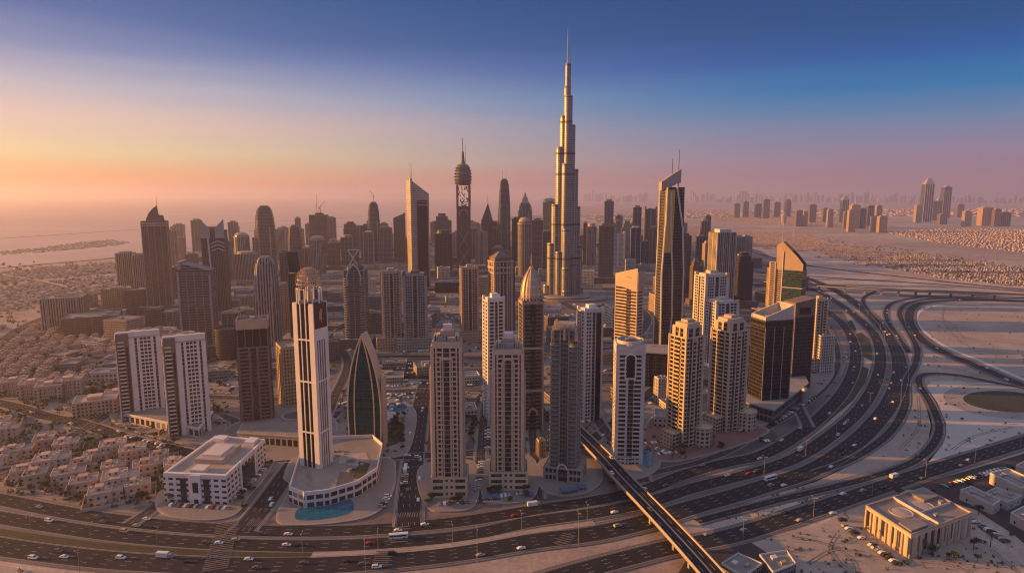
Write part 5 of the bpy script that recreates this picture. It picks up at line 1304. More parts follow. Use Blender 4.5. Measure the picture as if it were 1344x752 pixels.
# centre far
mid('far_twin_block', 'step', 571, 591, 280, 345, 'brown', 'dark stepped tower between the knife edge and ornate towers', 4)
mid('dark_glass_tower', 'drum', 572, 594, 302, 362, 'dark', 'dark glass tower with a pale roof drum right of the knife edge tower', 4)
mid('rear_block', 'slab', 619, 631, 293, 336, 'tan', 'tan block just right of the ornate spire tower', 4)
mid('needle_tower', 'point', 632, 647, 262, 342, 'vertdark', 'pointed tower with a needle mast beside the dark rounded tower', 4)
mid('wide_rear_tower', 'step', 640, 655, 290, 340, 'slate', 'grey stepped tower behind the needle topped one', 4)
t = mid('green_top_tower', 'curve', 654, 670, 236, 345, 'slate', 'tall grey tower with a dark green rounded top and two antennas', 2)
t.mast(-.15, 0, .98, t.zpx(223) / t.h, .45); t.mast(.15, 0, .98, t.zpx(223) / t.h, .45)
t.box('green_crown', mat('green_glass', (.04, .09, .06), .2), -.30, .30, -.36, .36, .93, .985)
mid('rear_dark_block', 'slab', 672, 684, 286, 350, 'dark', 'dark block between the green topped and ornamented spire towers', 2)
t = mid('pagoda_spire_tower', 'spire', 680, 698, 252, 345, 'vert', 'tower with a layered spire, rear of two in line', 2)
mid('lattice_dome_tower', 'dome', 679, 697, 285, 370, 'vert', 'tower with a lattice patterned round head in front of the layered spire', 2, .9)
mid('brown_slab_tower', 'slab', 698, 712, 288, 355, 'brown', 'brown slab left of the golden vaulted tower', 0)
t = mid('vaulted_gold_tower', 'slab', 712, 729, 264, 345, 'gold', 'golden tower with a vaulted top against the supertall tower', 0)
t.lathe('vault', 'tan', [(.5, 1.0), (.42, 1.03), (.2, 1.05)], seg=10); t.mast(.1, 0, 1, 1.1, .6)
mid('dark_front_block', 'slab', 711, 724, 303, 360, 'slate', 'dark grey tower at the left foot of the supertall tower', 0)
mid('side_tower', 'slab', 765, 770, 292, 350, 'brown', 'thin brown tower at the right foot of the supertall tower', 0)
mid('rounded_grey_tower', 'drum', 769, 782, 293, 356, 'vert', 'pale grey rounded tower right of the supertall tower', -4)
t = mid('flat_top_far_tower', 'slab', 792, 804, 263, 330, 'slate', 'slim grey tower with a crown of masts right of the supertall tower', -4)
for k in (-.3, 0, .3): t.mast(k, 0, 1, 1.05, .4)
mid('dark_gold_edge_tower', 'slab', 785, 804, 295, 372, 'brown', 'dark brown tower with a golden lit edge right of the supertall tower', -6)
mid('white_stripe_tower', 'twinfin', 801, 819, 304, 357, 'pale', 'white tower with two upright fins right of the dark brown one', -6)
mid('stepped_rear_tower', 'step', 815, 829, 290, 345, 'tan', 'tan stepped tower behind the white finned tower', -6)
mid('grey_rear_tower', 'slab', 829, 840, 271, 345, 'slate', 'grey tower behind the slim white framed one', -6)
mid('white_frame_tower', 'slab', 826, 840, 298, 352, 'blue', 'bluish tower with pale frame in front of the grey one', -6, trim='offwhite')
mid('dark_twin_rear', 'twinfin', 844, 860, 271, 340, 'vertdark', 'dark ribbed tower just left of the blade topped tower', -8)
mid('low_blue_block', 'slab', 840, 851, 316, 352, 'blue', 'low bluish tower left of the blade topped tower', -8)
mid('side_dark_tower', 'slab', 889, 904, 308, 395, 'vertdark', 'dark brown slab right behind the blade topped tower', 8)
mid('small_rear_tower', 'step', 904, 918, 340, 400, 'brown', 'small brown tower right of the blade topped tower', 8)
mid('grid_crown_tower', 'slab', 926, 960, 303, 425, 'vert', 'broad pinstriped tower with a golden grid upper left corner', 12, .8, trim='offwhite')
mid('pink_side_tower', 'slab', 919, 930, 318, 400, 'tan', 'pinkish slab on the left side of the pinstriped tower', 12)
mid('dark_glass_slab', 'step', 960, 985, 331, 404, 'dark', 'dark glass tower with a peaked roof right of the pinstriped tower', 6)
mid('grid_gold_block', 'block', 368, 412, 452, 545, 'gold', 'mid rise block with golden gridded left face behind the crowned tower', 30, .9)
mid('round_grey_block', 'cyl', 281, 319, 430, 474, 'dark', 'round dark glass block behind the brown banded tower', 0, 1.0, podium=False)
mid('pale_frame_block', 'block', 293, 318, 410, 434, 'slate', 'small pale framed block behind the round dark glass block', 10)
t = mid('flat_canopy_hall', 'block', 840, 882, 459, 508, 'dark', 'grey hall with a flat overhanging roof on tall columns', -12, 1.0)
t.box('canopy_roof', 'grey', -.58, .58, -.58, .58, 1.01, 1.04)
mid('pink_cube_block', 'block', 858, 876, 496, 528, 'pale', 'small pinkish cube building left of the nearer sunlit tower', 14)
mid('wide_rear_office', 'block', 423, 447, 448, 474, 'brown', 'dark mid rise block right of the crowned tower', 6)
mid('low_gold_shop', 'block', 704, 716, 578, 600, 'gold', 'low shop block with a glowing orange end left of the dark balcony tower', 14, 1.2)
mid('stone_hall', 'block', 572, 620, 369, 384, 'dark', 'low dark hall behind the lone tan tower', 4)
# ---------------------------------------------------------------- far clusters, horizon skyline
def far_tower(x0, x1, yt, yb, mk, label, group, style=0, name='distant_tower'):
    P = G((x0 + x1) / 2, yb); w = (x1 - x0) / FPX * depth_at(P.x, P.y); h = z_for(P.y, yt); d = w * .8
    root = empty(name, (P.x, P.y + d / 2, 0), rad(-8)); tag(root, label, 'tower', group)
    w *= .82
    m = MB()
    if style == 2: m.lathe([(w * .40, 0), (w * .5, h * .5), (w * .46, h * .8), (w * .30, h * .95), (w * .05, h)], seg=12, sy=.6)
    else: m.box(-w / 2, w / 2, -d / 2, d / 2, 0, h * (.96 if style != 1 else .86))
    m.build('wall', facm(mk), root)
    m = MB()
    if style == 0: m.box(-w * .3, w * .3, -d * .3, d * .3, h * .96, h)
    elif style == 1: m.loft([[(-w / 2, -d / 2, h * .86), (w / 2, -d / 2, h * .86), (w / 2, d / 2, h * .86), (-w / 2, d / 2, h * .86)], [(-w * .1, -d * .1, h), (w * .3, -d * .1, h), (w * .3, d * .1, h), (-w * .1, d * .1, h)]])
    elif style == 3: m.box(-w * .3, w * .3, -d * .3, d * .3, h * .96, h); m.tube((0, 0, h), (0, 0, h * 1.1), w * .06, w * .02)
    else: m.box(-w * .1, w * .1, -d * .1, d * .1, h * .94, h)
    m.build('crown', M['grey'], root)
    m = MB()
    if style != 2:
        for s in (-.5, -.25, 0, .25, .5): m.box(s * w - w * .02, s * w + w * .02, -d / 2 - w * .03, -d / 2 + .05, 0, h * .86)
        m.build('facade_ribs', M['offwhite' if style == 1 else 'grey'], root)
    FOOT.append((P.x, P.y, w * .7))
    return root
def R6(x, y): return 1000 + x / 3.759, 220 + y / 3.759
def R5(x, y): return 780 + x / 3.268, 190 + y / 3.268
side = 0
fl = [((600, 627), 250, 315, 'slate', 0), ((637, 664), 242, 312, 'slate', 0), ((689, 720), 252, 315, 'slate', 0), ((723, 754), 232, 318, 'slate', 0), ((772, 800), 245, 312, 'slate', 0), ((812, 853), 232, 308, 'slate', 2), ((865, 895), 282, 350, 'slate', 0), ((896, 916), 284, 345, 'tan', 0)]
names = ['first', 'second', 'third', 'fourth', 'fifth', 'sixth', 'seventh', 'eighth', 'ninth', 'tenth', 'eleventh', 'twelfth', 'thirteenth', 'fourteenth', 'fifteenth', 'sixteenth', 'seventeenth', 'eighteenth']
for i, ((a, b), t_, b_, mk, st) in enumerate(fl):
    x0, y0 = R5(a, t_); x1, y1 = R5(b, b_)
    far_tower(x0, x1, y0, y1, mk, 'grey tower in the row beyond the villa district, %s from the left' % names[i] if st != 2 else 'egg shaped tower in the row beyond the villa district', 'towers in the row beyond the villa district', st)
fr = [((97, 128), 220, 280, 'pale', 2), ((167, 202), 210, 292, 'brown', 0), ((202, 226), 235, 292, 'tan', 0), ((232, 270), 180, 272, 'brown', 0), ((300, 325), 198, 270, 'brown', 0), ((322, 352), 203, 297, 'tan', 0), ((390, 428), 142, 272, 'blue', 1), ((402, 430), 215, 300, 'grey', 0), ((425, 463), 205, 318, 'gold', 0), ((437, 485), 182, 302, 'gold', 0), ((486, 514), 200, 302, 'brown', 0), ((516, 558), 185, 290, 'slate', 0), ((559, 590), 185, 300, 'tan', 0), ((540, 571), 238, 318, 'pale', 0), ((576, 620), 238, 322, 'gold', 0)]
for i, ((a, b), t_, b_, mk, st) in enumerate(fr):
    x0, y0 = R6(a, t_); x1, y1 = R6(b, b_)
    far_tower(x0, x1, y0, y1, mk, 'tower of the cluster left of the far twin spires, %s from the left' % names[i], 'towers of the cluster left of the far twin spires', st)
ft = [((757, 788), 182, 272, 'gold', 0, 'short golden tower at the left foot of the tall far tower'), ((792, 842), 52, 268, 'blue', 1, 'tallest bluish tower with a slanted head in the far right cluster'), ((835, 862), 165, 262, 'brown', 0, 'stepped brown tower right of the tallest far one'), ((860, 886), 145, 262, 'brown', 1, 'pointed brown tower between the two far spires'), ((888, 930), 90, 250, 'blue', 3, 'bluish tower with a spike, second tallest of the far right cluster'),
      ((877, 917), 228, 280, 'brown', 0, 'low reddish tower at the foot of the spiked far tower'), ((962, 998), 180, 245, 'brown', 0, 'brown tower right of the spiked far tower'), ((997, 1035), 212, 292, 'tan', 0, 'ribbed tan tower right of the spiked far tower'), ((1083, 1142), 195, 288, 'gold', 0, 'wide golden tower, left of the far right trio'), ((1144, 1179), 202, 290, 'brown', 0, 'brown tower, middle of the far right trio'), ((1183, 1228), 220, 290, 'brown', 0, 'shaded tower, right of the far right trio')]
for (a, b), t_, b_, mk, st, lab in ft:
    x0, y0 = R6(a, t_); x1, y1 = R6(b, b_)
    far_tower(x0, x1, y0, y1, mk, lab, 'towers of the far right cluster', st)
rs = random.Random(21)
def skyline(x0, x1, n, ya, yb, base, grp, lab):
    for i in range(n):
        x = x0 + (x1 - x0) * (i + rs.random() * .8) / n; w = rs.uniform(1.8, 4.2)
        yb_ = base + rs.uniform(-.8, 1.5)
        k = .4 + .6 * abs(math.sin(x * .045 + 1.3))
        yt = yb_ - (yb_ - ya) * k * rs.uniform(.45, 1)
        yt = max(yt, ya)
        P = G(x, yb_); dd = depth_at(P.x, P.y); ww = w / FPX * dd; h = z_for(P.y, yt)
        o = MB(); o.box(-ww / 2, ww / 2, -ww / 2, ww / 2, 0, h * .92); o.box(-ww * .25, ww * .25, -ww * .25, ww * .25, h * .92, h)
        ob = o.build('skyline_tower', facm('farpale' if rs.random() < .3 else 'grey'), None, loc=(P.x, P.y, 0))
        tag(ob, lab, 'tower', grp)
skyline(768, 850, 26, 249, 0, 264, 'hazy towers on the horizon behind the centre', 'tiny hazy tower on the horizon right of the supertall tower')
skyline(905, 1190, 80, 249, 0, 265, 'hazy towers on the horizon at the right', 'tiny hazy tower on the horizon beyond the desert plain')
skyline(1190, 1344, 34, 255, 0, 266, 'hazy towers on the horizon at the far right', 'tiny hazy tower on the horizon behind the far right cluster')

# ---------------------------------------------------------------- keeping things apart
def on_road(x, y, pad=4.0):
    for L, N, w, z, lanes in ROADS:
        bb = BB.get(id(L))
        if bb is None:
            xs = [p.x for p in L]; ys = [p.y for p in L]; bb = BB[id(L)] = (min(xs) - 30, max(xs) + 30, min(ys) - 30, max(ys) + 30)
        if not (bb[0] < x < bb[1] and bb[2] < y < bb[3]): continue
        lim = (w + pad) ** 2
        for p in L[::1]:
            if (p.x - x) ** 2 + (p.y - y) ** 2 < lim + 16: return True
    return False
BB = {}
def near_foot(x, y, r):
    for fx, fy, fr_ in FOOT:
        if (fx - x) ** 2 + (fy - y) ** 2 < (fr_ + r) ** 2: return True
    return False
def inside(px, py, poly):
    c = False; j = len(poly) - 1
    for i in range(len(poly)):
        (xi, yi), (xj, yj) = poly[i], poly[j]
        if (yi > py) != (yj > py) and px < (xj - xi) * (py - yi) / (yj - yi) + xi: c = not c
        j = i
    return c
ORD = ['first', 'second', 'third', 'fourth', 'fifth', 'sixth', 'seventh', 'eighth', 'ninth', 'tenth', 'eleventh', 'twelfth', 'thirteenth', 'fourteenth', 'fifteenth', 'sixteenth', 'seventeenth', 'eighteenth', 'nineteenth', 'twentieth']
POOL = []      # (object, look, place) to be given labels that single each one out
def name_later(o, look, place, cat, group):
    tag(o, None, cat, group); POOL.append((o, look, place))
def settle_labels():
    d = {}
    for o, look, place in POOL: d.setdefault((look, place), []).append(o)
    tens = ['', '', 'twenty', 'thirty', 'forty', 'fifty', 'sixty', 'seventy', 'eighty', 'ninety']
    for (look, place), os_ in d.items():
        os_.sort(key=lambda o: proj(o.location)[0])
        for i, o in enumerate(os_):
            if len(os_) == 1: o['label'] = look + ' ' + place; continue
            w = ORD[i] if i < 20 else (tens[(i + 1) // 10] + '-' + ORD[(i + 1) % 10 - 1] if (i + 1) % 10 and (i + 1) < 100 else ('number %d' % (i + 1)))
            o['label'] = look + ' ' + place + ', ' + w + ' from the left'

# ---------------------------------------------------------------- low buildings filling the district
def lowrise(x, y, w, d, h, rz, mk, look, place, group, r):
    root = empty('low_building', (x, y, -.05), rz)
    m = MB(); m.box(-w / 2, w / 2, -d / 2, d / 2, 0, h); m.build('wall', facm(mk), root)
    m = MB(); t = .6
    m.box(-w / 2 - .1, w / 2 + .1, -d / 2 - .1, -d / 2 + t, h, h + 1.2); m.box(-w / 2 - .1, w / 2 + .1, d / 2 - t, d / 2 + .1, h, h + 1.2)
    m.box(-w / 2 - .1, -w / 2 + t, -d / 2 + t, d / 2 - t, h, h + 1.2); m.box(w / 2 - t, w / 2 + .1, -d / 2 + t, d / 2 - t, h, h + 1.2)
    m.build('parapet', M['offwhite' if mk in ('pale', 'office') else 'grey'], root)
    for k in range(r.randint(1, 4)):
        a, b = r.uniform(-.4, .2) * w, r.uniform(-.4, .2) * d
        m = MB(); m.box(a, a + w * r.uniform(.1, .25), b, b + d * r.uniform(.1, .25), h - .1, h + r.uniform(1.5, 4)); m.build('roof_unit', M['grey'], root)
    name_later(root, look, place, 'building', group)
    FOOT.append((x, y, max(w, d) * .55))
    return root
r6 = random.Random(77)
def place_name(px, py):
    if px < 250: return 'at the district\'s left edge'
    if px < 400: return 'left of the crowned white tower'
    if px < 560: return 'right of the crowned tower'
    if px < 700: return 'near the lone tan tower' if py < 460 else 'behind the front beige towers'
    if px < 860: return 'near the supertall tower' if py < 430 else 'behind the flyover'
    if px < 1000: return 'behind the sunlit beige pair'
    return 'inside the bend of the motorway'
look_of = {'brown': 'brown low office', 'grey': 'grey low building', 'pale': 'pale low building', 'tan': 'tan low building', 'stripedark': 'dark banded low building', 'office': 'whitish low building'}
n = 0
for k in range(3000):
    px, py = r6.uniform(60, 1120), 322 + (560 - 322) * r6.random() ** 1.25
    if not inside(px, py, city_px): continue
    if py > 500 and px < 560: continue
    P = G(px, py); w, d = r6.uniform(18, 44), r6.uniform(16, 34)
    if py > 500: w, d = w * .6, d * .6
    if on_road(P.x, P.y, max(w, d) * .45) or near_foot(P.x, P.y, max(w, d) * .5): continue
    h = r6.choice([6, 9, 12, 16, 22, 30]) * (1 if py > 400 else 1.3)
    if py > 470: h = r6.choice([5, 7, 9])
    if 300 < px < 500 and py > 500: continue
    mk = r6.choice(['brown', 'grey', 'pale', 'tan', 'stripedark', 'grey', 'office'])
    lowrise(P.x, P.y, w, d, h, rad(r6.choice([10, 14, 18, -10])), mk, look_of[mk], place_name(px, py), 'low buildings among the towers', r6)
    n += 1
    if n >= 190: break
# the dense belt of hazy mid height towers on the far side of the district
n = 0
for k in range(900):
    px, py = r6.uniform(225, 985), r6.uniform(318, 352)
    P = G(px, py); w = r6.uniform(20, 34)
    if on_road(P.x, P.y, 12) or near_foot(P.x, P.y, w * .45): continue
    mk = r6.choice(['brown', 'tan', 'slate', 'vert', 'vertdark', 'stripedark', 'blue'])
    h = r6.uniform(45, 120); root = empty('rear_tower', (P.x, P.y, 0), rad(r6.choice([5, 12, -5])))
    d = w * r6.uniform(.6, 1); m = MB(); m.box(-w / 2, w / 2, -d / 2, d / 2, 0, h); m.build('wall', facm(mk), root)
    m = MB(); m.box(-w * .3, w * .25, -d * .3, d * .3, h, h + 5); m.build('penthouse', M['grey'], root)
    m = MB()
    for s in (-.5, -.17, .17, .5): m.box(s * w - .5, s * w + .5, -d / 2 - .6, -d / 2 + .05, 0, h)
    m.build('facade_ribs', M['grey' if mk in ('slate', 'blue', 'stripedark') else 'tan'], root)
    pl = 'behind the left towers' if px < 440 else 'behind the knife edge tower' if px < 600 else 'behind the needle topped tower' if px < 760 else 'behind the blade topped tower'
    name_later(root, {'brown': 'brown', 'tan': 'tan', 'slate': 'slate grey', 'vert': 'pale fluted', 'vertdark': 'dark fluted', 'stripedark': 'grey banded', 'blue': 'bluish'}[mk] + ' mid rise tower', pl, 'tower', 'mid rise towers on the far side of the district')
    FOOT.append((P.x, P.y, w * .6)); n += 1
    if n >= 75: break

# ---------------------------------------------------------------- villas
def villa_proto(v):
    r = random.Random(100 + v); root = empty('villa', (0, 0, -500)); W, D, H = [(20, 15, 7.4), (17, 17, 7.0), (24, 14, 7.2), (15, 13, 7.6), (22, 18, 10.2)][v]
    wm = [facm('villa'), facm('villa2', (.54, .40, .32), (.05, .045, .04), fh=3.5, bw=3.6, gu=.34, gv=.45, roof=(.48, .37, .30)), facm('villa3', (.46, .325, .25), (.05, .045, .04), fh=3.5, bw=4.6, gu=.36, gv=.42, roof=(.40, .30, .24))][v % 3]
    m = MB(); m.box(-W / 2, W * .18, -D / 2, D / 2, 0, H); m.build('wall', wm, root)
    m = MB(); m.box(W * .182, W / 2, -D * .36, D * .42, 0, H * .86); m.build('side_wing', wm, root)
    m = MB(); m.box(-W * .30, W * .05, -D / 2 - 3.2, -D / 2 - .01, 0, H * .48); m.build('porch', wm, root)
    for x0, x1, y0, y1, z in ((-W / 2, W * .18, -D / 2, D / 2, H), (W * .182, W / 2, -D * .36, D * .42, H * .86)):
        m = MB(); t = .35; m.box(x0 - .1, x1 + .1, y0 - .1, y0 + t, z, z + .9); m.box(x0 - .1, x1 + .1, y1 - t, y1 + .1, z, z + .9); m.box(x0 - .1, x0 + t, y0 + t, y1 - t, z, z + .9); m.box(x1 - t, x1 + .1, y0 + t, y1 - t, z, z + .9)
        m.build('parapet', M['villatrim'], root)
    m = MB(); m.box(-W * .30, -W * .05, -D * .1, D * .3, H, H + 2.8); m.build('stair_head', wm, root)
    for k in range(3):
        a, b = r.uniform(-W * .4, W * .1), r.uniform(-D * .45, D * .3); m = MB(); m.box(a, a + 1.6, b, b + 1.3, H, H + 1.2); m.build('roof_unit', M['offwhite'], root)
    m = MB(); a, b, c_, d_ = -W / 2 - 3, W / 2 + 3, -D / 2 - 6, D / 2 + 3
    m.box(a, b, c_, c_ + .3, 0, 2); m.box(a, b, d_ - .3, d_, 0, 2); m.box(a, a + .3, c_ + .3, d_ - .3, 0, 2); m.box(b - .3, b, c_ + .3, d_ - .3, 0, 2); m.build('garden_wall', M['villatrim'], root)
    for k in range(4): x = r.uniform(-W * .45, W * .1); y = r.uniform(-D * .45, D * .4); m = MB(); m.lathe([(.6, H), (.6, H + 1.1), (.1, H + 1.4)], x, y, 8); m.build('water_tank', M['offwhite'], root)
    return root
M['villamass'] = mat('house_walls', (.48, .385, .33), .85, scale=.02, var=.25, scale2=.2)
M['villamass2'] = mat('house_walls_dark', (.34, .27, .23), .85, scale=.02, var=.25, scale2=.2)
M['villatrim'] = mat('villa_trim', (.52, .39, .31), .85, scale=.1, var=.1)
VP = [villa_proto(v) for v in range(5)]
VUSED = [False] * 5
def put_villa(x, y, rz, v, look, place, group):
    if not VUSED[v]: o = VP[v]; o.location = (x, y, 0); o.rotation_euler = (0, 0, rz); VUSED[v] = True
    else: o = copy_thing(VP[v], (x, y, 0), rz)
    name_later(o, look, place, 'villa', group); FOOT.append((x, y, 12)); return o
VL = ['long sandy villa', 'square sandy villa', 'wide sandy villa', 'small brown villa', 'big three storey sandy villa']
near_v = [(150, 596, 4), (176, 602, 4), (128, 604, 1), (200, 618, 2), (233, 617, 1), (108, 616, 3), (70, 616, 4), (92, 630, 0), (50, 628, 2), (36, 624, 1), (160, 640, 4), (182, 646, 3), (140, 655, 0), (210, 606, 3), (60, 583, 2), (88, 590, 1), (6, 575, 4), (-20, 584, 4), (8, 606, 1), (24, 600, 0), (150, 622, 3), (120, 640, 2), (-30, 560, 0), (2, 560, 0)]
for px, py, v in near_v:
    P = G(px, py); put_villa(P.x, P.y, rad(28 + RND.choice([0, 90])), v, VL[v], 'beside the left highway', 'villas on the corner plots at the left')
# apartment blocks along the street
def apt(px, py, w, d, h, lab):
    P = G(px, py); root = empty('apartment_block', (P.x, P.y, 0), rad(26)); tag(root, lab, 'apartment block', 'sandy apartment blocks at the left'); FOOT.append((P.x, P.y, w * .6))
    fm = facm('apt', (.48, .36, .285), (.04, .035, .035), fh=3.3, bw=3.2, gu=.5, gv=.5, roof=(.42, .32, .26))
    m = MB(); m.box(-w / 2, w / 2, -d / 2, d / 2, 0, h); m.build('wall', fm, root)
    for s in (-1, 1): m = MB(); m.box(s * w * .5 - (4 if s > 0 else 0), s * w * .5 + (4 if s < 0 else 0), -d / 2 - 2, -d / 2 - .01, 0, h - 1.5); m.build('corner_bay', fm, root)
    for k in range(5):
        x = -w * .32 + k * w * .16; m = MB(); m.box(x - .4, x + .4, -d / 2 - .9, -d / 2 - .01, 0, h - .5); m.build('pilaster', M['villatrim'], root)
    m = MB(); m.box(-w / 2 - .3, w / 2 + .3, -d / 2 - .3, -d / 2 + .3, h, h + 1.2); m.box(-w / 2 - .3, w / 2 + .3, d / 2 - .3, d / 2 + .3, h, h + 1.2); m.box(-w / 2 - .3, -w / 2 + .3, -d / 2 + .3, d / 2 - .3, h, h + 1.2); m.box(w / 2 - .3, w / 2 + .3, -d / 2 + .3, d / 2 - .3, h, h + 1.2)
    m.build('parapet', M['villatrim'], root)
    m = MB(); m.box(-w * .2, w * .15, -d * .2, d * .25, h, h + 3); m.build('stair_head', M['villatrim'], root)
apt(20, 515, 20, 18, 13, 'apartment block at the left end of the row above the street'); apt(44, 519, 20, 20, 14, 'second apartment block of the row above the street')
apt(67, 522, 22, 20, 14, 'third apartment block of the row above the street'); apt(92, 516, 24, 20, 15, 'apartment block with tall dark openings at the right end of the row')
apt(128, 540, 34, 24, 13, 'wide apartment block with terraces at the street junction left of the twin towers'); apt(156, 530, 22, 20, 12, 'pinkish apartment block wedged behind the left twin tower')
# the compound of small villas behind
comp = [(-60, 420), (0, 430), (60, 425), (100, 435), (175, 430), (240, 460), (260, 500), (170, 505), (110, 500), (0, 505), (-60, 500)]
n = 0; rv = random.Random(9)
ang = rad(27); ca, sa = math.cos(ang), math.sin(ang)
rows = []
for i in range(-80, 80):
    for j in range(-80, 80):
        gx, gy = i * 15 + rv.uniform(-1, 1), j * 15.5 + (j // 2) * 8
        X, Y = gx * ca - gy * sa - 430, gx * sa + gy * ca + 700
        if Y < 300: continue
        px, py = proj((X, Y, 0))
        if not inside(px, py, comp) or on_road(X, Y, 6) or near_foot(X, Y, 4): continue
        if rv.random() < .10: continue
        rows.append((X, Y, px, py, j))
rows.sort(key=lambda t: -t[3])
rest = MB()
for X, Y, px, py, j in rows[270:]:
    w_, d_, h_ = rv.uniform(8, 11), rv.uniform(7, 10), rv.uniform(4.5, 6.5); rest.mi = rv.choice([0, 0, 1]); C4 = [(X + ca * a_ - sa * b_, Y + sa * a_ + ca * b_) for a_, b_ in ((-w_ / 2, -d_ / 2), (w_ / 2, -d_ / 2), (w_ / 2, d_ / 2), (-w_ / 2, d_ / 2))]
    rest.prism(C4, -.1, h_); rest.prism([(X + (x - X) * .35, Y + (y - Y) * .4) for x, y in C4], h_, h_ + 1.8)
tag(rest.build('houses', [M['villamass'], M['villamass2']]), 'dense small villas filling the rear of the walled compound', 'houses', None, 'stuff')
for X, Y, px, py, j in rows[:270]:
    v = rv.choice([0, 1, 2, 3, 3]); z = 'nearest rows' if py > 478 else 'middle rows' if py > 455 else 'rear rows'; pl = 'left' if px < 70 else 'centre' if px < 150 else 'right'
    o = put_villa(X, Y, ang + rv.choice([0, math.pi]), v, VL[v], 'in the compound\'s %s, %s part' % (z, pl), 'villas of the compound at the left')
    o.scale = (.56, .60, .72); FOOT[-1] = (X, Y, 7)
    n += 1
# villas too small to count: one mass for the left coast, one for the right
def villa_mass(name, polys, step, lab, seed, cap, hmax=7, px_jit=.3):
    r = random.Random(seed); m = MB(); n = 0
    for poly in polys:
        pts = [G(*p) for p in poly]; pp = [(p.x, p.y) for p in pts]
        x0, x1 = min(p[0] for p in pp), max(p[0] for p in pp); y0, y1 = min(p[1] for p in pp), max(p[1] for p in pp)
        a = rad(r.uniform(-20, 20)); row = 0
        y = y0
        while y < y1 and n < cap:
            x = x0; row += 1
            while x < x1 and n < cap:
                X, Y = x + r.uniform(-px_jit, px_jit) * step, y + r.uniform(-.2, .2) * step
                if inside(X, Y, pp) and r.random() < .88 and int((x - x0) / step) % 8 and (x0 > 0 or not near_foot(X, Y, 2)) and not on_road(X, Y, 5):
                    w, d, h = r.uniform(.45, .62) * step, r.uniform(.38, .55) * step, r.uniform(.6, 1.1) * hmax
                    m.mi = 0 if r.random() < .6 else 1
                    m.box(X - w / 2, X + w / 2, Y - d / 2, Y + d / 2, -.1, h)
                    n += 1
                    if r.random() < .4: m.box(X - w * .3, X + w * .05, Y - d * .2, Y + d * .25, h, h + hmax * .35)
                x += step
            y += step * (1.0 if row % 2 else 1.55)
    o = m.build(name, [M['villamass'], M['villamass2']]); tag(o, lab, 'houses', None, 'stuff'); return o
villa_mass('houses', [[(-80, 392), (0, 378), (60, 370), (150, 362), (158, 385), (110, 388), (60, 398), (0, 410), (-80, 420)], [(-60, 362), (0, 358), (60, 352), (150, 345), (156, 358), (60, 366), (0, 372), (-60, 380)], [(228, 332), (300, 330), (330, 335), (330, 350), (250, 356), (228, 350)], [(430, 326), (480, 320), (520, 316), (560, 312), (640, 306), (640, 322), (560, 330), (440, 338)]], 12.5, 'countless pinkish houses spread along the coast at the left', 5, 12000, 5)
villa_mass('houses', [[(0, 331), (60, 325), (110, 318), (150, 315), (170, 319), (150, 323), (60, 331), (0, 335)]], 18, 'houses packed on the sand spit in the sea', 6, 2000, 4)
villa_mass('houses', [[(895, 300), (960, 302), (1060, 308), (1110, 322), (1170, 322), (1120, 330), (1040, 330), (960, 322), (895, 316)], [(1074, 331), (1130, 327), (1200, 333), (1344, 352), (1460, 362), (1460, 385), (1344, 376), (1240, 366), (1160, 350), (1090, 338)]], 8.0, 'countless small houses of the walled compounds beyond the motorway', 7, 50000, 2.4)
villa_mass('houses', [[(1160, 305), (1250, 300), (1344, 302), (1460, 305), (1460, 330), (1344, 332), (1230, 318)], [(900, 285), (1000, 283), (1150, 292), (1160, 300), (1000, 296)]], 17, 'scattered low blocks on the plain below the far towers', 8, 9000, 4.5)
villa_mass('houses', [[(660, 285), (760, 283), (900, 276), (1344, 274), (1344, 284), (1000, 284), (760, 292), (690, 296)]], 80, 'faint low buildings dotted over the far plain', 9, 2500, 8)
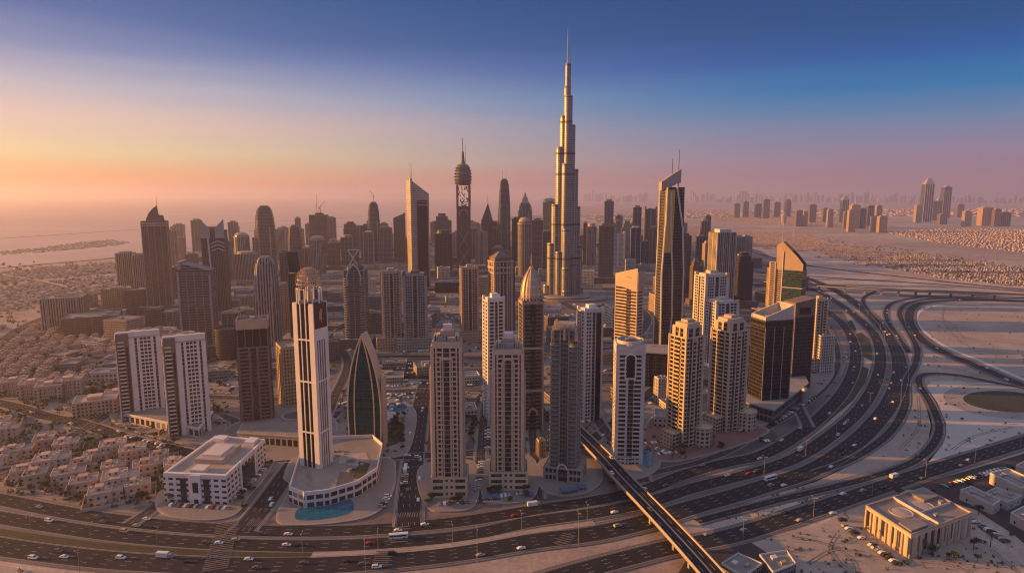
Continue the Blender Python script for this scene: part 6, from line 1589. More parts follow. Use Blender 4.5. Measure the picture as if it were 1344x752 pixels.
# ---------------------------------------------------------------- flyovers
def flyover(name, label, px, zdeck, width, pier_px, lanes=4, z_end=None):
    L = smooth_px([tuple(G(x, y, zdeck)) for x, y in px], 8); L = resample(L, 6); N = normals(L)
    c = L[0].copy(); root = empty(name, (c.x, c.y, 0)); tag(root, label, 'bridge')
    Q = [p - Vector((c.x, c.y, 0)) for p in L]; w = width / 2
    def z(i): return Q[i].z if z_end is None else Q[i].z + (z_end - Q[i].z) * max(0, 1 - i / (len(Q) * .5)) ** 1.5
    m = MB()
    for i in range(len(Q) - 1):
        a, b = Q[i], Q[i + 1]; za, zb = z(i), z(i + 1)
        pts = lambda p, n, zz: [(p.x - n.x * w * .7, p.y - n.y * w * .7, zz - 2.2), (p.x + n.x * w * .7, p.y + n.y * w * .7, zz - 2.2), (p.x + n.x * w, p.y + n.y * w, zz - .9), (p.x + n.x * w, p.y + n.y * w, zz), (p.x - n.x * w, p.y - n.y * w, zz), (p.x - n.x * w, p.y - n.y * w, zz - .9)]
        A, B = pts(a, N[i], za), pts(b, N[i + 1], zb); k = len(m.v); m.v += A + B
        for j in range(6):
            e = (j + 1) % 6; m.f.append((k + j, k + e, k + 6 + e, k + 6 + j)); m.m.append(0)
    m.build('deck', M['grey'], root)
    m = MB(); ribbon(m, Q, N, -w + .5, -.5, lambda i: z(i) + .04); ribbon(m, Q, N, .5, w - .5, lambda i: z(i) + .04); m.build('road_surface', M['asphalt'], root)
    for s in (-1, 1):
        m = MB(); a, b = sorted((s * w, s * (w - .45)))
        for i in range(len(Q) - 1):
            P0 = [Q[i] + N[i] * a, Q[i] + N[i] * b]; P1 = [Q[i + 1] + N[i + 1] * a, Q[i + 1] + N[i + 1] * b]; k = len(m.v)
            m.v += [(p.x, p.y, z(i) + h) for h in (.01, 1.3) for p in P0] + [(p.x, p.y, z(i + 1) + h) for h in (.01, 1.3) for p in P1]
            for q in ((0, 4, 6, 2), (1, 3, 7, 5), (2, 6, 7, 3)): m.f.append(tuple(k + t for t in q)); m.m.append(0)
        m.build('parapet', M['kerbpale'], root)
    m = MB(); ribbon(m, Q, N, -.35, .35, lambda i: z(i) + .45); m.build('median_barrier', M['kerb'], root)
    m = MB()
    for s in (-1, 1):
        for i in range(0, len(Q) - 1, 2): ribbon(m, Q[i:i + 2], N[i:i + 2], s * w * .5 - .1, s * w * .5 + .1, z(i) + .07)
    m.build('lane_marking', M['paint'], root)
    for x, y in pier_px:
        p = G(x, y, 0); i = min(range(len(L)), key=lambda k: (L[k].x - p.x) ** 2 + (L[k].y - p.y) ** 2); q = Q[i]
        m = MB(); t = Vector((-N[i].y, N[i].x, 0))
        cs = [q + N[i] * a + t * b for a, b in ((-w * .35, -1), (-w * .35, 1), (w * .35, 1), (w * .35, -1))]
        ar = sum(cs[k].x * cs[(k + 1) % 4].y - cs[(k + 1) % 4].x * cs[k].y for k in range(4))
        if ar < 0: cs.reverse()
        m.loft([[(v.x, v.y, -.5) for v in cs], [(v.x, v.y, z(i) - 4) for v in cs], [(q.x + (v.x - q.x) * 1.6, q.y + (v.y - q.y) * 1.6, z(i) - 2.25) for v in cs]]); m.build('pier', M['grey'], root)
    return L, N
M['kerbpale'] = mat('parapet_concrete', (.42, .37, .33), .8, scale=.05, var=.12)
FLY = flyover('flyover', 'long narrow flyover crossing the highways diagonally beside the white round topped tower', [(742, 548), (762, 568), (790, 597), (818, 628), (850, 661), (885, 698), (925, 742), (975, 800)], 9.0, 13, [(776, 592), (811, 640), (850, 690), (881, 722), (905, 748)], z_end=7.5)
FLY2 = flyover('motorway_viaduct', 'wide motorway viaduct on piers crossing the interchange at the right', [(905, 352), (980, 366), (1060, 373.5), (1150, 379), (1250, 383.5), (1350, 388), (1500, 396)], 11.0, 26, [(1066, 388), (1110, 390), (1138, 391), (1163, 392), (1186, 393), (1209, 394), (1232, 395), (1260, 397), (1290, 399), (1327, 402)])

# ---------------------------------------------------------------- buildings at the lower right
def quad_building(name, label, cat, corners, h, fm, group=None, parapet='offwhite', inset=.95):
    P = [G(*p) for p in corners]; c = sum(P, Vector()) / 4; root = empty(name, (c.x, c.y, 0)); tag(root, label, cat, group)
    q = [(p.x - c.x, p.y - c.y) for p in P]
    if sum(q[i][0] * q[(i + 1) % 4][1] - q[(i + 1) % 4][0] * q[i][1] for i in range(4)) < 0: q.reverse()
    m = MB(); m.prism(q, -.1, h); m.build('wall', fm, root)
    m = MB(); ins = [(x * inset, y * inset) for x, y in q]
    for i in range(4): m.prism([(q[i][0] * 1.004, q[i][1] * 1.004), (q[(i + 1) % 4][0] * 1.004, q[(i + 1) % 4][1] * 1.004), ins[(i + 1) % 4], ins[i]], h + .01, h + 1.1)
    m.build('parapet', M[parapet], root)
    FOOT.append((c.x, c.y, max(abs(x) for x, y in q)))
    def L2(a, b, t): return (a[0] + (b[0] - a[0]) * t, a[1] + (b[1] - a[1]) * t)
    def on(u, v): return L2(L2(q[0], q[1], u), L2(q[3], q[2], u), v)
    def block(part, u0, u1, v0, v1, z0, z1, mt):
        m = MB(); pts = [on(u0, v0), on(u1, v0), on(u1, v1), on(u0, v1)]; m.prism(pts, z0, z1); return m.build(part, M[mt] if isinstance(mt, str) else mt, root)
    return root, q, on, block, h
root, q, on, block, h = quad_building('civic_hall', 'large sandy flat roofed hall with two low round roof domes and sunlit buttressed wall', 'hall', [(1134, 692), (1193, 733), (1273, 702), (1209, 667)], 13.5, facm('hall', (.55, .46, .37), (.03, .04, .055), fh=13.4, bw=6, gu=.42, gv=.72, roof=(.27, .22, .20)), parapet='tan', inset=.97)
for u, v, s, mt in ((.42, .28, 1, 'roofpale'), (.42, .62, 1.1, 'roofpale')):
    x, y = on(u, v); m = MB(); m.lathe([(6.5 * s, h), (6.5 * s, h + .6), (6.0 * s, h + .6), (5.8 * s, h + .35), (3 * s, h + .7), (.2, h + .8)], x, y, 28); m.build('roof_dome', M[mt], root)
block('roof_wall', .02, .98, .44, .455, h, h + 1.6, 'offwhite'); block('roof_wall', .60, .615, .46, .98, h, h + 1.6, 'offwhite'); block('raised_roof', .05, .38, .70, .95, h, h + 2.0, 'roof'); block('raised_roof', .68, .95, .04, .30, h, h + 1.8, 'roof')
block('roof_unit', .50, .56, .84, .90, h, h + 2.2, 'grey'); block('roof_unit', .75, .80, .55, .6, h, h + 1.8, 'grey')
for i in range(9):   # buttresses on the two near walls
    t = .04 + i * .115
    for e, (a, b) in enumerate(((q[0], q[1]), (q[1], q[2]))):
        x, y = a[0] + (b[0] - a[0]) * t, a[1] + (b[1] - a[1]) * t; m = MB(); m.box(x - .8, x + .8, y - .8, y + .8, 0, h - 1.2); m.build('buttress', M['tan'], root)
wm = facm('shedwall')
for i, (cs, hh) in enumerate(([[(1259, 655), (1302, 676), (1312, 669), (1274, 650)], 6], [[(1292, 657), (1322, 670), (1340, 661), (1306, 650)], 5], [[(1298, 634), (1340, 655), (1362, 646), (1322, 628)], 7], [[(1325, 686), (1372, 712), (1400, 700), (1348, 674)], 6], [[(1332, 622), (1380, 642), (1400, 632), (1352, 612)], 6])):
    lab = ['long pale shed nearest the hall with the domes', 'low pale shed directly behind the long one', 'large pale shed in the middle of the warehouse yard', 'pale shed cut by the frame at the bottom of the yard', 'pale shed cut by the frame at the top of the yard'][i]
    root, q, on, block, h = quad_building('warehouse', lab, 'warehouse', cs, hh, wm, 'pale warehouses at the lower right')
    block('skylight', .1, .9, .45, .55, h, h + .7, 'grey'); block('roof_unit', .2, .3, .2, .35, h, h + 1.4, 'grey'); block('roof_unit', .6, .72, .7, .85, h, h + 1.4, 'grey')
for i, cs in enumerate(([(946, 752), (975, 770), (1000, 752), (968, 738)], [(996, 740), (1014, 764), (1044, 752), (1032, 734)])):
    root, q, on, block, h = quad_building('flat_shed', ['low flat roofed shed at the bottom edge, nearer the flyover', 'low flat roofed shed at the bottom edge, farther from the flyover'][i], 'shed', cs, 5, facm('grey'), 'flat sheds at the bottom edge')
    block('roof_unit', .2, .4, .3, .5, h, h + 1.4, 'offwhite'); block('roof_unit', .6, .75, .5, .7, h, h + 1.2, 'grey')
# pools of the villas, round basin with garden
def pool(px, lab, z=.25):
    P = [G(*p) for p in px]; c = sum(P, Vector()) / len(P); r = empty('swimming_pool', (c.x, c.y, 0)); tag(r, lab, 'pool'); q = [(p.x - c.x, p.y - c.y) for p in P]
    if sum(q[i][0] * q[(i + 1) % len(q)][1] - q[(i + 1) % len(q)][0] * q[i][1] for i in range(len(q))) < 0: q.reverse()
    m = MB(); m.prism([(x * 1.14, y * 1.14) for x, y in q], -.2, z); m.build('pool_rim', M['paver'], r); m = MB(); m.poly([(x, y, z + .03) for x, y in q]); m.build('water', M['pool'], r)
pool([(120, 603), (132, 607), (145, 602), (134, 597)], 'blue pool among the villas, the left one of two'); pool([(146, 607), (168, 596), (172, 592), (160, 594), (138, 606)], 'long narrow blue pool among the villas')
pool([(198, 611), (212, 617), (222, 613), (208, 608)], 'small blue pool behind the villas nearest the office block')
pool(ellipse_px(520, 535, 14, 6.0), 'round teal basin beside the pointed arch tower', .9)
m_ = ellipse_px(508, 549, 12, 9)
P = [G(*p) for p in m_]; c = sum(P, Vector()) / len(P); r = empty('round_pavilion', (c.x, c.y, 0)); tag(r, 'pale round low pavilion beside the pointed arch tower', 'pavilion'); q = [(p.x - c.x, p.y - c.y) for p in P][::-1]
m = MB(); m.lathe([(11, 0), (11, 2.4), (9.6, 2.6)], 0, 0, 32); m.build('wall', M['offwhite'], r); m = MB(); m.lathe([(9.4, 2.62), (3, 3.2), (.2, 3.3)], 0, 0, 32); m.build('roof', M['roofpale'], r)
flat('garden_lawn', [(502, 560), (520, 552), (532, 560), (528, 580), (508, 588)], .95, M['grass'])
# big car park and sandy plots behind the front towers
flat('parking_lot', [(520, 474), (572, 474), (572, 498), (512, 496)], .1, M['asphalt'])
flat('sandy_plot', [(448, 500), (566, 500), (566, 510), (448, 508)], .1, M['duskysand'])
flat('sandy_plot', [(20, 405), (66, 398), (62, 425), (0, 448), (-60, 450), (-60, 410)], .0, M['sand'])
flat('plaza', [(606, 526), (640, 526), (646, 575), (606, 580)], .12, M['paver'])

# ---------------------------------------------------------------- trees and palms
def leaf_blob(m, r, cx, cy, cz, R_, n, s):
    for k in range(n):
        while True:
            x, y, z = r.uniform(-1, 1), r.uniform(-1, 1), r.uniform(-1, 1)
            if x * x + y * y + z * z < 1: break
        c = Vector((cx + x * R_, cy + y * R_, cz + z * R_ * .75)); a = Vector((r.uniform(-1, 1), r.uniform(-1, 1), r.uniform(-.6, .6))).normalized(); b = a.cross(Vector((r.uniform(-1, 1), r.uniform(-1, 1), r.uniform(-1, 1)))).normalized()
        a *= s * r.uniform(.6, 1.3); b *= s * r.uniform(.6, 1.3)
        m.quad(tuple(c - a - b), tuple(c + a - b * .4), tuple(c + a * .8 + b), tuple(c - a * .6 + b * .8))
def tree_proto(seed, H, W, n):
    r = random.Random(seed); root = empty('street_tree', (0, 0, -500))
    m = MB(); m.tube((0, 0, 0), (.2, .1, H * .45), .28, .16, 6)
    for k in range(4):
        a = k * 1.6 + r.random(); m.tube((.2, .1, H * .40), (W * .3 * math.cos(a), W * .3 * math.sin(a), H * .7), .13, .05, 4)
    m.build('trunk', M['bark'], root)
    m = MB()
    for k in range(6):
        a, q_ = r.uniform(0, 6.28), r.uniform(.1, .32) * W; leaf_blob(m, r, q_ * math.cos(a), q_ * math.sin(a), H * r.uniform(.55, .82), W * r.uniform(.16, .28), n, .34)
    m.build('crown', M['leaf'], root); return root
def palm_proto(seed):
    r = random.Random(seed); root = empty('palm_tree', (0, 0, -500)); H = 7.5
    m = MB(); m.tube((0, 0, 0), (.15, 0, H * .5), .26, .2, 6); m.tube((.15, 0, H * .5), (.1, .1, H), .2, .17, 6); m.build('trunk', M['bark'], root)
    m = MB()
    for k in range(16):
        a = 2 * math.pi * k / 16 + r.uniform(-.1, .1); up = r.uniform(-.2, .9); prev = Vector((.1, .1, H)); L_ = 3.0
        for s in range(4):
            t = (s + 1) / 4; p = Vector((.1 + math.cos(a) * L_ * t, .1 + math.sin(a) * L_ * t, H + up * L_ * t * .6 - 1.9 * t * t)); wdt = .42 * (1 - .6 * t); sd = Vector((-math.sin(a), math.cos(a), 0)) * wdt
            m.quad(tuple(prev - sd), tuple(p - sd * .7), tuple(p + sd * .7), tuple(prev + sd)); prev = p
    m.build('crown', M['palmleaf'], root); return root
TP = [tree_proto(1, 6.5, 6, 42), tree_proto(2, 5, 7, 42), tree_proto(3, 8, 7, 46)]; PP = [palm_proto(4)]
used = set()
def put_tree(px, py, kind, place, sc=1.0, wpt=None):
    P = wpt or G(px, py); src = PP[0] if kind == 'palm' else TP[kind]
    if src.name not in used: o = src; used.add(src.name); o.location = (P.x, P.y, 0); o.rotation_euler = (0, 0, RND.uniform(0, 6))
    else: o = copy_thing(src, (P.x, P.y, 0), RND.uniform(0, 6))
    o.scale = (sc, sc, sc * RND.uniform(.9, 1.1))
    name_later(o, 'palm' if kind == 'palm' else ['green tree', 'low spreading tree', 'tall green tree'][kind], place, 'palm' if kind == 'palm' else 'tree', 'palms in the streets' if kind == 'palm' else 'trees in the streets and gardens')
rt = random.Random(31)
areas = [((24, 230), (570, 660), 60, 'among the villas by the highway'), ((606, 644), (530, 575), 26, 'on the plaza behind the arched tower'), ((500, 536), (548, 592), 22, 'in the garden beside the pointed arch tower'),
         ((0, 160), (500, 545), 46, 'by the sandy apartment blocks'), ((0, 240), (440, 500), 60, 'in the villa compound'), ((440, 470), (520, 560), 10, 'left of the pointed arch tower'), ((1190, 1290), (650, 740), 0, ''),
         ((290, 360), (575, 680), 10, 'around the white office block'), ((560, 710), (640, 668), 12, 'along the foot of the front beige towers'), ((880, 1000), (575, 605), 8, 'at the feet of the sunlit pair'), ((1130, 1300), (640, 745), 14, 'around the hall with the domes')]
for (x0, x1), (y0, y1), cnt, pl in areas:
    k = 0; tries = 0
    while k < cnt and tries < 4000:
        tries += 1; px, py = rt.uniform(x0, x1), rt.uniform(y0, y1); P = G(px, py)
        if on_road(P.x, P.y, 1.0): continue
        if any((fx - P.x) ** 2 + (fy - P.y) ** 2 < (fr_ * .80) ** 2 for fx, fy, fr_ in FOOT): continue
        put_tree(px, py, rt.choice([0, 1, 2, 'palm', 1]), pl, rt.uniform(.7, 1.15)); k += 1
for px, py, kd, sc in ((62, 646, 2, 1.2), (103, 657, 1, .9), (28, 636, 0, .7), (92, 650, 0, .6), (148, 655, 1, .7)): put_tree(px, py, kd, 'on the sandy corner plot', sc)

# ---------------------------------------------------------------- street lamps
def lamp_proto(H, arm):
    root = empty('street_lamp', (0, 0, -500)); m = MB(); m.tube((0, 0, 0), (0, 0, H), .15, .08, 6); m.build('pole', M['steel'], root)
    for s in (-1, 1):
        m = MB(); m.tube((0, 0, H - .3), (s * arm, 0, H + .5), .06, .05, 5); a = m.build('arm', M['steel'], root)
        m = MB(); m.box(s * arm - .45, s * arm + .45, -.18, .18, H + .42, H + .58); m.build('lamp_head', M['lampglass'], a)
    return root
LP = [lamp_proto(13, 1.9), lamp_proto(20, 1.8)]; lused = set()
def put_lamp(P, rz, k, place):
    src = LP[k]
    if k not in lused: o = src; lused.add(k); o.location = (P.x, P.y, 0); o.rotation_euler = (0, 0, rz)
    else: o = copy_thing(src, (P.x, P.y, 0), rz)
    name_later(o, 'tall two armed street lamp', place, 'street lamp', 'street lamps')
def lamps_along(pxs, step, k, place, off=0):
    L = resample(smooth_px(pxs), step); N = normals(L)
    for p, n_ in list(zip(L, N))[1:-1]:
        x, y = proj(p)
        if -30 < x < 1380 and 330 < y < 775: put_lamp(p + n_ * off, math.atan2(n_.y, n_.x), k, place)
lamps_along(mBC, 42, 0, 'on the front highway median')
lamps_along([(0, 742), (120, 752)], 48, 0, 'at the bottom left edge'); lamps_along([(330, 756), (480, 752), (560, 745), (640, 736), (700, 724), (780, 713)], 60, 1, 'below the lowest carriageway')
lamps_along([(838, 660), (900, 652), (960, 637), (1040, 606), (1100, 573), (1150, 520), (1166, 470), (1150, 430), (1110, 398)], 55, 0, 'on the curving motorway median')
lamps_along([(860, 735), (960, 712), (1040, 688), (1131, 655), (1230, 622), (1344, 588)], 60, 0, 'along the lower right highway'); lamps_along([(1218, 440), (1250, 452), (1300, 470), (1344, 486)], 70, 1, 'at the edge of the sandy field')
lamps_along([(1240, 600), (1236, 560), (1228, 520)], 60, 0, 'beside the S shaped ramp'); lamps_along([(10, 536), (110, 562), (215, 592), (300, 610)], 45, 0, 'along the street below the twin towers')

# ---------------------------------------------------------------- cars
def car_proto(col, kind, wheels=True):
    root = empty('car', (0, 0, -500)); L_, W_ = (5.0, 1.95) if kind == 0 else (5.3, 2.1); H_ = 1.5 if kind == 0 else 1.95
    prof = [(-L_ / 2, .38), (L_ / 2, .38), (L_ / 2, .78), (L_ * .26, .95), (L_ * .12, H_), (-L_ * .26, H_), (-L_ * .40, .98), (-L_ / 2, .92)] if kind == 0 else [(-L_ / 2, .42), (L_ / 2, .42), (L_ / 2, 1.0), (L_ * .24, 1.12), (L_ * .12, H_), (-L_ * .44, H_), (-L_ * .49, 1.1), (-L_ / 2, 1.0)]
    m = MB(); ins = lambda z: W_ / 2 * (1 if z < 1.15 else .84)
    m.loft([[(x, -ins(z), z) for x, z in prof], [(x, ins(z), z) for x, z in prof]]); m.f = [tuple(reversed(f)) for f in m.f]; m.build('body', col, root)
    a, b = (L_ * .115, -L_ * .25) if kind == 0 else (L_ * .12, -L_ * .42)
    m = MB(); m.box(b, a, -W_ / 2 * .955, W_ / 2 * .955, .98 + (.12 if kind else 0), H_ - .12); m.build('side_windows', M['carglass'], root)
    m = MB(); m.quad((L_ * .255, -W_ * .40, 1.0), (L_ * .255, W_ * .40, 1.0), (L_ * .13, W_ * .36, H_ - .06), (L_ * .13, -W_ * .36, H_ - .06))
    for i, v in enumerate(m.v): m.v[i] = (v[0] + .04, v[1], v[2] + .04)
    m.build('windscreen', M['carglass'], root)
    if wheels:
        for x in (-L_ * .31, L_ * .31):
            for y in (-1, 1): m = MB(); m.tube((x, y * W_ * .52, .36), (x, y * W_ * .40, .36), .36, .36, 10); m.build('wheel', M['tyre'], root)
    return root
paint = {'white': mat('car_white', (.72, .72, .71), .3, var=.03), 'silver': mat('car_silver', (.38, .38, .39), .3, metal=.4, var=.03), 'black': mat('car_black', (.02, .02, .022), .25, var=.05), 'grey': mat('car_grey', (.13, .13, .14), .3, metal=.3, var=.05), 'red': mat('car_red', (.28, .03, .025), .3, var=.05), 'beige': mat('car_beige', (.42, .35, .26), .35, var=.05)}
CP_ = {(c, k): car_proto(paint[c], k) for c in paint for k in (0, 1)}; cused = set(); CARS = []
def bus_proto(kind):
    root = empty('bus' if kind == 'bus' else 'truck', (0, 0, -500))
    if kind == 'bus':
        m = MB(); m.prism([(-5.6, -1.25), (5.4, -1.25), (5.6, -1.0), (5.6, 1.0), (5.4, 1.25), (-5.6, 1.25)], .4, 3.1); m.build('body', paint['white'], root)
        for s in (-1, 1): m = MB(); m.box(-5.2, 4.8, s * 1.26, s * 1.285, 1.6, 2.6); m.build('side_windows', M['carglass'], root)
        m = MB(); m.box(5.605, 5.63, -1.0, 1.0, 1.3, 2.7); m.build('windscreen', M['carglass'], root)
    else:
        m = MB(); m.box(-4.6, 2.0, -1.2, 1.2, 1.0, 3.5); m.build('cargo_box', paint['white'], root)
        m = MB(); m.loft([[(2.2, -1.15, .5), (4.4, -1.15, .5), (4.4, 1.15, .5), (2.2, 1.15, .5)], [(2.2, -1.1, 2.6), (3.9, -1.1, 2.6), (3.9, 1.1, 2.6), (2.2, 1.1, 2.6)]]); m.build('cab', paint['silver'], root)
        m = MB(); m.box(-4.6, 2.2, -.5, .5, .6, .98); m.build('chassis', M['dsteel'], root)
    for x in (-3.2, 3.2):
        for y in (-1, 1): m = MB(); m.tube((x, y * 1.26, .5), (x, y * .95, .5), .5, .5, 10); m.build('wheel', M['tyre'], root)
    return root
BP = {'bus': bus_proto('bus'), 'truck': bus_proto('truck')}; bused = set()
def put_big(R_, kind, px, place):
    obj_, L, N, z = R_; w = [r_[2] for r_ in ROADS if r_[0] is L][0]
    i = min(range(1, len(L) - 1), key=lambda k: abs(proj(L[k])[0] - px) + (0 if 380 < proj(L[k])[1] < 756 else 999)); p = L[i] + N[i] * (w * .62); d = L[i + 1] - L[i]; src = BP[kind]
    CARS.append((p.x, p.y)); CARS.append((p.x + d.x, p.y + d.y))
    if kind in bused: o = copy_thing(src, (p.x, p.y, z + .03), math.atan2(d.y, d.x))
    else: o = src; bused.add(kind); o.location = (p.x, p.y, z + .03); o.rotation_euler = (0, 0, math.atan2(d.y, d.x))
    name_later(o, 'white ' + ('bus' if kind == 'bus' else 'box truck'), place, kind, 'buses and trucks on the highways')
def put_car(P, rz, c, k, z, place, moving=True):
    for q in CARS:
        if (q[0] - P.x) ** 2 + (q[1] - P.y) ** 2 < (36 if moving else 5.3): return None
    CARS.append((P.x, P.y)); src = CP_[(c, k)]
    if (c, k) not in cused: o = src; cused.add((c, k)); o.location = (P.x, P.y, z); o.rotation_euler = (0, 0, rz)
    else: o = copy_thing(src, (P.x, P.y, z), rz)
    name_later(o, c + (' car' if k == 0 else ' van'), place, 'car', 'cars on the roads' if moving else 'parked cars'); return o
rc = random.Random(44)
def pick(): return rc.choice(['white'] * 9 + ['silver'] * 3 + ['black'] * 3 + ['grey'] * 3 + ['red', 'beige'])
def traffic(R_, n, place, x0=-10, x1=1354, y0=380, y1=756, rev=False):
    obj_, L, N, z = R_; w = None
    for LL, NN, w_, z_, lanes in ROADS:
        if LL is L: w = w_; nl = lanes
    k = 0; tries = 0
    while k < n and tries < 2000:
        tries += 1; i = rc.randrange(1, len(L) - 1); x, y = proj(L[i])
        if not (x0 < x < x1 and y0 < y < y1): continue
        off = (-w + .5 + (rc.randrange(nl) + .5) * (2 * w - 1) / nl); p = L[i] + N[i] * off
        d = L[i + 1] - L[i]; a = math.atan2(d.y, d.x) + (math.pi if rev else 0)
        if put_car(p, a, pick(), rc.choice([0, 0, 0, 1]), z + .03, place): k += 1
for r_, kd, px_, pl in ((HW['B'], 'bus', 520, 'on the front highway'), (HW['C'], 'truck', 215, 'on the front highway'), (HW['A'], 'truck', 700, 'on the front highway'), (HW['C'], 'bus', 1020, 'on the motorway bend'), (HW['E'], 'truck', 1180, 'on the lower right highway'), (HW['B'], 'truck', 1060, 'on the motorway bend'), (ST['v3'], 'bus', 541, 'on the central avenue')): put_big(r_, kd, px_, pl)
traffic(HW['A'], 12, 'on the front highway\'s top carriageway', x1=860); traffic(HW['B'], 9, 'on the front highway\'s middle carriageway', x1=860); traffic(HW['C'], 16, 'on the front highway\'s lowest carriageway', x1=860)
traffic(HW['A'], 22, 'on the motorway bend\'s inner carriageway', x0=860, rev=True); traffic(HW['B'], 30, 'on the motorway bend\'s middle carriageway', x0=860, rev=True); traffic(HW['C'], 30, 'on the motorway bend\'s outer carriageway', x0=860)
traffic(HW['E'], 12, 'on the lower right highway', x0=930); traffic(HW['H'], 7, 'on the loop ramp beside the bend'); traffic(HW['I'], 8, 'on the highway around the sandy field'); traffic(HW['D'], 3, 'on the S shaped ramp', x0=1150)
traffic(ST['left'], 8, 'on the street below the twin towers'); traffic(ST['v3'], 12, 'on the central avenue'); traffic(ST['v2'], 4, 'on the avenue beside the office block'); traffic(ST['cross'], 10, 'on the cross street behind the front towers'); traffic(ST['cross2'], 8, 'on the second cross street')
for px, py, c in ((796, 603, 'white'), (812, 622, 'white'), (806, 612, 'black'), (862, 668, 'grey'), (880, 690, 'black')):
    p = G(px, py, 9.0); i = min(range(len(FLY[0])), key=lambda k: (FLY[0][k].x - p.x) ** 2 + (FLY[0][k].y - p.y) ** 2); q = FLY[0][i] + FLY[1][i] * rc.choice([-4.5, -2, 2, 4.5])
    put_car(q, math.atan2(FLY[1][i].y, FLY[1][i].x) - math.pi / 2, c, 0, 9.05, 'driving on the flyover')
def parked(a, b, n, place, side=0, prob=.85, z=.35):
    A, B = G(*a), G(*b); d = (B - A).normalized()
    for i in range(n):
        if rc.random() > prob: continue
        p = A.lerp(B, (i + .5) / n); put_car(p, math.atan2(d.y, d.x) + (math.pi / 2 if side == 0 else 0), pick(), rc.choice([0, 0, 1]), z, place, False)
parked((224, 664), (297, 668), 20, 'parked in front of the white office block', z=.45); parked((308, 656), (350, 613), 18, 'parked beside the white office block', z=.45)
parked((530, 640), (534, 606), 12, 'parked along the avenue'); parked((512, 648), (500, 668), 6, 'parked on the crowned tower forecourt', z=.5)
parked((575, 663), (616, 660), 12, 'parked in front of the left front beige tower', z=.5); parked((640, 654), (690, 648), 10, 'parked in front of the arched beige tower', z=.5); parked((626, 650), (632, 606), 12, 'parked between the two front beige towers')
parked((1198, 650), (1330, 612), 26, 'parked along the edge of the warehouse yard', z=.1); parked((1240, 660), (1322, 712), 20, 'parked behind the hall with the domes', z=.1); parked((1108, 690), (1180, 742), 16, 'parked left of the hall with the domes', z=.1)
parked((1090, 672), (1116, 690), 4, 'parked on the sandy lot near the highway', z=.1, prob=.7)
for k, y in enumerate((478, 484, 490)): parked((524 - k * 3, y), (568, y), 16, 'parked in row %s of the big lot' % ('one', 'two', 'three')[k], z=.15)
parked((640, 596), (640, 560), 8, 'parked on the plaza edge', z=.2); parked((160, 572), (240, 590), 14, 'parked below the podium of the twin towers', z=.3); parked((1010, 560), (1072, 520), 16, 'parked along the glazed podium', z=.5); parked((860, 590), (905, 603), 10, 'parked on the red paved forecourt', z=.6)
# what nobody could count: shrubs along roads and in yards, scrub on the sand, cars packed in distant lots
def scatter_shrubs(name, lab, regions, seed, mt):
    r = random.Random(seed); m = MB()
    for poly, cnt, smin, smax in regions:
        xs, ys = [p[0] for p in poly], [p[1] for p in poly]; k = t_ = 0
        while k < cnt and t_ < cnt * 30:
            t_ += 1; px, py = r.uniform(min(xs), max(xs)), r.uniform(min(ys), max(ys))
            if not inside(px, py, poly): continue
            P = G(px, py)
            if on_road(P.x, P.y, .5) or any((fx - P.x) ** 2 + (fy - P.y) ** 2 < (fr_ * .8) ** 2 for fx, fy, fr_ in FOOT): continue
            s = r.uniform(smin, smax); leaf_blob(m, r, P.x, P.y, s * .5 + .1, s, 14, s * .36); k += 1
    return tag(m.build(name, M[mt]), lab, 'shrubs', None, 'stuff')
sq = lambda a, b, c, d: [(a, b), (c, b), (c, d), (a, d)]
scatter_shrubs('shrubs', 'low shrubs lining streets and yards of the district', [(sq(0, 400, 300, 560), 700, 1.2, 3.2), (sq(0, 560, 240, 665), 260, 1.0, 2.6), (sq(300, 400, 1100, 500), 420, 1.5, 3.2), (sq(440, 500, 860, 600), 160, 1.0, 2.4), (sq(0, 345, 250, 400), 300, 2.5, 5)], 61, 'leaf')
scatter_shrubs('scrub', 'dry scrub dotted over the sandy ground by the motorways', [(sq(1100, 690, 1344, 760), 90, .4, 1.3), (sq(1150, 400, 1344, 600), 130, .5, 1.5), (sq(1010, 690, 1130, 760), 60, .4, 1.2), (sq(940, 640, 1120, 680), 40, .4, 1.1), ([(0, 742), (300, 757), (300, 775), (0, 775)], 30, .4, 1), ([(1060, 310), (1344, 350), (1344, 378), (1070, 340)], 500, 2, 4)], 62, 'leaf')
def packed_cars(regions):
    r = random.Random(63); m = MB()
    for x0, y0, x1, y1, cnt in regions:
        k = t_ = 0
        while k < cnt and t_ < 4000:
            t_ += 1; px, py = r.uniform(x0, x1), r.uniform(y0, y1); P = G(px, py)
            if on_road(P.x, P.y, 1) or any((fx - P.x) ** 2 + (fy - P.y) ** 2 < (fr_ + 2) ** 2 for fx, fy, fr_ in FOOT): continue
            n_ = r.randint(3, 9); a = rad(r.choice([10, 14, 100, 104])); ca_, sa_ = math.cos(a), math.sin(a)
            for j in range(n_):
                if r.random() < .2: continue
                m.mi = r.choice([0, 0, 0, 1, 1, 2]); X, Y = P.x + ca_ * j * 2.9, P.y + sa_ * j * 2.9
                if on_road(X, Y, 0): continue
                prof = [(-2.3, .4), (2.3, .4), (2.3, .85), (1.2, .98), (.6, 1.5), (-1.2, 1.5), (-1.9, 1.0), (-2.3, .95)]
                m.loft([[(X - sa_ * u + ca_ * v, Y + ca_ * u + sa_ * v, z + .1) for u, z in prof] for v in (.9, -.9)])
                k += 1
    return tag(m.build('parked_cars', [paint['white'], paint['grey'], paint['black']]), 'rows of cars packed in the lots between the towers', 'cars', None, 'stuff')
packed_cars([(240, 420, 560, 470, 200), (560, 400, 860, 500, 240), (860, 420, 1060, 500, 120), (440, 500, 560, 540, 120), (590, 500, 860, 590, 130), (1060, 440, 1110, 520, 60), (280, 480, 440, 560, 90), (840, 560, 1000, 600, 24)])
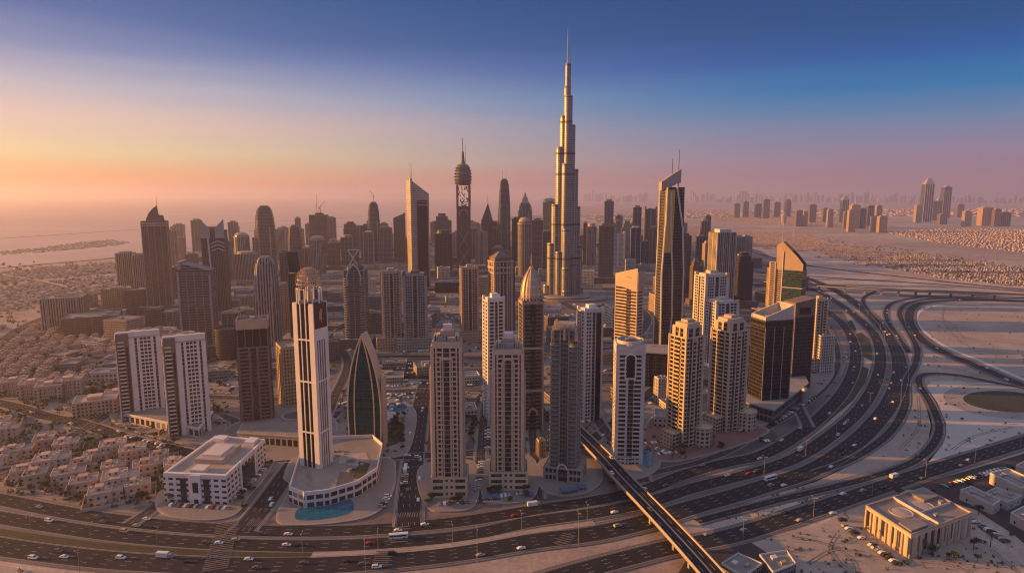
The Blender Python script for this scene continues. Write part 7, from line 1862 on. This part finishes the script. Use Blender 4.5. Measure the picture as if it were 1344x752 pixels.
# blue tents at the foot of the front towers
for i, (px, py) in enumerate(((640, 657), (650, 656), (694, 652), (741, 648), (752, 646), (764, 643))):
    P = G(px, py); r = empty('canopy_tent', (P.x, P.y, .4), .1); name_later(r, 'blue canopy tent', 'on the forecourts of the front towers', 'tent', 'blue canopy tents')
    m = MB(); m.loft([[(-3.4, -2.4, 2.6), (3.4, -2.4, 2.6), (3.4, 2.4, 2.6), (-3.4, 2.4, 2.6)], [(-2.2, -.2, 3.9), (2.2, -.2, 3.9), (2.2, .2, 3.9), (-2.2, .2, 3.9)]]); m.build('canopy', M['blue'], r)
    for x in (-3.2, 3.2):
        for y in (-2.2, 2.2): m = MB(); m.tube((x, y, 0), (x, y, 2.6), .1, .1, 4); m.build('post', M['steel'], r)
# unused prototypes stay out of the scene
for d_, u_ in ((list(enumerate(VP)), [i for i in range(5) if VUSED[i]]),):
    pass
def drop(o):
    for ch in KIDS.get(o.name, []):
        for g in KIDS.get(ch.name, []): bpy.data.objects.remove(g)
        bpy.data.objects.remove(ch)
    bpy.data.objects.remove(o)
for o in [o for o in list(COL.objects) if o.parent is None and o.type == 'EMPTY' and o.location.z < -400]: drop(o)
settle_labels()
# ---------------------------------------------------------------- the air
def haze():
    m = bpy.data.materials.new('haze_air'); m.use_nodes = True; nt = m.node_tree; nt.nodes.clear()
    o = nt.nodes.new('ShaderNodeOutputMaterial'); v = nt.nodes.new('ShaderNodeVolumePrincipled')
    v.inputs['Color'].default_value = (.74, .74, .92, 1); v.inputs['Density'].default_value = HAZE_DENSITY
    v.inputs['Anisotropy'].default_value = .52
    nt.links.new(v.outputs[0], o.inputs['Volume'])
    mb = MB(); mb.box(-45500, 45500, -450, 45500, GZ - 1.0, HAZE_TOP)
    return tag(mb.build('haze', m), kind='stuff')
HAZE_DENSITY = 1 / 12200.0
bpy.context.view_layer.update()
HAZE_TOP = max((o.matrix_world @ Vector(c)).z for o in COL.objects if o.type == 'MESH' for c in o.bound_box) + 8
haze()
